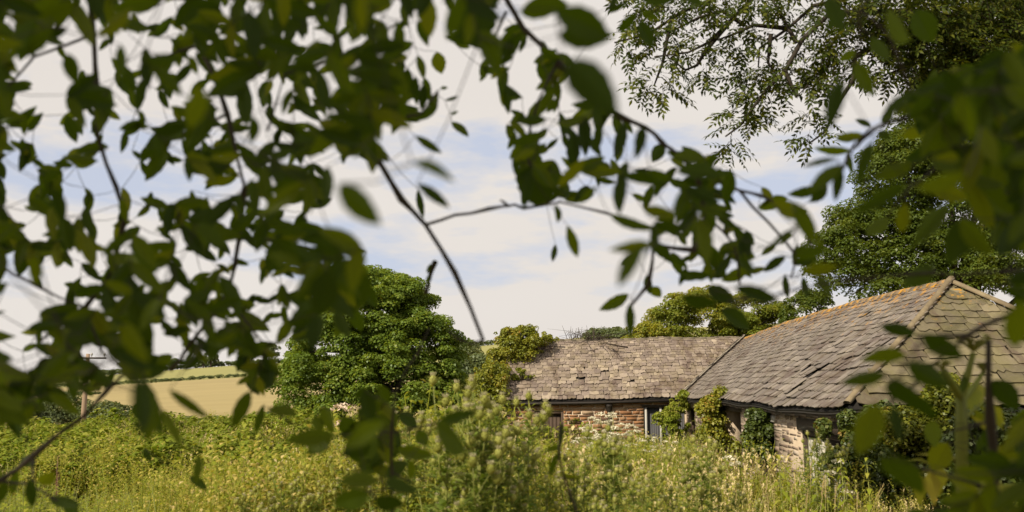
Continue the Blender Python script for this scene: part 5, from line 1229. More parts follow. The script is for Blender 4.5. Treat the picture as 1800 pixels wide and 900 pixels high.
# near leaflets: base x y, tip x y, width (photo pixels), kind
LEAF_DATA = """980 20 1072 60 50 1  985 62 1075 62 42 1  918 20 998 10 38 1  1000 110 1085 198 62 1  830 0 828 78 78 1  753 -5 753 62 30 1  768 92 775 128 24 1  598 326 672 394 44 1  728 288 802 312 20 1  735 325 787 365 18 1  735 335 745 382 12 1  732 240 775 268 14 1
795 215 822 242 14 1  775 155 787 154 6 1  783 176 806 170 6 1  792 200 806 196 5 1  945 300 940 362 60 1  998 398 1016 453 18 1  976 430 971 458 10 1  978 362 978 392 12 1  1075 378 1152 400 18 1  1142 430 1073 440 20 1  1132 434 1078 502 26 1  1120 450 1092 465 14 1
1103 518 1055 545 20 1  1107 536 1108 594 16 1  1137 485 1142 516 14 1  1145 505 1160 520 18 1  1053 218 1046 268 16 1  1097 218 1078 276 20 1  1130 225 1115 282 19 1  1165 255 1145 285 22 1  1493 265 1434 263 14 1  1470 280 1413 295 10 1  1478 292 1420 334 24 1  1437 333 1388 342 18 1
1452 322 1428 357 19 1  1477 293 1467 352 17 1  1490 270 1497 305 10 1  1533 250 1506 322 20 1  1505 240 1472 243 13 1  1340 330 1359 358 13 1  1398 374 1438 430 20 1  1398 452 1452 440 22 1  1413 477 1472 465 20 1  1380 484 1385 524 11 1  1413 488 1418 524 11 1  1398 402 1348 436 11 1
1440 488 1458 522 18 1  1293 506 1365 530 24 1  1245 505 1292 532 26 1  1200 520 1260 540 26 1  1270 545 1320 575 26 1  1593 325 1500 377 28 1  1602 288 1538 312 26 1  1560 383 1525 412 22 1  1592 358 1582 414 22 1  1662 363 1612 427 28 1  1655 290 1708 306 18 1  1705 385 1665 460 44 1
1690 385 1738 450 30 1  1695 312 1610 322 32 1  1640 330 1700 350 28 1  1720 330 1775 378 34 1  1640 270 1690 300 34 1  1535 66 1562 110 22 1  1505 112 1536 167 25 1  1478 143 1455 232 28 1  1505 92 1473 106 16 1  1602 163 1547 206 18 1  1530 222 1504 211 10 1  1520 240 1473 240 14 1
1545 233 1565 244 14 1  1570 195 1548 216 14 1  1625 232 1586 236 20 1  1640 260 1590 275 26 1  1455 -5 1482 48 26 1  1482 18 1452 52 22 1  1558 25 1604 68 32 1  1610 20 1640 70 40 1  1085 -10 1072 18 10 1  1070 22 1105 2 10 1  1117 24 1088 57 17 1  1125 37 1144 84 23 1
1128 22 1157 33 14 1  1125 -8 1185 6 20 1  1200 -15 1230 8 20 1  1607 587 1552 577 22 1  1590 625 1517 636 25 1  1556 658 1480 672 24 1  1625 588 1692 626 34 1  1597 640 1667 682 38 1  1578 668 1628 742 48 1  1540 712 1508 795 46 1  1570 715 1576 778 20 1  1640 740 1642 785 26 1
1665 780 1640 825 36 1  1556 806 1622 872 44 1  1690 690 1700 650 12 1  1640 470 1590 500 30 1  1735 380 1790 415 34 1  1790 400 1755 455 34 1  245 668 240 772 34 1  255 673 282 762 30 1  265 688 255 785 28 1  285 722 322 788 15 1  300 688 367 735 16 1  438 690 408 757 24 1
463 713 449 762 14 1  474 718 518 737 22 1  350 800 344 852 15 1  334 838 362 862 14 1  254 788 264 812 10 1  88 693 142 728 20 1  258 700 250 740 40 1  60 680 120 700 30 1  587 765 506 775 20 1  582 768 538 792 22 1  568 716 587 758 14 1  553 733 565 758 12 1
604 733 616 762 20 1  640 688 652 742 20 1  657 697 628 690 13 1  683 707 668 678 13 1  642 756 598 762 18 1  773 742 832 725 14 1  768 750 822 787 28 1  735 758 749 782 15 1  662 770 628 802 24 1  650 785 620 800 22 1  640 800 655 830 24 1  662 845 596 847 20 1
674 848 738 863 18 1  647 868 588 890 24 1  663 874 707 892 20 1  680 836 717 814 18 1  720 842 726 808 10 1  690 832 655 822 13 1  700 790 760 800 16 1  700 730 735 745 16 1  660 740 630 720 18 1  610 800 650 770 22 1  988 745 985 787 10 1  985 785 961 791 10 1
980 798 969 832 12 1  985 832 1017 843 8 1  52 843 58 892 18 1  72 850 92 832 22 1  88 874 137 886 18 1  118 880 132 905 20 1  30 828 21 870 14 1  -5 825 6 855 14 1  40 805 58 820 20 1  10 850 -10 890 20 1  750 478 764 462 10 1  751 498 754 483 6 1
744 520 754 509 6 1  620 545 635 580 22 1  560 555 548 618 28 1  590 545 612 596 20 1  520 560 490 600 20 1  640 500 660 540 20 1  575 480 560 555 50 1  600 560 590 590 16 1  1800 530 1778 615 44 1  1748 670 1790 720 36 1  -42 236 15 259 22 2  -42 236 -76 261 15 2
-41 276 6 322 24 2  -41 276 -83 304 17 2  -42 315 9 352 20 2  -42 315 -89 349 21 2  -43 354 -2 395 20 2  -43 354 -74 390 15 2  -44 366 -49 438 24 2  496 -21 501 44 22 3  496 -21 441 -49 19 3  467 0 479 62 19 3  467 0 404 -22 23 3  438 21 448 99 27 3
409 42 411 100 18 3  409 42 352 20 19 3  379 63 397 118 18 3  379 63 322 44 21 3  1818 166 1882 183 22 4  1818 166 1764 209 24 4  1827 203 1903 220 26 4  1827 203 1769 261 26 4  1834 241 1909 280 28 4  1834 241 1763 294 27 4  1840 279 1907 320 25 4  1840 279 1800 346 26 4
1846 317 1903 351 23 4  1846 317 1805 364 20 4  1847 332 1857 424 30 4  -32 4 26 25 21 5  -32 4 -62 51 18 5  -24 36 33 68 23 5  -24 36 -63 96 26 5  -18 68 35 130 24 5  -18 68 -61 117 20 5  -14 101 -45 148 20 5  -12 135 19 180 17 5  -12 135 -41 175 18 5
-11 149 -12 229 26 5  113 631 95 676 17 6  113 631 81 606 13 6  86 640 67 698 22 6  59 650 37 715 23 6  32 658 8 704 17 6  32 658 -6 640 14 6  5 667 -13 707 15 6  5 667 -25 648 12 6  -5 671 -69 691 22 6  106 380 112 428 15 7  106 380 62 351 17 7
41 422 28 477 17 7  41 422 -9 387 22 7  6 441 -4 498 19 7  6 441 -44 421 17 7  -4 447 -62 477 22 7  1779 79 1838 127 25 8  1763 132 1819 185 24 8  1763 132 1684 148 29 8  1746 185 1805 254 28 8  1746 185 1664 227 28 8  1729 238 1773 305 28 8  1724 254 1695 341 30 8
1808 733 1886 769 31 9  1808 733 1766 795 23 9  1821 770 1886 797 25 9  1821 770 1790 819 20 9  1832 808 1898 833 24 9  1832 808 1809 854 16 9  1836 824 1854 910 29 9  1816 807 1815 871 19 10  1816 807 1754 805 22 10  1784 833 1715 832 23 10  1752 858 1726 945 30 10  1720 882 1720 950 22 10
1720 882 1654 884 23 10  1687 906 1664 971 23 10  1687 906 1639 911 15 10  1674 916 1602 968 29 10  146 -21 114 -65 18 11  119 -14 103 51 21 11  119 -14 78 -50 20 11  92 -5 64 62 22 11  92 -5 44 -47 21 11  66 5 51 62 20 11  66 5 13 -22 21 11  40 16 29 69 18 11
40 16 -10 1 16 11  228 430 274 477 22 12  208 469 250 530 22 12  187 508 225 579 28 12  187 508 130 512 18 12  166 546 195 602 23 12  166 546 110 562 17 12  159 558 120 624 25 12  587 -42 597 21 20 13  560 -22 569 44 22 13  560 -22 502 -36 19 13  531 -3 523 71 24 13
531 -3 475 -23 20 13  501 14 491 73 20 13  501 14 457 -14 17 13  469 30 457 83 20 13  456 35 387 62 25 13  468 392 534 409 25 14  468 392 451 442 20 14  485 420 545 454 24 14  485 420 478 484 20 14  504 446 577 474 24 14  526 472 595 480 23 14  550 497 602 505 18 14
550 497 559 548 19 14  561 506 622 556 26 14  1792 247 1752 282 17 15  1792 247 1759 211 16 15  1750 237 1699 283 23 15  1750 237 1725 185 21 15  1708 224 1648 246 19 15  1708 224 1686 160 23 15  1667 207 1604 221 21 15  1667 207 1638 153 19 15  1654 201 1588 166 25 15  1801 375 1872 412 27 16
1801 375 1776 430 21 16  1822 428 1882 472 26 16  1839 482 1902 537 30 16  1839 482 1809 540 20 16  1855 538 1902 597 26 16  1855 538 1823 590 19 16  1859 554 1879 644 30 16  1749 102 1742 165 22 17  1718 120 1719 202 26 17  1688 140 1683 226 30 17  1659 162 1655 227 22 17  1659 162 1601 160 21 17
1631 187 1632 245 21 17  1631 187 1574 192 19 17  708 80 639 89 25 18  691 113 716 183 23 18  691 113 607 126 31 18  672 145 693 224 30 18  672 145 591 158 28 18  649 176 667 246 27 18  649 176 571 183 27 18  624 206 616 270 22 18  624 206 568 208 17 18  613 217 549 280 30 18
661 232 597 201 25 19  633 253 557 228 25 19  575 295 573 360 22 19  546 315 544 375 21 19  546 315 490 303 19 19  534 324 464 372 28 19  1811 158 1871 199 26 20  1811 158 1766 194 19 20  1814 198 1881 242 29 20  1814 198 1754 242 27 20  1816 237 1887 292 28 20  1816 237 1765 294 27 20
1816 277 1861 327 24 20  1816 277 1781 337 25 20  1815 318 1860 360 22 20  1815 318 1766 357 22 20  1814 334 1807 422 29 20  280 524 201 533 27 21  259 554 255 638 28 21  259 554 174 560 31 21  238 584 259 660 28 21  238 584 173 598 22 21  219 615 223 671 21 21  455 115 395 114 19 22
430 140 430 225 26 22  430 140 363 137 23 22  374 186 348 252 24 22  374 186 321 181 17 22  343 206 328 259 17 22  343 206 300 188 16 22  330 214 255 254 28 22  -49 613 21 638 25 23  -49 613 -74 677 23 23  -35 645 44 660 30 23  -35 645 -60 711 24 23  -22 678 39 726 25 23
-22 678 -55 746 23 23  -12 712 50 745 25 23  307 359 364 353 21 24  307 359 294 411 18 24  328 385 397 371 24 24  348 413 420 417 25 24  382 474 357 525 18 24  388 487 417 559 25 24  -93 -10 -6 -12 28 25  -67 31 11 53 29 25  -41 73 36 80 25 25  -41 73 -62 144 26 25
-33 86 13 161 29 25  -38 384 0 415 18 26  -38 384 -53 414 11 26  -33 407 13 435 18 26  -33 407 -63 436 13 26  -29 431 3 477 18 26  -29 431 -48 469 14 26  -27 455 2 487 14 26  -27 455 -53 481 13 26  -27 480 -6 511 12 26  -27 480 -47 502 9 26  -27 490 -30 546 18 26
-53 507 2 487 19 27  -53 507 -23 558 21 27  72 553 138 532 23 27  72 553 115 603 24 27  85 557 157 580 25 27  420 -10 378 -46 20 28  388 -9 346 42 24 28  388 -9 344 -47 19 28  356 -8 305 48 28 28  356 -8 314 -55 22 28  325 -6 282 -36 18 28  293 -3 244 -24 18 28
280 -1 202 9 26 28  185 -77 212 -17 21 29  159 -37 176 38 28 29  159 -37 92 -9 27 29  136 5 164 77 25 29  136 5 55 38 28 29  115 49 52 67 21 29  1853 92 1900 146 23 30  1853 92 1799 105 17 30  1841 131 1892 207 34 30  1841 131 1779 152 24 30  1829 170 1886 224 24 30
1829 170 1761 190 25 30  1818 209 1852 279 26 30  1818 209 1760 238 22 30  1808 248 1846 293 19 30  1808 248 1764 275 17 30  1804 264 1781 353 30 30  1846 777 1873 839 24 31  1846 777 1799 811 19 31  1831 815 1855 904 31 31  1831 815 1754 834 29 31  1816 853 1828 941 28 31  1816 853 1743 893 28 31
1803 891 1819 966 27 31  1803 891 1743 928 22 31  624 97 686 118 24 32  624 97 584 133 19 32  633 131 705 147 24 32  643 165 710 176 23 32  643 165 606 227 26 32  652 199 720 223 26 32  652 199 617 243 17 32  662 233 623 276 19 32  404 512 383 549 15 33  413 544 473 582 24 33
423 575 400 626 20 33  435 607 488 625 17 33  435 607 417 652 18 33  448 638 494 658 17 33  448 638 443 683 15 33  572 433 640 459 24 34  572 433 522 463 20 34  574 478 631 521 24 34  574 478 518 517 22 34  575 523 506 568 30 34  1192 300 1272 307 29 35  1208 332 1265 358 23 35
1208 332 1182 382 19 35  1222 366 1272 390 20 35  1222 366 1191 407 19 35  1227 380 1248 456 26 35  717 -58 741 -5 21 36  704 -25 724 34 20 36  704 -25 655 -2 19 36  688 7 639 22 17 36  669 38 672 98 22 36  669 38 621 44 16 36  648 69 636 125 20 36  638 81 589 138 25 36
-33 -62 -49 0 19 37  -15 -33 49 -9 25 37  -15 -33 -34 27 20 37  1 -4 76 25 27 37  1 -4 -15 56 20 37  16 26 79 47 23 37  30 58 78 84 19 37  30 58 15 104 17 37  521 120 548 156 16 38  521 120 495 141 11 38  518 144 547 186 18 38  517 169 561 210 20 38
519 220 541 255 12 38  520 230 528 286 19 38  229 412 276 467 25 39  229 412 180 448 18 39  229 461 287 515 25 39  229 461 188 508 21 39  233 512 290 554 25 39  233 512 202 560 19 39  235 528 251 610 28 39  1768 91 1804 159 27 40  1768 91 1700 126 25 40  1755 126 1775 183 21 40
1755 126 1696 158 23 40  1743 163 1773 209 19 40  1743 163 1695 193 20 40  1739 178 1722 254 26 40  -10 148 -1 201 19 41  -10 148 -64 154 17 41  -27 173 -8 235 22 41  -27 173 -89 190 22 41  -45 196 -55 263 22 41  -45 196 -116 210 26 41  479 270 493 333 22 42  461 294 474 361 22 42
442 317 451 377 20 42  421 340 424 386 16 42  412 349 360 398 24 42  813 -40 870 0 25 43  813 -40 780 4 17 43  820 -8 879 37 27 43  820 -8 787 50 23 43  829 24 819 78 19 43  841 56 887 80 17 43  846 68 881 139 26 43  338 302 352 259 14 44  358 296 375 256 16 44
358 296 395 320 15 44  377 289 385 252 12 44  377 289 404 307 12 44  397 281 409 254 11 44  485 379 496 433 18 45  509 400 573 403 22 45  509 400 514 468 22 45  532 422 595 414 21 45  554 445 611 457 21 45  554 445 552 504 22 45  575 470 626 477 17 45  575 470 568 518 16 45
583 480 626 537 24 45  -78 560 -15 553 21 46  -58 588 11 594 25 46  -58 588 -85 646 20 46  -39 618 -67 673 21 46  -21 649 41 661 21 46  -21 649 -39 702 18 46  -5 680 56 698 23 46  -5 680 -26 725 17 46  1 693 35 770 28 46  1643 161 1706 179 24 47  1643 161 1602 212 20 47
1658 210 1733 237 25 47  1658 210 1619 276 24 47  1676 259 1755 286 27 47  1698 307 1763 324 22 47  1705 321 1744 394 27 47  320 397 355 447 21 48  320 397 274 405 14 48  309 428 255 435 18 48  299 459 335 512 20 48  299 459 248 466 18 48  283 524 251 542 12 48  609 24 654 77 25 49
579 92 620 164 26 49  579 92 510 104 25 49  561 125 584 199 24 49  561 125 500 114 19 49  92 366 96 421 20 50  115 386 121 446 22 50  139 405 161 473 25 50  191 441 214 491 17 50  202 448 267 485 25 50  1772 493 1857 478 27 51  1807 527 1887 536 25 51  1807 527 1812 591 23 51
1843 562 1916 568 25 51  1843 562 1844 622 19 51  1854 572 1917 632 29 51  160 594 122 583 13 52  137 615 145 672 18 52  137 615 87 610 16 52  116 638 137 699 22 52  116 638 71 639 16 52  96 664 51 667 16 52  78 691 41 697 13 52  1843 778 1837 844 21 53  1843 778 1777 753 26 53
1809 797 1807 880 28 53  1777 819 1698 804 27 53  1746 843 1737 924 28 53  1746 843 1677 829 26 53  1716 871 1711 940 23 53  1716 871 1651 873 22 53  1704 883 1644 952 30 53  897 278 921 247 13 54  918 285 959 253 18 54  918 285 927 326 13 54  938 291 949 330 13 54  959 297 974 332 12 54
981 301 996 335 12 54  43 207 -8 194 17 55  9 226 -23 286 24 55  9 226 -54 219 19 55  -24 247 -36 302 21 55  -24 247 -79 243 19 55  -34 254 -87 294 22 55  -13 303 -46 340 17 56  2 347 -36 388 17 56  21 389 -15 445 24 56  44 431 112 439 26 56  44 431 37 487 20 56
364 404 398 366 15 57  364 404 381 440 12 57  404 410 453 373 21 57  444 419 490 369 23 57  483 432 537 408 19 57  483 432 493 477 16 57  495 437 557 463 22 57  586 -3 585 63 20 58  586 -3 525 -5 22 58  559 24 481 8 25 58  530 48 455 45 25 58  499 70 470 142 26 58
499 70 428 65 25 58  465 91 434 146 23 58  465 91 407 84 21 58  451 99 368 139 30 58  1048 186 1049 234 16 59  1048 186 1005 182 14 59  1028 208 1030 275 22 59  1028 208 979 221 16 59  1008 231 1007 301 23 59  973 283 977 335 18 59  973 283 935 311 16 59  967 294 934 355 23 59
679 706 636 730 18 60  670 737 693 796 20 60  670 737 631 761 16 60  662 768 692 823 21 60  662 768 630 793 14 60  656 800 628 820 11 60  618 -38 648 -24 10 61  618 -38 594 -14 12 61  622 -19 655 -5 12 61  622 -19 597 -1 9 61  625 -1 653 14 10 61  625 -1 607 23 10 61
630 17 654 31 9 61  630 17 615 38 8 61  631 24 641 63 13 61  982 95 1011 122 15 62  982 95 952 115 11 62  981 114 1012 136 13 62  981 114 952 139 14 62  980 134 944 158 15 62  980 153 951 177 11 62  980 173 960 197 11 62  346 530 379 548 13 63  346 530 322 556 12 63
346 551 309 577 14 63  344 593 372 629 14 63  343 614 364 639 11 63  343 614 324 638 9 63  172 59 237 21 23 64  213 81 213 137 18 64  253 108 320 102 21 64  253 108 259 159 18 64  265 117 321 166 25 64  919 45 885 53 12 65  913 64 879 70 12 65  907 82 866 91 13 65
901 101 865 117 12 65  895 119 867 131 10 65  892 127 877 169 15 65  1722 201 1774 221 19 66  1722 201 1702 246 16 66  1735 231 1799 251 24 66  1735 231 1717 286 21 66  1748 261 1811 302 25 66  1748 261 1729 323 19 66  1761 292 1815 332 22 66  1761 292 1746 348 21 66  1774 322 1821 351 18 66
1774 322 1766 370 17 66  1779 334 1809 402 24 66  436 539 399 559 13 67  428 568 440 611 16 67  428 568 387 586 15 67  417 597 437 643 16 67  417 597 373 617 17 67  1199 319 1248 324 16 68  1210 346 1258 359 15 68  1210 346 1189 391 17 68  1222 371 1200 420 18 68  1234 397 1221 441 16 68
1246 423 1236 465 15 68  1251 433 1278 487 20 68  760 -33 734 33 25 69  760 -33 696 -53 22 69  726 -18 652 -27 27 69  692 -3 619 -17 27 69  657 13 620 75 26 69  657 13 598 -7 22 69  155 363 155 418 19 70  138 384 137 439 20 70  120 404 123 446 14 70  120 404 81 415 14 70
103 425 104 467 15 70  103 425 74 434 10 70  131 -47 133 1 15 71  159 -24 226 -40 24 71  159 -24 171 31 20 71  190 -2 259 -22 26 71  190 -2 206 57 20 71  -20 343 -24 391 16 72  0 363 4 415 16 72  19 384 27 437 19 72  37 407 40 456 16 72  54 432 99 443 16 72
54 432 53 471 14 72  270 63 306 32 16 73  302 68 329 104 15 73  334 75 386 48 21 73  366 83 406 68 15 73  376 86 430 102 19 73  634 434 620 516 30 74  634 434 564 402 27 74  600 447 568 521 25 74  600 447 537 422 23 74  565 459 518 522 24 74  565 459 515 427 19 74
530 470 472 448 21 74  477 211 529 238 18 75  483 250 540 271 19 75  483 250 445 288 18 75  492 289 535 314 16 75  495 301 512 360 20 75  1252 374 1287 380 13 76  1252 374 1233 405 12 76  1276 428 1310 444 13 76  1276 428 1265 464 14 76  1284 445 1314 460 12 76  1284 445 1277 476 10 76
128 512 110 553 14 77  147 544 140 595 17 77  169 574 226 572 20 77  195 603 243 603 16 77  195 603 205 642 13 77  203 611 246 651 19 77  134 536 100 573 17 78  139 570 195 609 22 78  139 570 90 605 21 78  144 603 95 657 24 78  147 637 197 671 20 78  147 637 98 670 21 78
1761 388 1817 369 19 79  1761 388 1744 431 15 79  1787 418 1859 408 24 79  1831 488 1889 498 18 79  1831 488 1806 531 16 79  1837 499 1867 567 24 79  256 88 262 150 19 80  192 157 180 225 25 80  192 157 136 160 19 80  171 181 171 234 17 80  171 181 121 191 17 80  210 558 239 518 18 81
210 558 222 597 13 81  234 561 263 523 15 81  234 561 248 601 13 81  259 562 294 512 22 81  283 562 312 594 13 81  308 560 336 584 13 81  318 559 376 551 19 81  1661 126 1703 188 25 82  1715 129 1767 195 31 82  1771 127 1815 72 21 82  1771 127 1811 182 23 82  1788 125 1877 111 30 82
-26 454 8 491 16 83  -26 454 -57 479 12 83  -31 479 -3 523 18 83  -31 479 -68 501 15 83  -36 503 -72 534 16 83  -40 528 -73 562 14 83  -44 553 -19 590 15 83  -44 553 -77 577 13 83  -45 563 -51 621 19 83  1095 309 1159 330 20 84  1095 309 1083 373 22 84  1132 365 1188 379 20 84
1151 392 1208 403 21 84  1151 392 1150 443 16 84  1252 311 1290 325 15 85  1252 311 1225 336 12 85  1256 334 1294 354 13 85  1256 334 1227 366 15 85  1260 357 1233 382 14 85  1262 380 1295 403 13 85  299 -46 337 -16 16 86  299 -46 278 -5 16 86  305 -22 345 4 17 86  314 25 350 61 15 86
318 60 320 118 19 86  267 610 231 672 22 87  267 610 224 590 15 87  235 620 184 592 20 87  172 643 143 681 15 87  172 643 129 633 14 87  160 648 92 677 24 87  128 291 94 286 12 88  108 302 92 348 16 88  108 302 69 293 13 88  88 313 74 354 13 88  68 325 53 364 15 88
525 231 555 239 9 89  525 231 514 256 8 89  535 255 569 269 11 89  548 307 575 335 14 89  548 307 533 337 12 89  549 315 552 358 14 89  339 -33 383 2 18 90  339 -33 294 -5 20 90  339 -2 392 37 24 90  340 30 386 77 24 90  342 62 383 109 22 90  342 62 307 106 20 90
345 94 381 137 18 90  411 344 443 363 13 91  411 344 396 370 11 91  418 369 405 400 12 91  427 393 458 409 11 91  427 393 421 425 11 91  429 400 445 436 13 91  304 420 300 462 13 92  304 420 275 399 11 92  274 434 262 485 18 92  242 444 216 499 19 92  209 452 187 493 15 92
1721 872 1732 929 20 93  1721 872 1672 837 21 93  1698 890 1703 948 17 93  1674 907 1683 976 21 93  1650 924 1643 982 18 93  1650 924 1601 894 20 93  1625 940 1584 921 13 93  94 355 91 393 14 94  94 355 64 342 12 94  76 367 44 362 11 94  44 396 8 394 13 94  28 413 29 443 10 94
28 413 -2 418 11 94  23 420 -3 456 15 94  1863 736 1827 771 15 95  1863 736 1831 708 15 95  1832 739 1804 784 18 95  1832 739 1802 717 12 95  1823 740 1765 744 19 95  11 272 -33 276 15 96  -12 304 4 364 21 96  -12 304 -68 316 18 96  -32 339 -10 404 21 96  -32 339 -87 355 18 96
-49 377 -22 424 18 96  -49 377 -91 394 16 96  -54 389 -75 451 22 96  937 239 907 269 15 97  935 262 954 297 14 97  935 262 913 287 11 97  933 285 953 314 12 97  933 285 916 308 9 97  933 294 933 348 18 97  903 278 950 252 16 98  903 278 913 319 13 98  938 287 970 332 18 98
1010 299 1063 276 21 98  1021 300 1088 304 22 98  729 155 675 153 20 99  708 173 694 233 23 99  708 173 667 168 14 99  687 192 650 197 12 99  679 200 632 247 22 99  1262 268 1235 302 14 100  1237 275 1211 316 16 100  1237 275 1196 261 15 100  1212 284 1172 268 15 100  1188 295 1165 330 14 100
1164 307 1151 347 14 100  1164 307 1128 307 12 100  701 108 698 141 11 101  716 121 719 165 16 101  730 136 731 182 14 101  744 150 743 193 15 101  758 166 758 200 11 101  -9 590 -49 621 16 102  -3 628 -54 666 22 102  7 666 60 693 19 102  7 666 -19 720 21 102  21 703 80 719 20 102
21 703 -2 749 18 102  890 59 910 86 12 103  887 88 863 108 11 103  886 117 863 138 11 103  887 147 916 176 13 103  888 156 893 200 15 103  684 282 637 234 21 104  647 275 613 212 22 104  610 265 578 216 18 104  574 253 518 271 19 104  574 253 540 217 17 104  559 248 487 219 26 104
274 233 327 223 18 105  274 233 284 277 16 105  328 275 371 283 16 105  328 275 336 319 15 105  336 282 378 321 19 105  488 -30 471 22 19 106  453 -19 406 -42 19 106  419 -4 409 53 19 106  419 -4 368 -27 19 106  385 15 361 70 20 106  385 15 330 11 19 106  375 22 323 61 21 106
475 37 515 50 14 107  475 37 446 72 16 107  485 73 533 95 19 107  485 73 447 113 17 107  491 111 538 149 22 107  324 529 376 507 19 108  324 529 345 574 17 108  360 547 422 528 21 108  360 547 378 604 19 108  397 564 433 614 21 108  435 580 454 629 18 108  1874 502 1830 475 18 109
1846 518 1838 576 18 109  1846 518 1800 500 17 109  1817 532 1809 601 25 109  1817 532 1765 502 20 109  1735 891 1752 954 21 110  1787 906 1854 854 28 110  1787 906 1824 972 26 110  1842 915 1902 863 27 110  1842 915 1885 979 26 110  567 -30 568 18 16 111  567 -30 526 -57 18 111  535 -15 519 41 20 111
535 -15 492 -45 18 111  502 0 485 54 19 111  502 0 448 -22 20 111  469 12 450 66 21 111  898 214 921 247 14 112  928 214 965 168 21 112  986 214 1011 249 13 112  1016 214 1053 178 18 112  1016 214 1039 240 12 112  464 620 478 655 12 113  464 620 432 626 10 113  455 639 471 677 14 113
455 639 422 647 12 113  448 659 466 695 14 113  448 659 417 674 12 113  -34 379 5 421 21 114  -34 379 -84 398 17 114  -41 416 -1 468 24 114  -41 416 -95 434 18 114  -47 453 3 502 25 114  -47 453 -107 481 22 114  -51 491 -19 532 17 114  -51 491 -100 528 21 114  -52 502 -57 570 22 114
-14 152 22 105 18 115  -14 152 15 207 22 115  119 169 167 130 21 115  119 169 147 221 20 115  133 171 208 184 25 115  784 -16 830 -22 17 116  784 -16 792 20 13 116  803 -4 850 -18 16 116  803 -4 812 36 14 116  822 7 870 0 17 116  822 7 832 54 18 116  842 17 861 47 13 116
667 699 691 741 17 117  658 729 693 763 17 117  658 729 626 762 14 117  652 761 674 794 12 117  652 761 618 791 14 117  651 771 647 821 16 117  -4 -7 1 43 18 118  -4 -7 -50 -32 19 118  -27 11 -16 65 19 118  -27 11 -85 -19 22 118  -52 27 -46 88 22 118  -52 27 -108 -2 21 118
550 288 573 319 13 119  550 288 526 307 10 119  546 311 573 354 18 119  546 311 517 328 11 119  543 335 508 360 15 119  538 383 525 410 10 119  1644 122 1637 169 16 120  1669 143 1716 121 17 120  1669 143 1662 194 17 120  1696 162 1745 149 18 120  1696 162 1703 207 16 120  1705 168 1757 198 20 120
336 336 340 374 12 121  317 352 319 404 18 121  297 368 292 414 17 121  297 368 249 350 17 121  245 400 197 425 18 121  344 436 383 458 16 122  358 487 408 519 18 122  358 487 340 534 16 122  364 513 348 554 14 122  370 538 400 563 14 122  370 538 354 572 14 122  916 57 900 103 16 123
896 66 884 114 17 123  876 75 855 114 14 123  876 75 839 61 14 123  855 84 824 78 11 123  976 87 954 127 15 124  990 107 970 150 16 124  1005 128 1055 124 16 124  1020 148 1066 150 14 124  1027 156 1065 202 20 124  -93 706 -59 682 15 125  -67 712 -26 695 15 125  -67 712 -50 744 12 125
-40 718 -5 700 14 125  -40 718 -21 747 12 125  -32 720 16 733 16 125  595 62 579 124 21 126  595 62 555 27 18 126  560 72 523 139 24 126  525 85 458 65 23 126  490 100 423 85 21 126  456 117 399 109 18 126  442 125 367 171 29 126  439 224 390 227 15 127  423 256 458 309 23 127
423 256 365 264 20 127  405 287 338 302 22 127  363 347 366 401 17 127  -43 205 -16 180 11 128  -43 205 -35 243 12 128  -12 215 23 183 17 128  -12 215 3 253 15 128  19 223 62 193 17 128  51 230 77 199 13 128  277 233 331 236 19 129  277 233 254 285 18 129  293 265 257 317 24 129
334 364 388 381 19 129  334 364 307 400 17 129  339 378 361 447 24 129  306 189 322 218 11 130  323 196 363 185 14 130  323 196 344 231 13 130  341 203 383 192 15 130  341 203 359 237 14 130  50 254 34 302 17 131  25 263 -22 242 16 131  0 272 -32 303 14 131  0 272 -40 258 14 131
-25 281 -54 318 16 131  -25 281 -63 269 13 131  -35 284 -92 302 20 131  1717 791 1754 763 16 132  1738 802 1787 785 19 132  1738 802 1749 843 13 132  1759 813 1809 794 19 132  1779 826 1828 820 16 132  1799 840 1842 840 14 132  1799 840 1803 873 11 132  1807 846 1852 880 19 132  337 184 374 176 13 133
337 184 338 213 11 133  353 197 355 228 10 133  386 221 422 214 11 133  403 234 407 262 9 133  1835 350 1892 391 26 134  1835 350 1796 387 16 134  1838 385 1902 430 28 134  1838 385 1807 448 22 134  1842 420 1905 482 30 134  1847 454 1892 504 21 134  1847 454 1821 503 18 134  1851 489 1890 537 22 134
1851 489 1828 536 19 134  1853 503 1866 587 28 134  157 -21 191 -43 15 135  176 -9 223 -26 16 135  176 -9 184 37 17 135  195 2 240 -31 20 135  195 2 191 50 17 135  215 13 256 -4 16 135  215 13 221 54 15 135  235 24 243 61 12 135  139 -36 116 12 17 136  110 -23 76 37 21 136
110 -23 59 -36 17 136  79 -12 46 59 26 136  79 -12 18 -34 23 136  47 -3 -3 -32 20 136  14 4 -30 42 18 136  14 4 -32 -19 17 136  1 7 -73 15 25 136  1736 793 1781 826 20 137  1751 855 1727 894 15 137  1761 886 1802 908 15 137  1761 886 1749 929 15 137  1766 898 1790 961 22 137
-18 129 23 122 14 138  -18 129 -17 164 11 138  3 150 54 156 18 138  3 150 7 184 12 138  41 199 41 235 12 138  465 470 500 470 13 139  465 470 459 499 10 139  494 502 491 537 11 139  508 518 544 515 12 139  508 518 504 547 9 139  522 534 552 542 11 139  528 541 558 575 15 139
61 609 114 634 19 140  74 631 116 642 13 140  74 631 70 676 14 140  87 654 121 667 12 140  87 654 84 693 13 140  -53 130 -29 178 19 141  -53 130 -81 155 12 141  -58 158 -29 213 22 141  -58 158 -101 190 16 141  -66 186 -42 254 23 141  -76 214 -56 264 16 141  958 209 906 211 18 142
949 236 897 254 19 142  941 265 901 280 15 142  935 294 964 327 15 142  935 294 905 315 12 142  933 306 923 365 20 142  725 77 690 77 13 143  715 100 677 107 12 143  703 123 712 173 18 143  703 123 659 123 16 143  689 145 698 193 16 143  689 145 657 150 10 143  673 166 645 171 10 143
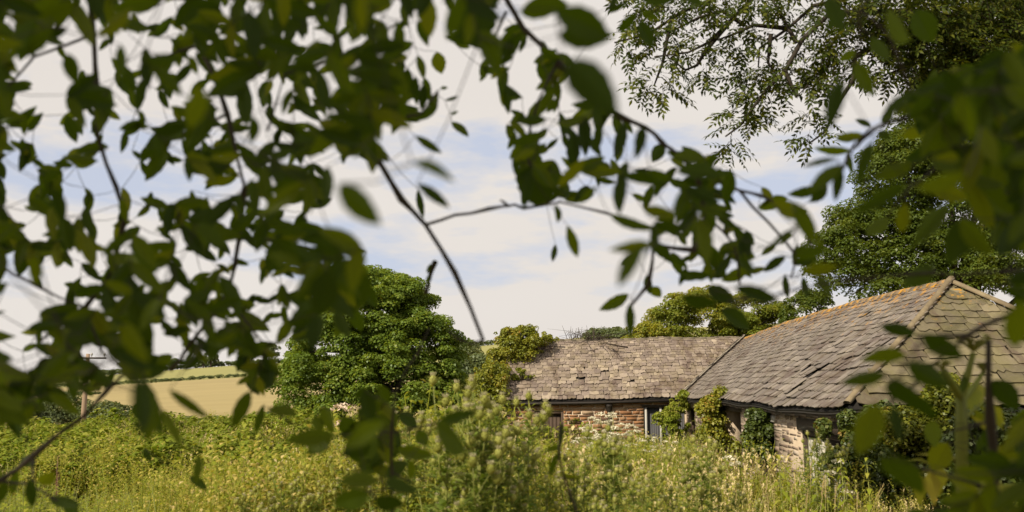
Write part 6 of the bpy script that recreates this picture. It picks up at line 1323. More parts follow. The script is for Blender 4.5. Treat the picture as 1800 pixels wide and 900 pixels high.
666 175 629 216 18 143  39 245 40 275 10 144  48 263 42 294 10 144  57 280 82 300 10 144  66 298 91 312 10 144  70 305 87 342 13 144  586 -73 590 -27 16 145  570 -54 577 -6 15 145  555 -33 571 24 18 145  555 -33 506 -18 16 145  542 -10 502 3 15 145  530 14 541 55 13 145
530 14 499 34 12 145  525 24 505 79 19 145  1312 406 1315 451 16 146  1301 424 1306 459 11 146  1301 424 1271 437 10 146  1289 442 1263 447 8 146  1284 449 1256 486 15 146  354 620 322 650 14 147  354 620 325 593 13 147  302 626 250 652 20 147  276 625 241 654 15 147  248 623 211 637 14 147
248 623 219 602 12 147  237 622 180 611 19 147  1264 452 1254 484 12 148  1264 452 1249 431 9 148  1245 458 1236 494 12 148  1245 458 1223 437 10 148  1207 470 1195 500 11 148  1207 470 1182 450 11 148  1806 551 1876 573 25 149  1816 591 1897 620 31 149  1844 713 1897 745 20 149  1844 713 1815 762 21 149
1848 729 1866 819 30 149  205 136 236 170 18 0  92 47 48 97 21 0  91 332 112 389 21 0  538 139 567 148 13 0  462 156 467 191 14 0  414 582 373 603 14 0  1597 897 1654 970 29 0  214 115 237 160 21 0  1418 370 1374 378 16 0  111 276 167 282 17 0  994 351 1042 343 17 0
847 71 783 66 22 0  1693 282 1628 245 29 0  1855 804 1859 862 23 0  554 78 591 89 14 0  712 199 749 205 15 0  297 644 248 666 19 0  145 463 175 495 16 0  553 566 512 569 14 0  188 669 147 683 15 0  346 148 344 230 34 0  -38 422 -58 481 26 0  477 629 482 671 17 0
118 97 141 152 25 0  214 350 224 389 14 0  674 743 610 785 32 0  633 512 615 556 16 0  451 421 494 409 18 0  189 258 136 267 19 0  497 538 505 574 11 0  394 577 368 631 25 0  512 266 466 269 18 0  1829 440 1770 425 24 0  231 513 183 493 18 0  961 355 983 340 9 0
280 158 297 191 13 0  1395 357 1436 407 20 0  897 61 927 52 10 0  338 251 329 288 12 0  639 481 636 539 24 0  141 489 116 528 14 0  1754 105 1785 150 21 0  474 183 476 213 12 0  124 2 137 45 15 0  1383 349 1337 370 21 0  392 303 362 332 14 0  325 565 325 607 15 0
301 531 320 555 11 0  1101 287 1086 324 16 0  949 108 958 151 17 0  433 -25 422 19 16 0  382 465 405 479 9 0  189 475 180 512 15 0  189 516 225 515 14 0  1293 397 1308 436 16 0  951 85 986 106 17 0  975 140 982 180 14 0  612 202 585 187 12 0  503 516 551 542 18 0
249 143 243 194 16 0  66 446 64 496 20 0  986 313 999 351 17 0  309 493 262 520 21 0  631 274 669 285 12 0  56 72 32 101 15 0  475 281 435 291 17 0  1702 237 1669 252 12 0  875 -54 871 11 26 0  1275 354 1288 299 23 0  1651 211 1685 260 25 0  135 657 145 696 13 0
448 537 404 527 15 0  680 806 651 818 12 0  375 258 404 246 12 0  1869 714 1818 715 16 0  591 -24 653 -30 22 0  481 376 441 374 14 0  516 158 501 206 15 0  379 422 405 444 14 0  1301 450 1331 482 17 0  1272 349 1284 374 9 0  704 773 689 803 14 0  1803 748 1785 796 18 0
-20 501 -24 544 15 0  50 578 103 571 20 0  -7 60 -38 58 10 0  710 95 664 104 14 0  1741 766 1744 809 14 0  1683 905 1631 905 22 0  497 501 500 539 14 0  320 282 287 276 11 0  674 783 655 816 12 0  1180 279 1203 293 11 0  488 229 485 257 11 0  1147 327 1134 368 15 0
-17 212 33 207 19 0  254 211 211 228 17 0  286 131 298 174 18 0  649 241 653 301 22 0  1771 296 1758 340 16 0  602 149 581 186 15 0  608 -15 662 65 36 0  1025 281 981 325 20 0  414 60 443 86 13 0  1895 131 1788 162 40 0  118 203 132 249 20 0  672 730 697 761 14 0
746 138 752 175 14 0  229 389 199 397 11 0  976 156 953 199 16 0  551 174 573 199 12 0  1314 473 1268 491 20 0  1121 306 1171 324 18 0  891 220 901 252 14 0  392 288 421 312 12 0  735 99 746 135 14 0  513 594 547 581 12 0  247 285 261 313 12 0  392 287 416 273 11 0
856 105 844 133 12 0  61 714 38 743 15 0  1246 485 1195 481 15 0  440 204 449 253 21 0  590 248 609 276 11 0  396 400 346 397 19 0  1143 426 1186 459 19 0  330 100 347 129 14 0  1049 297 1052 328 10 0  438 -49 473 -9 18 0  417 304 387 327 12 0  1712 116 1677 125 12 0
960 226 934 246 13 0  305 439 258 467 18 0  507 289 546 311 17 0  103 413 118 447 14 0  1358 355 1424 384 28 0  803 -8 795 73 29 0  1592 186 1629 215 14 0  1380 452 1339 476 16 0  1714 362 1729 393 12 0  163 433 189 440 10 0  551 156 571 186 15 0  1080 201 1096 248 16 0
147 556 177 558 12 0  750 -38 715 16 25 0  279 365 288 390 9 0  1299 400 1269 407 10 0  961 325 994 347 15 0  368 282 356 247 14 0  735 38 753 78 17 0  130 193 108 223 15 0  1228 361 1189 315 21 0  1818 166 1828 220 22 0  1143 298 1183 323 17 0  162 389 164 424 14 0
135 292 168 285 11 0  440 658 411 634 13 0  1726 376 1744 409 12 0  1674 139 1607 158 23 0  432 326 484 345 22 0  -44 729 19 742 23 0  699 39 700 92 21 0  939 110 964 92 12 0  1191 410 1210 431 12 0  74 692 62 723 11 0  461 379 440 407 11 0  462 455 472 487 14 0
163 -18 121 -4 18 0  1027 326 1046 343 8 0  61 203 43 228 12 0  485 605 458 610 10 0  645 54 662 80 11 0  1822 893 1873 932 21 0  -32 328 -4 362 15 0  991 235 998 261 10 0  -6 589 -8 619 10 0  511 466 479 486 13 0  432 666 456 696 13 0  63 39 21 102 30 0
800 76 825 84 9 0  57 254 54 284 12 0  193 69 174 91 10 0  1675 127 1643 137 14 0  1751 242 1774 268 12 0  1052 210 1084 193 12 0  1185 381 1153 416 16 0  596 110 560 128 15 0  305 78 314 111 12 0  216 331 228 369 13 0  553 338 570 363 11 0  1199 329 1174 313 11 0
533 482 507 472 10 0  481 672 442 686 15 0  706 104 703 135 12 0  349 226 324 273 16 0  322 634 294 644 9 0  874 14 850 -3 10 0  637 248 599 277 19 0  1393 462 1422 455 11 0  103 79 117 104 10 0  479 550 457 570 11 0  1872 299 1839 340 19 0  175 440 147 419 12 0
1791 496 1818 525 13 0  1680 179 1660 223 17 0  461 521 435 528 9 0  396 -17 394 13 12 0  1856 418 1809 426 18 0  675 733 654 706 12 0  637 813 611 799 10 0  120 271 155 267 13 0  33 143 60 150 9 0  388 534 409 559 10 0  956 113 988 107 10 0  337 113 303 149 15 0
284 103 282 131 10 0  462 288 476 310 11 0  573 447 578 476 10 0  212 383 202 424 14 0  697 757 701 786 11 0  180 236 168 259 10 0  247 217 222 239 12 0  1779 927 1739 932 12 0  25 142 15 184 14 0  433 158 389 167 17 0  288 -18 222 -46 25 0  817 -17 793 -4 12 0
1221 389 1221 419 11 0  177 520 145 519 13 0  280 -17 327 -2 17 0  879 -59 849 -14 17 0  -2 282 6 315 11 0  628 460 597 466 12 0  1033 328 1010 354 14 0  420 273 374 280 16 0  1418 429 1393 446 10 0  336 491 338 524 11 0  77 578 41 587 12 0  472 642 476 679 15 0
76 320 70 347 8 0  919 331 916 358 8 0  1265 346 1231 320 14 0  382 48 409 51 10 0  438 327 425 354 11 0  -28 93 -46 138 18 0  536 348 540 374 11 0  640 737 615 754 11 0  996 124 980 149 11 0  303 95 288 130 12 0  2 131 30 143 10 0  583 86 608 103 10 0
643 706 677 691 11 0  619 490 595 478 11 0  510 79 504 116 14 0  1210 359 1244 365 13 0  340 402 310 388 12 0  471 143 455 171 12 0  127 587 113 622 13 0  194 516 170 527 8 0  550 -13 525 -21 10 0  285 45 253 52 11 0  184 193 212 209 13 0  1748 277 1746 318 13 0
478 143 466 167 10 0  710 6 717 46 13 0  140 682 167 695 9 0  241 190 230 153 13 0  548 501 527 536 16 0  856 119 844 143 10 0  -92 474 -46 489 16 0  1855 83 1816 96 15 0  477 107 461 131 11 0  1238 424 1214 460 17 0  1393 415 1368 426 11 0  1254 275 1221 290 11 0
-67 296 -35 359 30 0  -58 132 -60 159 10 0  221 230 215 268 12 0  253 560 290 565 13 0  547 565 508 588 14 0  549 115 557 149 15 0  410 456 437 465 10 0  299 581 322 594 9 0  107 439 128 470 13 0  919 199 895 211 8 0  547 293 552 321 9 0  1808 722 1774 742 15 0
1694 258 1687 303 18 0  923 209 897 194 11 0  469 157 474 187 12 0  522 179 507 201 10 0  1246 464 1250 497 11 0  980 245 959 263 9 0  211 374 217 400 10 0  1674 847 1697 884 15 0  495 -31 517 -14 10 0  337 496 367 478 12 0  153 519 124 518 12 0  407 358 430 393 14 0
1183 445 1199 485 17 0  1235 275 1185 275 21 0  161 345 156 373 9 0  1064 186 1060 222 14 0  73 642 54 675 15 0  782 -50 790 -17 11 0  173 147 144 151 12 0  1446 421 1434 445 8 0  152 184 172 204 9 0  -18 84 13 123 18 0  108 302 73 318 15 0  924 69 913 92 8 0
1244 447 1261 470 12 0  -51 558 -59 590 12 0  1118 299 1151 307 12 0  31 434 3 445 11 0  361 320 408 310 17 0  409 73 385 93 10 0  170 206 174 244 12 0  562 213 611 219 16 0  348 535 330 561 12 0  1701 120 1654 137 20 0  1860 78 1839 120 14 0  11 498 -41 525 18 0
289 587 333 576 16 0  1074 281 1093 301 11 0  335 24 366 27 13 0  2 263 -6 295 12 0  613 26 619 67 13 0  420 461 397 478 10 0  768 187 729 212 16 0  -24 565 -6 594 14 0  887 124 874 155 11 0  -20 124 -31 148 10 0  1172 404 1199 416 10 0  1297 461 1322 487 13 0
93 311 88 347 11 0  471 447 471 473 10 0  1228 487 1194 491 11 0  1284 302 1246 312 15 0  1705 221 1722 259 15 0  582 350 545 365 14 0  121 603 172 595 21 0  1253 341 1277 353 10 0  207 21 196 -14 12 0  234 220 267 225 12 0  27 258 59 253 12 0  910 200 900 227 12 0
384 504 388 535 9 0  424 3 431 34 11 0  644 442 616 437 9 0  637 466 645 497 10 0  498 370 476 392 13 0  261 262 277 294 12 0  1095 212 1111 235 10 0  480 8 483 35 11 0  1823 352 1838 388 16 0  552 50 579 46 8 0  564 533 608 554 18 0  627 757 606 802 16 0
419 415 449 422 11 0  56 707 31 734 12 0  473 556 501 552 10 0  321 604 347 622 12 0  735 156 712 175 11 0  317 533 329 570 13 0  150 331 166 353 9 0  363 141 336 167 14 0  916 170 886 172 10 0  41 617 65 604 11 0  523 311 476 342 20 0  145 124 144 153 10 0
1726 299 1722 335 14 0  1318 480 1345 470 11 0  473 375 499 363 10 0  121 165 148 179 13 0  228 638 245 668 12 0  371 588 363 617 11 0  -34 622 -36 650 11 0  1690 334 1713 366 13 0  594 524 624 536 12 0  388 219 352 212 13 0  545 146 522 162 11 0  1326 453 1272 435 22 0
1008 298 987 277 10 0  988 343 1014 337 9 0  1845 327 1873 356 14 0  -15 51 8 70 10 0  210 37 267 53 21 0  1833 788 1824 823 13 0  963 140 967 179 13 0  -1 364 -15 393 10 0  466 197 495 224 13 0  225 559 232 584 11 0  610 257 603 288 10 0  1741 743 1734 794 16 0
431 639 446 608 13 0  1726 762 1737 797 13 0  477 605 446 605 11 0  444 354 435 383 11 0  447 518 438 547 12 0  548 407 528 424 9 0  1080 321 1051 316 10 0  83 424 120 416 12 0  -70 -23 -42 -26 11 0  1798 595 1829 607 12 0  906 235 895 261 11 0  301 448 320 468 9 0
206 505 175 514 10 0  928 257 950 241 9 0  335 635 309 641 9 0  301 246 269 274 13 0  549 142 563 166 10 0  81 57 110 83 15 0  374 123 362 148 10 0  255 259 249 287 9 0  595 129 599 156 11 0  397 520 369 533 12 0  721 82 685 89 14 0  1033 242 1055 275 14 0
-12 159 -32 177 10 0  285 264 305 291 13 0  1246 362 1253 409 15 0  1823 909 1854 945 14 0  918 50 923 80 11 0  519 265 505 292 10 0  390 430 388 456 10 0  40 693 69 707 11 0  767 165 760 196 12 0  534 373 517 401 13 0  1436 452 1411 467 9 0  521 257 548 249 9 0
301 141 273 158 11 0  1112 342 1141 354 10 0  37 416 57 434 10 0  -40 232 -1 234 14 0  262 553 288 559 11 0  -44 436 -84 438 12 0  129 211 143 238 12 0  668 751 673 782 10 0  53 350 97 382 18 0  616 44 593 67 10 0  196 103 216 132 12 0  105 325 98 361 15 0
6 377 19 407 13 0  406 223 431 211 11 0  193 50 193 78 10 0  1093 250 1084 283 13 0  94 -22 77 10 13 0  945 359 971 352 11 0  178 -16 191 8 11 0  1609 195 1627 240 19 0  1267 296 1241 334 15 0  1818 599 1827 564 14 0  952 303 906 279 21 0  498 516 470 528 10 0
452 413 473 439 12 0  692 722 694 753 11 0  147 426 121 433 8 0  233 266 256 281 9 0  44 654 25 684 15 0  224 135 252 123 11 0  1071 291 1031 291 15 0  1250 484 1277 486 10 0  -42 347 -68 364 10 0  1728 782 1739 814 13 0  1156 386 1188 381 10 0  984 199 994 241 13 0
365 419 364 448 10 0  96 37 72 51 10 0  11 212 39 227 11 0  231 656 266 665 12 0  302 359 281 388 12 0  1791 357 1768 380 12 0  283 522 307 540 10 0  702 191 736 191 12 0  330 -15 365 -8 12 0  1798 862 1790 899 11 0  119 276 95 303 11 0  707 204 736 214 10 0
372 525 364 550 9 0  848 118 873 131 10 0  184 682 202 650 12 0  494 223 484 251 10 0  565 422 594 427 11 0  298 228 263 223 13 0  340 265 365 275 10 0  369 241 343 240 9 0  516 598 545 590 11 0  60 483 76 506 11 0  156 339 149 365 10 0  1282 369 1247 366 12 0
-1 676 -24 649 15 0  953 73 959 108 12 0  173 12 184 48 14 0  510 183 537 195 11 0  1841 718 1799 727 18 0  253 501 239 526 11 0  244 195 248 226 10 0  169 270 139 279 11 0  17 -8 -18 -12 11 0  1333 365 1355 349 8 0  182 667 157 691 11 0  385 405 415 408 9 0
457 130 476 95 13 0  577 182 542 192 14 0  1315 407 1326 431 10 0  1804 192 1847 199 14 0  65 275 43 290 8 0  1363 432 1339 449 11 0  912 51 938 63 10 0  155 407 170 431 10 0  263 358 242 382 11 0  1630 898 1655 921 12 0  458 579 426 578 12 0  118 444 107 469 11 0
405 229 388 253 9 0  1789 157 1756 185 16 0  290 134 318 136 10 0  1028 189 1006 209 10 0  174 687 163 655 14 0  326 438 352 435 10 0  981 171 973 198 9 0  1275 391 1278 417 9 0  1776 496 1803 516 11 0  70 465 74 437 11 0  546 221 516 221 11 0  70 580 66 607 8 0
1793 506 1790 547 15 0  -44 714 -83 723 16 0  1048 330 1022 356 13 0  493 121 500 148 9 0  437 31 410 31 11 0  89 607 128 599 14 0  493 437 499 464 10 0  888 76 857 80 12 0  623 548 644 529 9 0  -100 614 -38 607 23 0  965 258 941 269 11 0  318 542 316 571 12 0
883 158 884 186 10 0  402 280 428 272 11 0  120 277 141 293 8 0  907 45 880 77 13 0  1215 456 1218 430 8 0  42 257 15 250 10 0  299 31 323 51 11 0  393 -64 422 -17 17 0  209 124 209 152 9 0  529 35 539 62 11 0  662 259 666 285 8 0  537 83 508 96 13 0
677 268 658 295 10 0  319 245 326 274 9 0  114 499 148 506 12 0  491 471 519 487 11 0  319 478 296 497 10 0  -3 596 -22 616 10 0  1219 361 1193 374 9 0  545 347 531 380 11 0  910 304 915 332 9 0  1402 431 1395 466 11 0  656 176 624 160 15 0  1060 203 1056 230 9 0
179 214 160 232 10 0  266 338 257 368 11 0  193 489 164 489 9 0  716 33 698 54 10 0  1221 448 1195 461 9 0  285 46 260 62 10 0  1689 916 1695 962 15 0  165 557 160 584 9 0  139 -8 129 19 11 0  395 471 373 486 8 0  478 530 449 528 10 0  673 776 655 799 9 0
-57 648 -1 674 22 0  157 648 93 662 23 0  1863 750 1831 812 24 0  286 499 276 547 17 0  -51 21 -7 77 26 0  1689 165 1705 245 28 0  1767 126 1743 204 31 0  25 395 -31 435 22 0  418 603 364 599 18 0  1823 731 1851 775 19 0  278 526 244 580 19 0  584 -44 538 6 21 0
118 617 60 677 27 0  1642 278 1700 276 17 0  -95 -3 -19 33 26 0  -39 420 1 474 23 0  -81 480 -29 522 24 0  1750 318 1812 348 24 0  1814 140 1760 118 20 0  1783 251 1751 291 17 0  1863 196 1819 210 15 0  88 34 30 84 29 0  110 -3 44 37 25 0  -35 439 -59 507 27 0
1814 567 1844 611 20 0  1724 225 1750 293 27 0  -79 19 -23 19 18 0  1856 345 1850 421 24 0  218 571 264 639 29 0  1784 279 1810 315 16 0  1619 177 1619 237 20 0  1807 192 1871 190 23 0  23 66 -13 100 18 0  1676 192 1750 210 28 0  1874 310 1812 360 25 0  -32 507 -78 527 16 0
-56 629 14 673 28 0  1841 270 1773 284 26 0  850 17 820 73 20 0  1838 830 1876 892 26 0  -10 275 -52 319 19 0  -65 124 -37 194 28 0  350 395 396 439 24 0  588 -48 606 -6 18 0  -25 373 -41 429 22 0  1836 227 1846 275 17 0  638 -14 640 60 25 0  -54 230 -40 300 24 0
570 -29 616 7 18 0  563 480 607 494 15 0  1791 290 1747 276 14 0  361 101 397 69 15 0  498 320 552 326 17 0  150 -21 100 -1 19 0  1795 244 1803 290 16 0  -77 669 -37 729 24 0  1866 418 1792 436 26 0  584 448 614 494 20 0  209 506 253 528 15 0  1810 294 1816 368 28 0
1678 178 1652 232 19 0  1701 162 1701 236 26 0  -24 435 -26 519 27 0  470 606 416 620 17 0  372 564 330 530 17 0  452 -19 506 21 25 0  1830 326 1856 396 27 0  1819 260 1839 314 19 0  502 -47 480 9 19 0  3 70 -1 124 18 0  630 466 592 500 19 0  632 464 582 486 18 0
-31 664 -51 718 19 0  640 219 662 287 23 0  1841 113 1821 185 23 0  1806 383 1824 443 23 0  1835 236 1851 314 25 0  1845 799 1857 855 22 0  198 612 276 646 28 0  1750 276 1752 338 19 0  -4 210 -18 260 18 0  1842 258 1840 328 25 0  118 541 160 577 19 0  214 544 192 586 15 0
112 -43 82 29 26 0  -8 138 -26 188 17 0  1770 391 1780 443 17 0  1766 154 1836 196 30 0  -6 143 8 211 21 0  -44 517 -34 593 24 0"""
# ------------------------------------------------------------------ ash tree overhanging at the top right (sharp small leaflets)
def compound_leaf(seed):
    """pinnate ash leaf, unit length along +X, leaflets in pairs"""
    r_ = random.Random(seed); mb = MB(); n = r_.choice((4, 5, 5))
    bend = r_.uniform(-.15, .15); dr = r_.uniform(.05, .25)
    def ax_(t): return Vector((t, bend * t * t, -dr * t * t))
    mb.tube([ax_(0), ax_(.5), ax_(.98)], [.008, .006, .003], 3, r=.2, m=1, cap=False)
    for k in range(n):
        t = .28 + .62 * k / (n - 1)
        for sg in (-1, 1):
            d = Vector((.62 + r_.gauss(0, .12), sg + r_.gauss(0, .12), r_.gauss(-.15, .2))); L = .30 * r_.uniform(.85, 1.15) * (1 - .15 * abs(k - 1.5) / 2)
            lf(mb, ax_(t), d, L, L * .42, r_.random(), 0, .12)
    lf(mb, ax_(.97), Vector((1, bend, -.2)), .3, .11, r_.random(), 0, .1)
    me = mb.mesh('leaf', [M['ash_far'], M['twig']]); return me
CLV = [compound_leaf(500 + i) for i in range(6)]
CLA = []
for m in CLV:
    v, f = mesh_arrays(m); mi_ = np.zeros(len(m.polygons), np.int32); m.polygons.foreach_get('material_index', mi_)
    rn_ = np.zeros(len(m.polygons), np.float32); m.attributes['rnd'].data.foreach_get('value', rn_); CLA.append((v, f, mi_, rn_))
oa_base = Vector((9.2, 9.5, gz(9.2, 9.5)))
oat = empty('ash_tree', oa_base, 'ash tree at the right edge, its sharp feathery branches hanging into the top right sky', 'tree')
DO = 9.0
limbs = [
    [(1900, 60, .9), (1750, 40, .6), (1600, 20, .3), (1460, 22, 0), (1410, 70, -.1), (1380, 125, -.2), (1345, 160, -.2), (1300, 222, -.2), (1275, 240, -.2)],
    [(1620, -30, .3), (1430, 10, .2), (1385, 50, .1), (1335, 85, 0), (1333, 118, 0)],
    [(1500, -20, .4), (1330, -10, .3), (1280, 40, .3), (1245, 75, .2), (1210, 92, .2), (1150, 100, .2)],
    [(1290, 30, .3), (1240, 90, .2), (1225, 115, .2), (1205, 123, .2), (1185, 108, .2)],
    [(1300, -20, .5), (1200, 20, .4), (1140, 60, .4), (1080, 75, .4)],
    [(1180, 30, .4), (1165, 110, .3), (1150, 150, .3)],
    [(1385, 50, .1), (1325, 44, .1), (1290, 60, .1), (1262, 70, .1)],
    [(1700, 30, .6), (1560, 70, .2), (1503, 100, .1), (1500, 140, 0), (1478, 175, 0), (1450, 232, -.1), (1425, 250, -.1)],
    [(1800, 60, .8), (1690, 90, .5), (1600, 115, .3), (1560, 130, .2)],
    [(1800, 130, .8), (1720, 130, .6), (1705, 110, .5)],
    [(1400, 75, -.1), (1352, -10, .1)], [(1355, 60, 0), (1350, 110, 0), (1362, 128, 0)],
    [(1380, 125, -.2), (1400, 170, -.3), (1420, 150, -.3)], [(1310, 45, .3), (1270, 20, .3), (1230, 30, .2), (1180, 55, .2)]]
mb = MB()
for L_ in limbs:
    n = len(L_); mb.tube([at(x, y, DO + d) for x, y, d in L_], np.linspace(.042 if n > 6 else .026, .008, n), 6)
mb.tube([oa_base - ZZ * .3, oa_base + ZZ * 3, oa_base + Vector((-.3, .2, 6)), oa_base + Vector((-.6, .2, 9))], [.34, .27, .2, .1], 10)
for (x, y, d) in [(1900, 60, .9), (1620, -30, .3), (1500, -20, .4), (1700, 30, .6), (1800, 60, .8), (1800, 130, .8), (1300, -20, .5)]:
    a = oa_base + Vector((-.3, .2, 6.0)); b = at(x, y, DO + d); mb.tube([a, a.lerp(b, .5) + ZZ * .5, b], [.10, .07, .034], 7)
mb.build('branch', M['twig'], oat, smooth=True)
spr = """1600 20 60 50 90|1680 60 70 60 150|1760 20 70 70 150|1770 110 60 60 140|1640 90 50 40 70|1730 180 70 50 130|1790 260 40 70 100|1560 60 34 40 50|1130 -15 50 16 30|1230 -15 50 16 34|1340 -15 60 16 40|1460 -18 60 18 50|1580 -15 60 18 60|1720 -15 70 18 80|1150 30 45 34 40|1190 8 60 18 34|1105 75 28 22 20|1098 85 14 20 8|1160 90 32 30 34|1148 140 26 26 26|1165 165 18 10 10|1140 165 18 10 8|1175 120 14 20 8|1225 85 15 13 16|1218 28 38 24 26|1258 88 10 9 8|1290 40 44 38 44|1312 70 24 24 22|1300 95 16 10 10|1242 125 14 12 14|1235 140 10 8 5|1310 138 24 16 18|1296 150 10 14 6|1345 130 26 22 24|1362 165 20 14 16|1325 170 22 16 14|1300 165 8 10 4|1400 125 40 34 50|1440 80 30 40 50|1430 145 30 16 24|1390 25 44 20 26|1298 205 20 12 12|1325 212 16 10 12|1290 225 16 9 8|1290 255 10 10 9|1283 270 8 6 4|1330 190 14 10 8|1430 208 15 13 18|1428 245 12 14 14|1470 100 24 34 30|1500 62 34 44 46|1535 105 24 34 28|1560 128 26 14 18|1590 60 40 50 60|1540 30 50 30 40|1650 40 60 44 90|1740 40 70 60 130|1690 95 70 30 60|1460 30 50 28 40|1480 140 12 18 8|1500 150 14 8 6|1600 110 30 20 24|1330 14 50 14 24|1260 10 30 16 16|1110 45 16 16 8|1370 90 14 14 6|1640 130 40 20 40|1740 130 60 40 110|1780 220 40 60 80|1700 190 60 50 100|1760 330 50 80 120""".split('|')
ro = random.Random(21); lv = []
for s in spr:
    px, py, rx, ry, n = [float(v) for v in s.split()]
    hub = at(px, py - ry * .3, DO)
    for k in range(int(n * (.78 if px < 1540 else 1.1))):
        a = ro.uniform(0, 6.283); q = math.sqrt(ro.random()); x = px + rx * .85 * q * math.cos(a); y = py + ry * .85 * q * math.sin(a)
        p = at(x, y - 8, DO + ro.uniform(-.45, .6) + max(0, (x - 1500) / 600))
        d = Vector((math.cos(a) * .8 + ro.gauss(0, .35), ro.gauss(0, .5), -.38 + ro.gauss(0, .38))).normalized()
        L = ro.uniform(.20, .31); X = d; up = Vector((ro.gauss(0, .4), -.5 + ro.gauss(0, .4), 1)); Yv = up.cross(X).normalized(); Z = X.cross(Yv)
        Mx = Matrix(((X.x * L, Yv.x * L, Z.x * L, p.x), (X.y * L, Yv.y * L, Z.y * L, p.y), (X.z * L, Yv.z * L, Z.z * L, p.z), (0, 0, 0, 1)))
        lv.append((px > 1560, p.y, Mx, ro.randrange(6)))
lv.sort(key=lambda q: (q[0], q[1]))
for i, (_, _, Mx, vi) in enumerate(lv[:300]):
    o = bpy.data.objects.new('leaf', CLV[vi]); COL.objects.link(o); o.parent = oat; Mx = Mx.copy(); Mx.translation = Mx.translation - oa_base; o.matrix_basis = Mx
V = []; F = []; MI = []; RN = []; n = 0
for (_, _, Mx, vi) in lv[300:]:
    v, f, mi_, rn_ = CLA[vi]; A4 = np.array(Mx); V.append(v @ A4[:3, :3].T + A4[:3, 3]); F += [tuple(i + n for i in ff) for ff in f]; MI.append(mi_); RN.append((rn_ + ro.random()) % 1); n += len(v)
me = bpy.data.meshes.new('foliage'); me.from_pydata(np.vstack(V).tolist(), [], F); me.materials.append(M['ash_far']); me.materials.append(M['twig'])
me.polygons.foreach_set('material_index', np.concatenate(MI)); a = me.attributes.new('rnd', 'FLOAT', 'FACE'); a.data.foreach_set('value', np.concatenate(RN)); link('foliage', me, oat, 'stuff')

# ------------------------------------------------------------------ the ash the viewer stands under: out of view, crown added and shaped to shade the near boughs
ash = empty('ash_tree', (-3.4, -3.6, gz(-3.4, -3.6)), 'unseen ash tree behind the viewer, its crown shaped to shade the near boughs', 'tree')
b0 = Vector(ash.location); mb = MB()
mb.tube([b0 - ZZ * .3, b0 + ZZ * 3, b0 + Vector((.5, .8, 6))], [.42, .34, .22], 10)
cr = shell_clumps([(-2.7, -2.6, 7.2, 3.0, 3.0, 2.0), (-0.6, -1.2, 5.9, 2.0, 1.7, 1.0), (-1.6, -2.2, 6.3, 3.0, 2.2, 1.2), (0.7, -1.4, 5.6, 1.4, 1.2, .7), (-3.6, -1.6, 6.2, 2.2, 1.6, 1.3), (1.3, -.9, 5.4, 1.5, 1.2, .8)], 0.9, .45, .85, 77, .1)
for i in range(0, len(cr), 9):
    p = Vector(cr[i, :3]); s = b0 + Vector((.3, .5, 4.6)); mb.tube([s, s.lerp(p, .5) + ZZ * .3, p], [.09, .05, .015], 5)
mb.build('trunk', M['bark'], ash, smooth=True)
Vv, Ff, rn = leaf_cloud(cr, 24500, .13, 78, .7, .42, .6); link('crown', np_mesh('crown', Vv, Ff, M['ash'], rnd=rn), ash)

# ------------------------------------------------------------------ near boughs, out of focus: every leaflet an object
def leaflet(seed):
    r_ = random.Random(seed); n = 9; V = []; F = []; cur = r_.uniform(-.10, .18); side = r_.uniform(-.08, .08); fold = r_.uniform(.05, .22); k0 = r_.uniform(.78, .95)
    for i in range(n + 1):
        t = i / n; w = .5 * math.sin(math.pi * min(1, t ** k0)) ** .8; w = max(w, .012)
        ser = 1 + (.05 if i % 2 else -.04)
        z = -cur * t * t; y = side * t * t
        V += [(t, y - w * ser, z + w * fold), (t, y, z), (t, y + w * ser, z + w * fold)]
    for i in range(n):
        a = 3 * i; F += [(a, a + 1, a + 4, a + 3), (a + 1, a + 2, a + 5, a + 4)]
    me = bpy.data.meshes.new('leaf'); me.from_pydata(V, [], F); me.materials.append(M['ash']); return me
LFV = [leaflet(600 + i) for i in range(8)]
LEAVES = np.array([int(v) for v in LEAF_DATA.split()]).reshape(-1, 6)
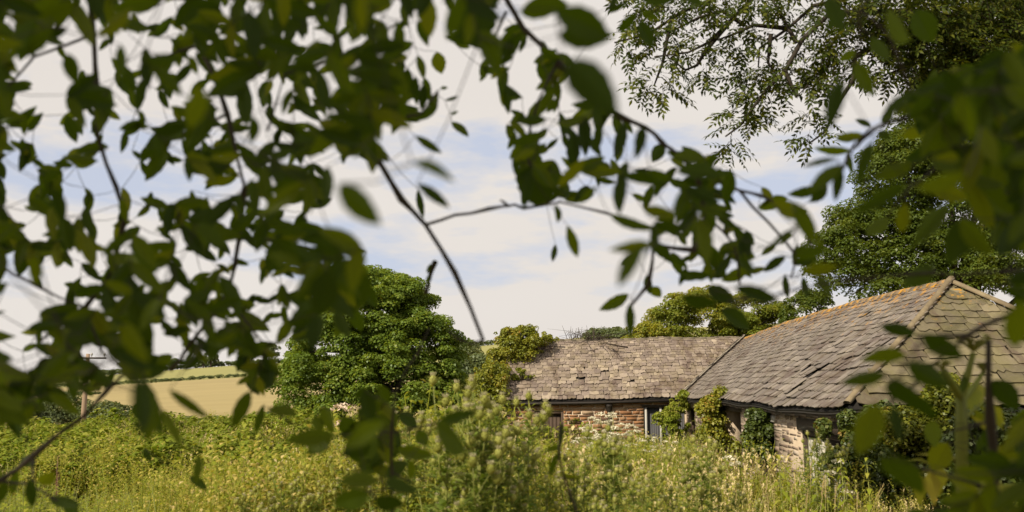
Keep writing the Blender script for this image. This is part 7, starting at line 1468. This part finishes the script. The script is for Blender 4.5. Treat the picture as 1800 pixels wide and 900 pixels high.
boughs = {
  'a': ('dark out-of-focus ash bough filling the top left corner', [[(150, -60), (165, 60), (170, 160), (172, 240), (205, 330), (220, 385)], [(165, 60), (60, 100), (-30, 200)], [(60, 100), (20, -40)]]),
  'b': ('dark out-of-focus ash bough hanging at the left edge, below the top corner', [[(220, 385), (200, 470), (150, 540), (70, 600)], [(-60, 420), (20, 480), (60, 500), (150, 540)], [(150, 540), (180, 620), (250, 680)]]),
  'c': ('out-of-focus ash bough of the upper left with bright gaps of sky between leaves', [[(330, -60), (350, 80), (400, 200), (430, 330)], [(400, 200), (300, 240)], [(350, 80), (270, 110)]]),
  'd': ('out-of-focus ash bough left of centre ending in broad leaves over the sycamore', [[(430, 330), (420, 420), (400, 520), (330, 610), (300, 650)], [(420, 420), (520, 430), (600, 450), (610, 520)], [(400, 520), (460, 600)]]),
  'e': ('out-of-focus ash branch with a bare dark stem slanting down to the barn ridge', [[(560, -60), (600, 100), (640, 220), (670, 290), (705, 350), (748, 395), (800, 480), (850, 600)], [(850, 600), (828, 606), (808, 598), (788, 582)], [(600, 100), (500, 130), (470, 230)], [(640, 220), (740, 200), (770, 160)], [(600, 100), (700, 40)]]),
  'f': ('out-of-focus ash branch crossing the middle of the sky with hanging leaflets', [[(868, -40), (920, 50), (980, 110), (1040, 165), (1090, 205), (1135, 224), (1165, 252), (1180, 262), (1225, 300), (1300, 335), (1340, 345)], [(748, 395), (800, 378), (860, 367), (895, 362), (920, 366), (985, 355), (1060, 373), (1150, 400)], [(893, 362), (880, 352)], [(980, 110), (945, 180), (925, 260), (940, 330)], [(868, -40), (830, -50)], [(890, 20), (860, 90)]]),
  'g': ('out-of-focus ash leaves clustered at the lower end of the middle branch', [[(1225, 300), (1240, 380), (1220, 440), (1150, 430), (1140, 500), (1107, 540)], [(1300, 335), (1350, 390), (1400, 450), (1390, 490)], [(1240, 380), (1290, 430), (1300, 500)], [(1340, 345), (1400, 370), (1430, 440)]]),
  'h': ('dark out-of-focus leaves of the branch reaching in from the right edge', [[(1860, 200), (1700, 190), (1620, 200), (1560, 215), (1520, 240), (1490, 275), (1478, 300)], [(1700, 190), (1650, 290), (1600, 330), (1560, 380)], [(1860, 300), (1740, 350), (1690, 385)], [(1560, -60), (1510, 20), (1503, 110), (1478, 140)], [(1510, 20), (1560, 60), (1600, 160)]]),
  'i': ('blurred leafy shoot in front of the right slate slope and hip', [[(1860, 520), (1760, 560), (1700, 590), (1610, 590)], [(1700, 590), (1640, 640), (1580, 640)], [(1640, 640), (1570, 700), (1555, 720)], [(1860, 470), (1720, 480), (1640, 480), (1440, 500), (1280, 530)]]),
  'j': ('dark blurred sapling stem with leaves in the bottom right corner', [[(1752, 960), (1745, 860), (1741, 740), (1738, 600)], [(1745, 860), (1640, 830), (1570, 800)], [(1741, 740), (1660, 760)], [(1745, 860), (1800, 780)]]),
  'k': ('blurred dark twig with a few leaves crossing the bottom left corner', [[(-60, 880), (0, 845), (60, 800), (150, 730), (185, 690), (225, 650)], [(0, 845), (50, 850), (100, 880)], [(60, 800), (60, 850)]]),
  'l': ('blurred leafy sapling rising at the bottom left of centre', [[(685, 980), (690, 860), (688, 760), (696, 690), (735, 620), (756, 575)], [(690, 860), (620, 865)], [(688, 760), (620, 762), (570, 765)], [(688, 760), (770, 742), (830, 726)], [(690, 830), (730, 850)], [(696, 690), (650, 700)]]),
  'm': ('thin dark twig with curled leaves hanging before the left plank door', [[(1030, 940), (1000, 862), (982, 800), (986, 745)], [(985, 840), (1017, 843)]]),
  'n': ('tiny dark budded twig against the sky right of the sycamore', [[(765, 460), (755, 490), (748, 515)]]),
}
segs = {}
for k, (lab, paths) in boughs.items():
    pts = []
    for p in paths:
        for a, b in zip(p[:-1], p[1:]):
            m = max(2, int(math.dist(a, b) / 20))
            pts += [(a[0] + (b[0] - a[0]) * i / m, a[1] + (b[1] - a[1]) * i / m) for i in range(m + 1)]
    segs[k] = np.array(pts)
rb = random.Random(31); cdep = {}; groups = {k: [] for k in boughs}
for (x0, y0, x1, y1, w, ex) in LEAVES.tolist():
    L = math.hypot(x1 - x0, y1 - y0)
    if L < 6: continue
    tau = rb.gauss(0, .38); tau = max(-.9, min(.9, tau)); rl = rb.uniform(.062, .098)
    if ex > 1:
        if ex not in cdep: cdep[ex] = (max(.95, min(2.5, rb.uniform(.065, .09) * FPX / max(L, 40))), rb.gauss(0, .3))
        tau = max(-.8, min(.8, cdep[ex][1] + rb.gauss(0, .16)))
    D = rl * math.cos(tau) * FPX / L; D = max(.85, min(2.7, D))
    if ex > 1: D = cdep[ex][0] + rb.gauss(0, .012)
    rl = L * D / FPX / math.cos(tau) * 1.08
    e_ = .04; dx_, dy_ = x1 - x0, y1 - y0; P0 = at(x0 - dx_ * e_, y0 - dy_ * e_, D); P1 = at(x1 + dx_ * e_, y1 + dy_ * e_, D + rl * math.sin(tau)); w *= (1.55 if ex == 1 and 490 < x0 < 840 and y0 > 670 else 1.08)
    X = P1 - P0; v = ray((x0 + x1) / 2, (y0 + y1) / 2).normalized(); s = X.cross(v).normalized(); rho = max(-.9, min(.9, rb.gauss(0, .45)))
    nn = X.normalized().cross(s); Yv = (s * math.cos(rho) + nn * math.sin(rho)) * (w * D / FPX / math.cos(rho)); Z = X.normalized().cross(Yv.normalized()) * X.length
    if rb.random() < .35: Z = -Z; Yv = -Yv
    m_ = ((x0 + x1) / 2, (y0 + y1) / 2)
    k = min(segs, key=lambda q: ((segs[q] - m_) ** 2).sum(1).min() * (1.6 if q in 'mn' else 1))
    groups[k].append((P0, X, Yv, Z, D))
for k, (lab, paths) in boughs.items():
    Ls = groups[k]
    Dm = float(np.mean([q[4] for q in Ls])) if Ls else 1.6
    org = at(paths[0][0][0], paths[0][0][1], Dm)
    bo = empty('sapling' if k in 'jl' else 'ash_branch', org, lab, 'branch' if k not in 'jl' else 'sapling', 'near ash boughs out of focus' if k in 'abcdefghi' else None)
    st = MB(); nodes = []
    for pi, p in enumerate(paths):
        dd = [Dm + .04 * math.sin(i * 1.7 + pi) for i in range(len(p))]
        p3 = [at(x, y, d) for (x, y), d in zip(p, dd)]
        r0 = (.0052 if pi == 0 else .003) * (Dm / 1.5) * (1.8 if k == 'j' and pi == 0 else 1) * (1.25 if k == 'e' and pi == 0 else 1) * (.55 if k in 'lm' else 1)
        # smooth the path a little
        sm = []
        for i in range(len(p3) - 1):
            a, b = p3[i], p3[i + 1]; sm.append(a); sm.append(a.lerp(b, .5) + Vector((rb.gauss(0, .003), rb.gauss(0, .003), rb.gauss(0, .003))))
        sm.append(p3[-1]); rad = np.linspace(r0, r0 * .5, len(sm)); rad = [q * (1.5 if i and i % 4 == 0 else 1) for i, q in enumerate(rad)]
        st.tube(sm, rad, 7)
        for a, b in zip(sm[:-1], sm[1:]): nodes += [a, a.lerp(b, .5)]
        nodes.append(sm[-1])
    st.build('stem', M['twig'], bo, smooth=True)
    # petioles and rachises: each leaflet joins the nearest wood already there
    tw = MB(); nd = np.array([tuple(v) for v in nodes]); todo = [tuple(q[0]) for q in Ls]
    if todo:
        T_ = np.array(todo); dist = np.full(len(T_), 1e9); near = np.zeros(len(T_), int)
        W = [1, 1, 1]
        d2 = ((T_[:, None, :] - nd[None, :, :]) ** 2).sum(2); near = d2.argmin(1); dist = d2.min(1); src_p = nd[near].copy(); done = np.zeros(len(T_), bool)
        for _ in range(len(T_)):
            i = np.where(done, 1e9, dist).argmin(); done[i] = True; a = Vector(src_p[i]); b = Vector(T_[i])
            if (b - a).length > .004: tw.tube([a, a.lerp(b, .5) - ZZ * .06 * (b - a).length, b], [.0011, .0010, .0008], 4, cap=False)
            nd_ = ((T_ - T_[i]) ** 2).sum(1) * 1.0; c = (nd_ < dist) & ~done; dist[c] = nd_[c]; src_p[c] = T_[i]
        tw.build('twig', M['twig'], bo, 'stuff')
    Ls.sort(key=lambda q: q[4]); over = Ls[300:]
    if over:
        V = []; F = []; n = 0; RN = []
        for (P0, X, Yv, Z, D) in over:
            v, f = mesh_arrays(LFV[rb.randrange(8)]); A3 = np.array(Matrix((X, Yv, Z)).transposed()); V.append(v @ A3.T + np.array(P0)); F += [tuple(i + n for i in ff) for ff in f]; RN += [rb.random()] * len(f); n += len(v)
        me = bpy.data.meshes.new('foliage'); me.from_pydata(np.vstack(V).tolist(), [], F); me.materials.append(M['ash'])
        a = me.attributes.new('rnd', 'FLOAT', 'FACE'); a.data.foreach_set('value', np.array(RN, np.float32)); link('foliage', me, bo, 'stuff')
    for i, (P0, X, Yv, Z, D) in enumerate(Ls[:300]):
        me = LFV[rb.randrange(8)]
        o = bpy.data.objects.new('leaf', me); COL.objects.link(o); o.parent = bo
        q = P0 - org
        o.matrix_basis = Matrix(((X.x, Yv.x, Z.x, q.x), (X.y, Yv.y, Z.y, q.y), (X.z, Yv.z, Z.z, q.z), (0, 0, 0, 1)))
print('boughs', {k: len(v) for k, v in groups.items()}, 'slates', len(all_slates), 'stones', len(cand), 'meadow', len(pos), 'ash leaves', len(lv))
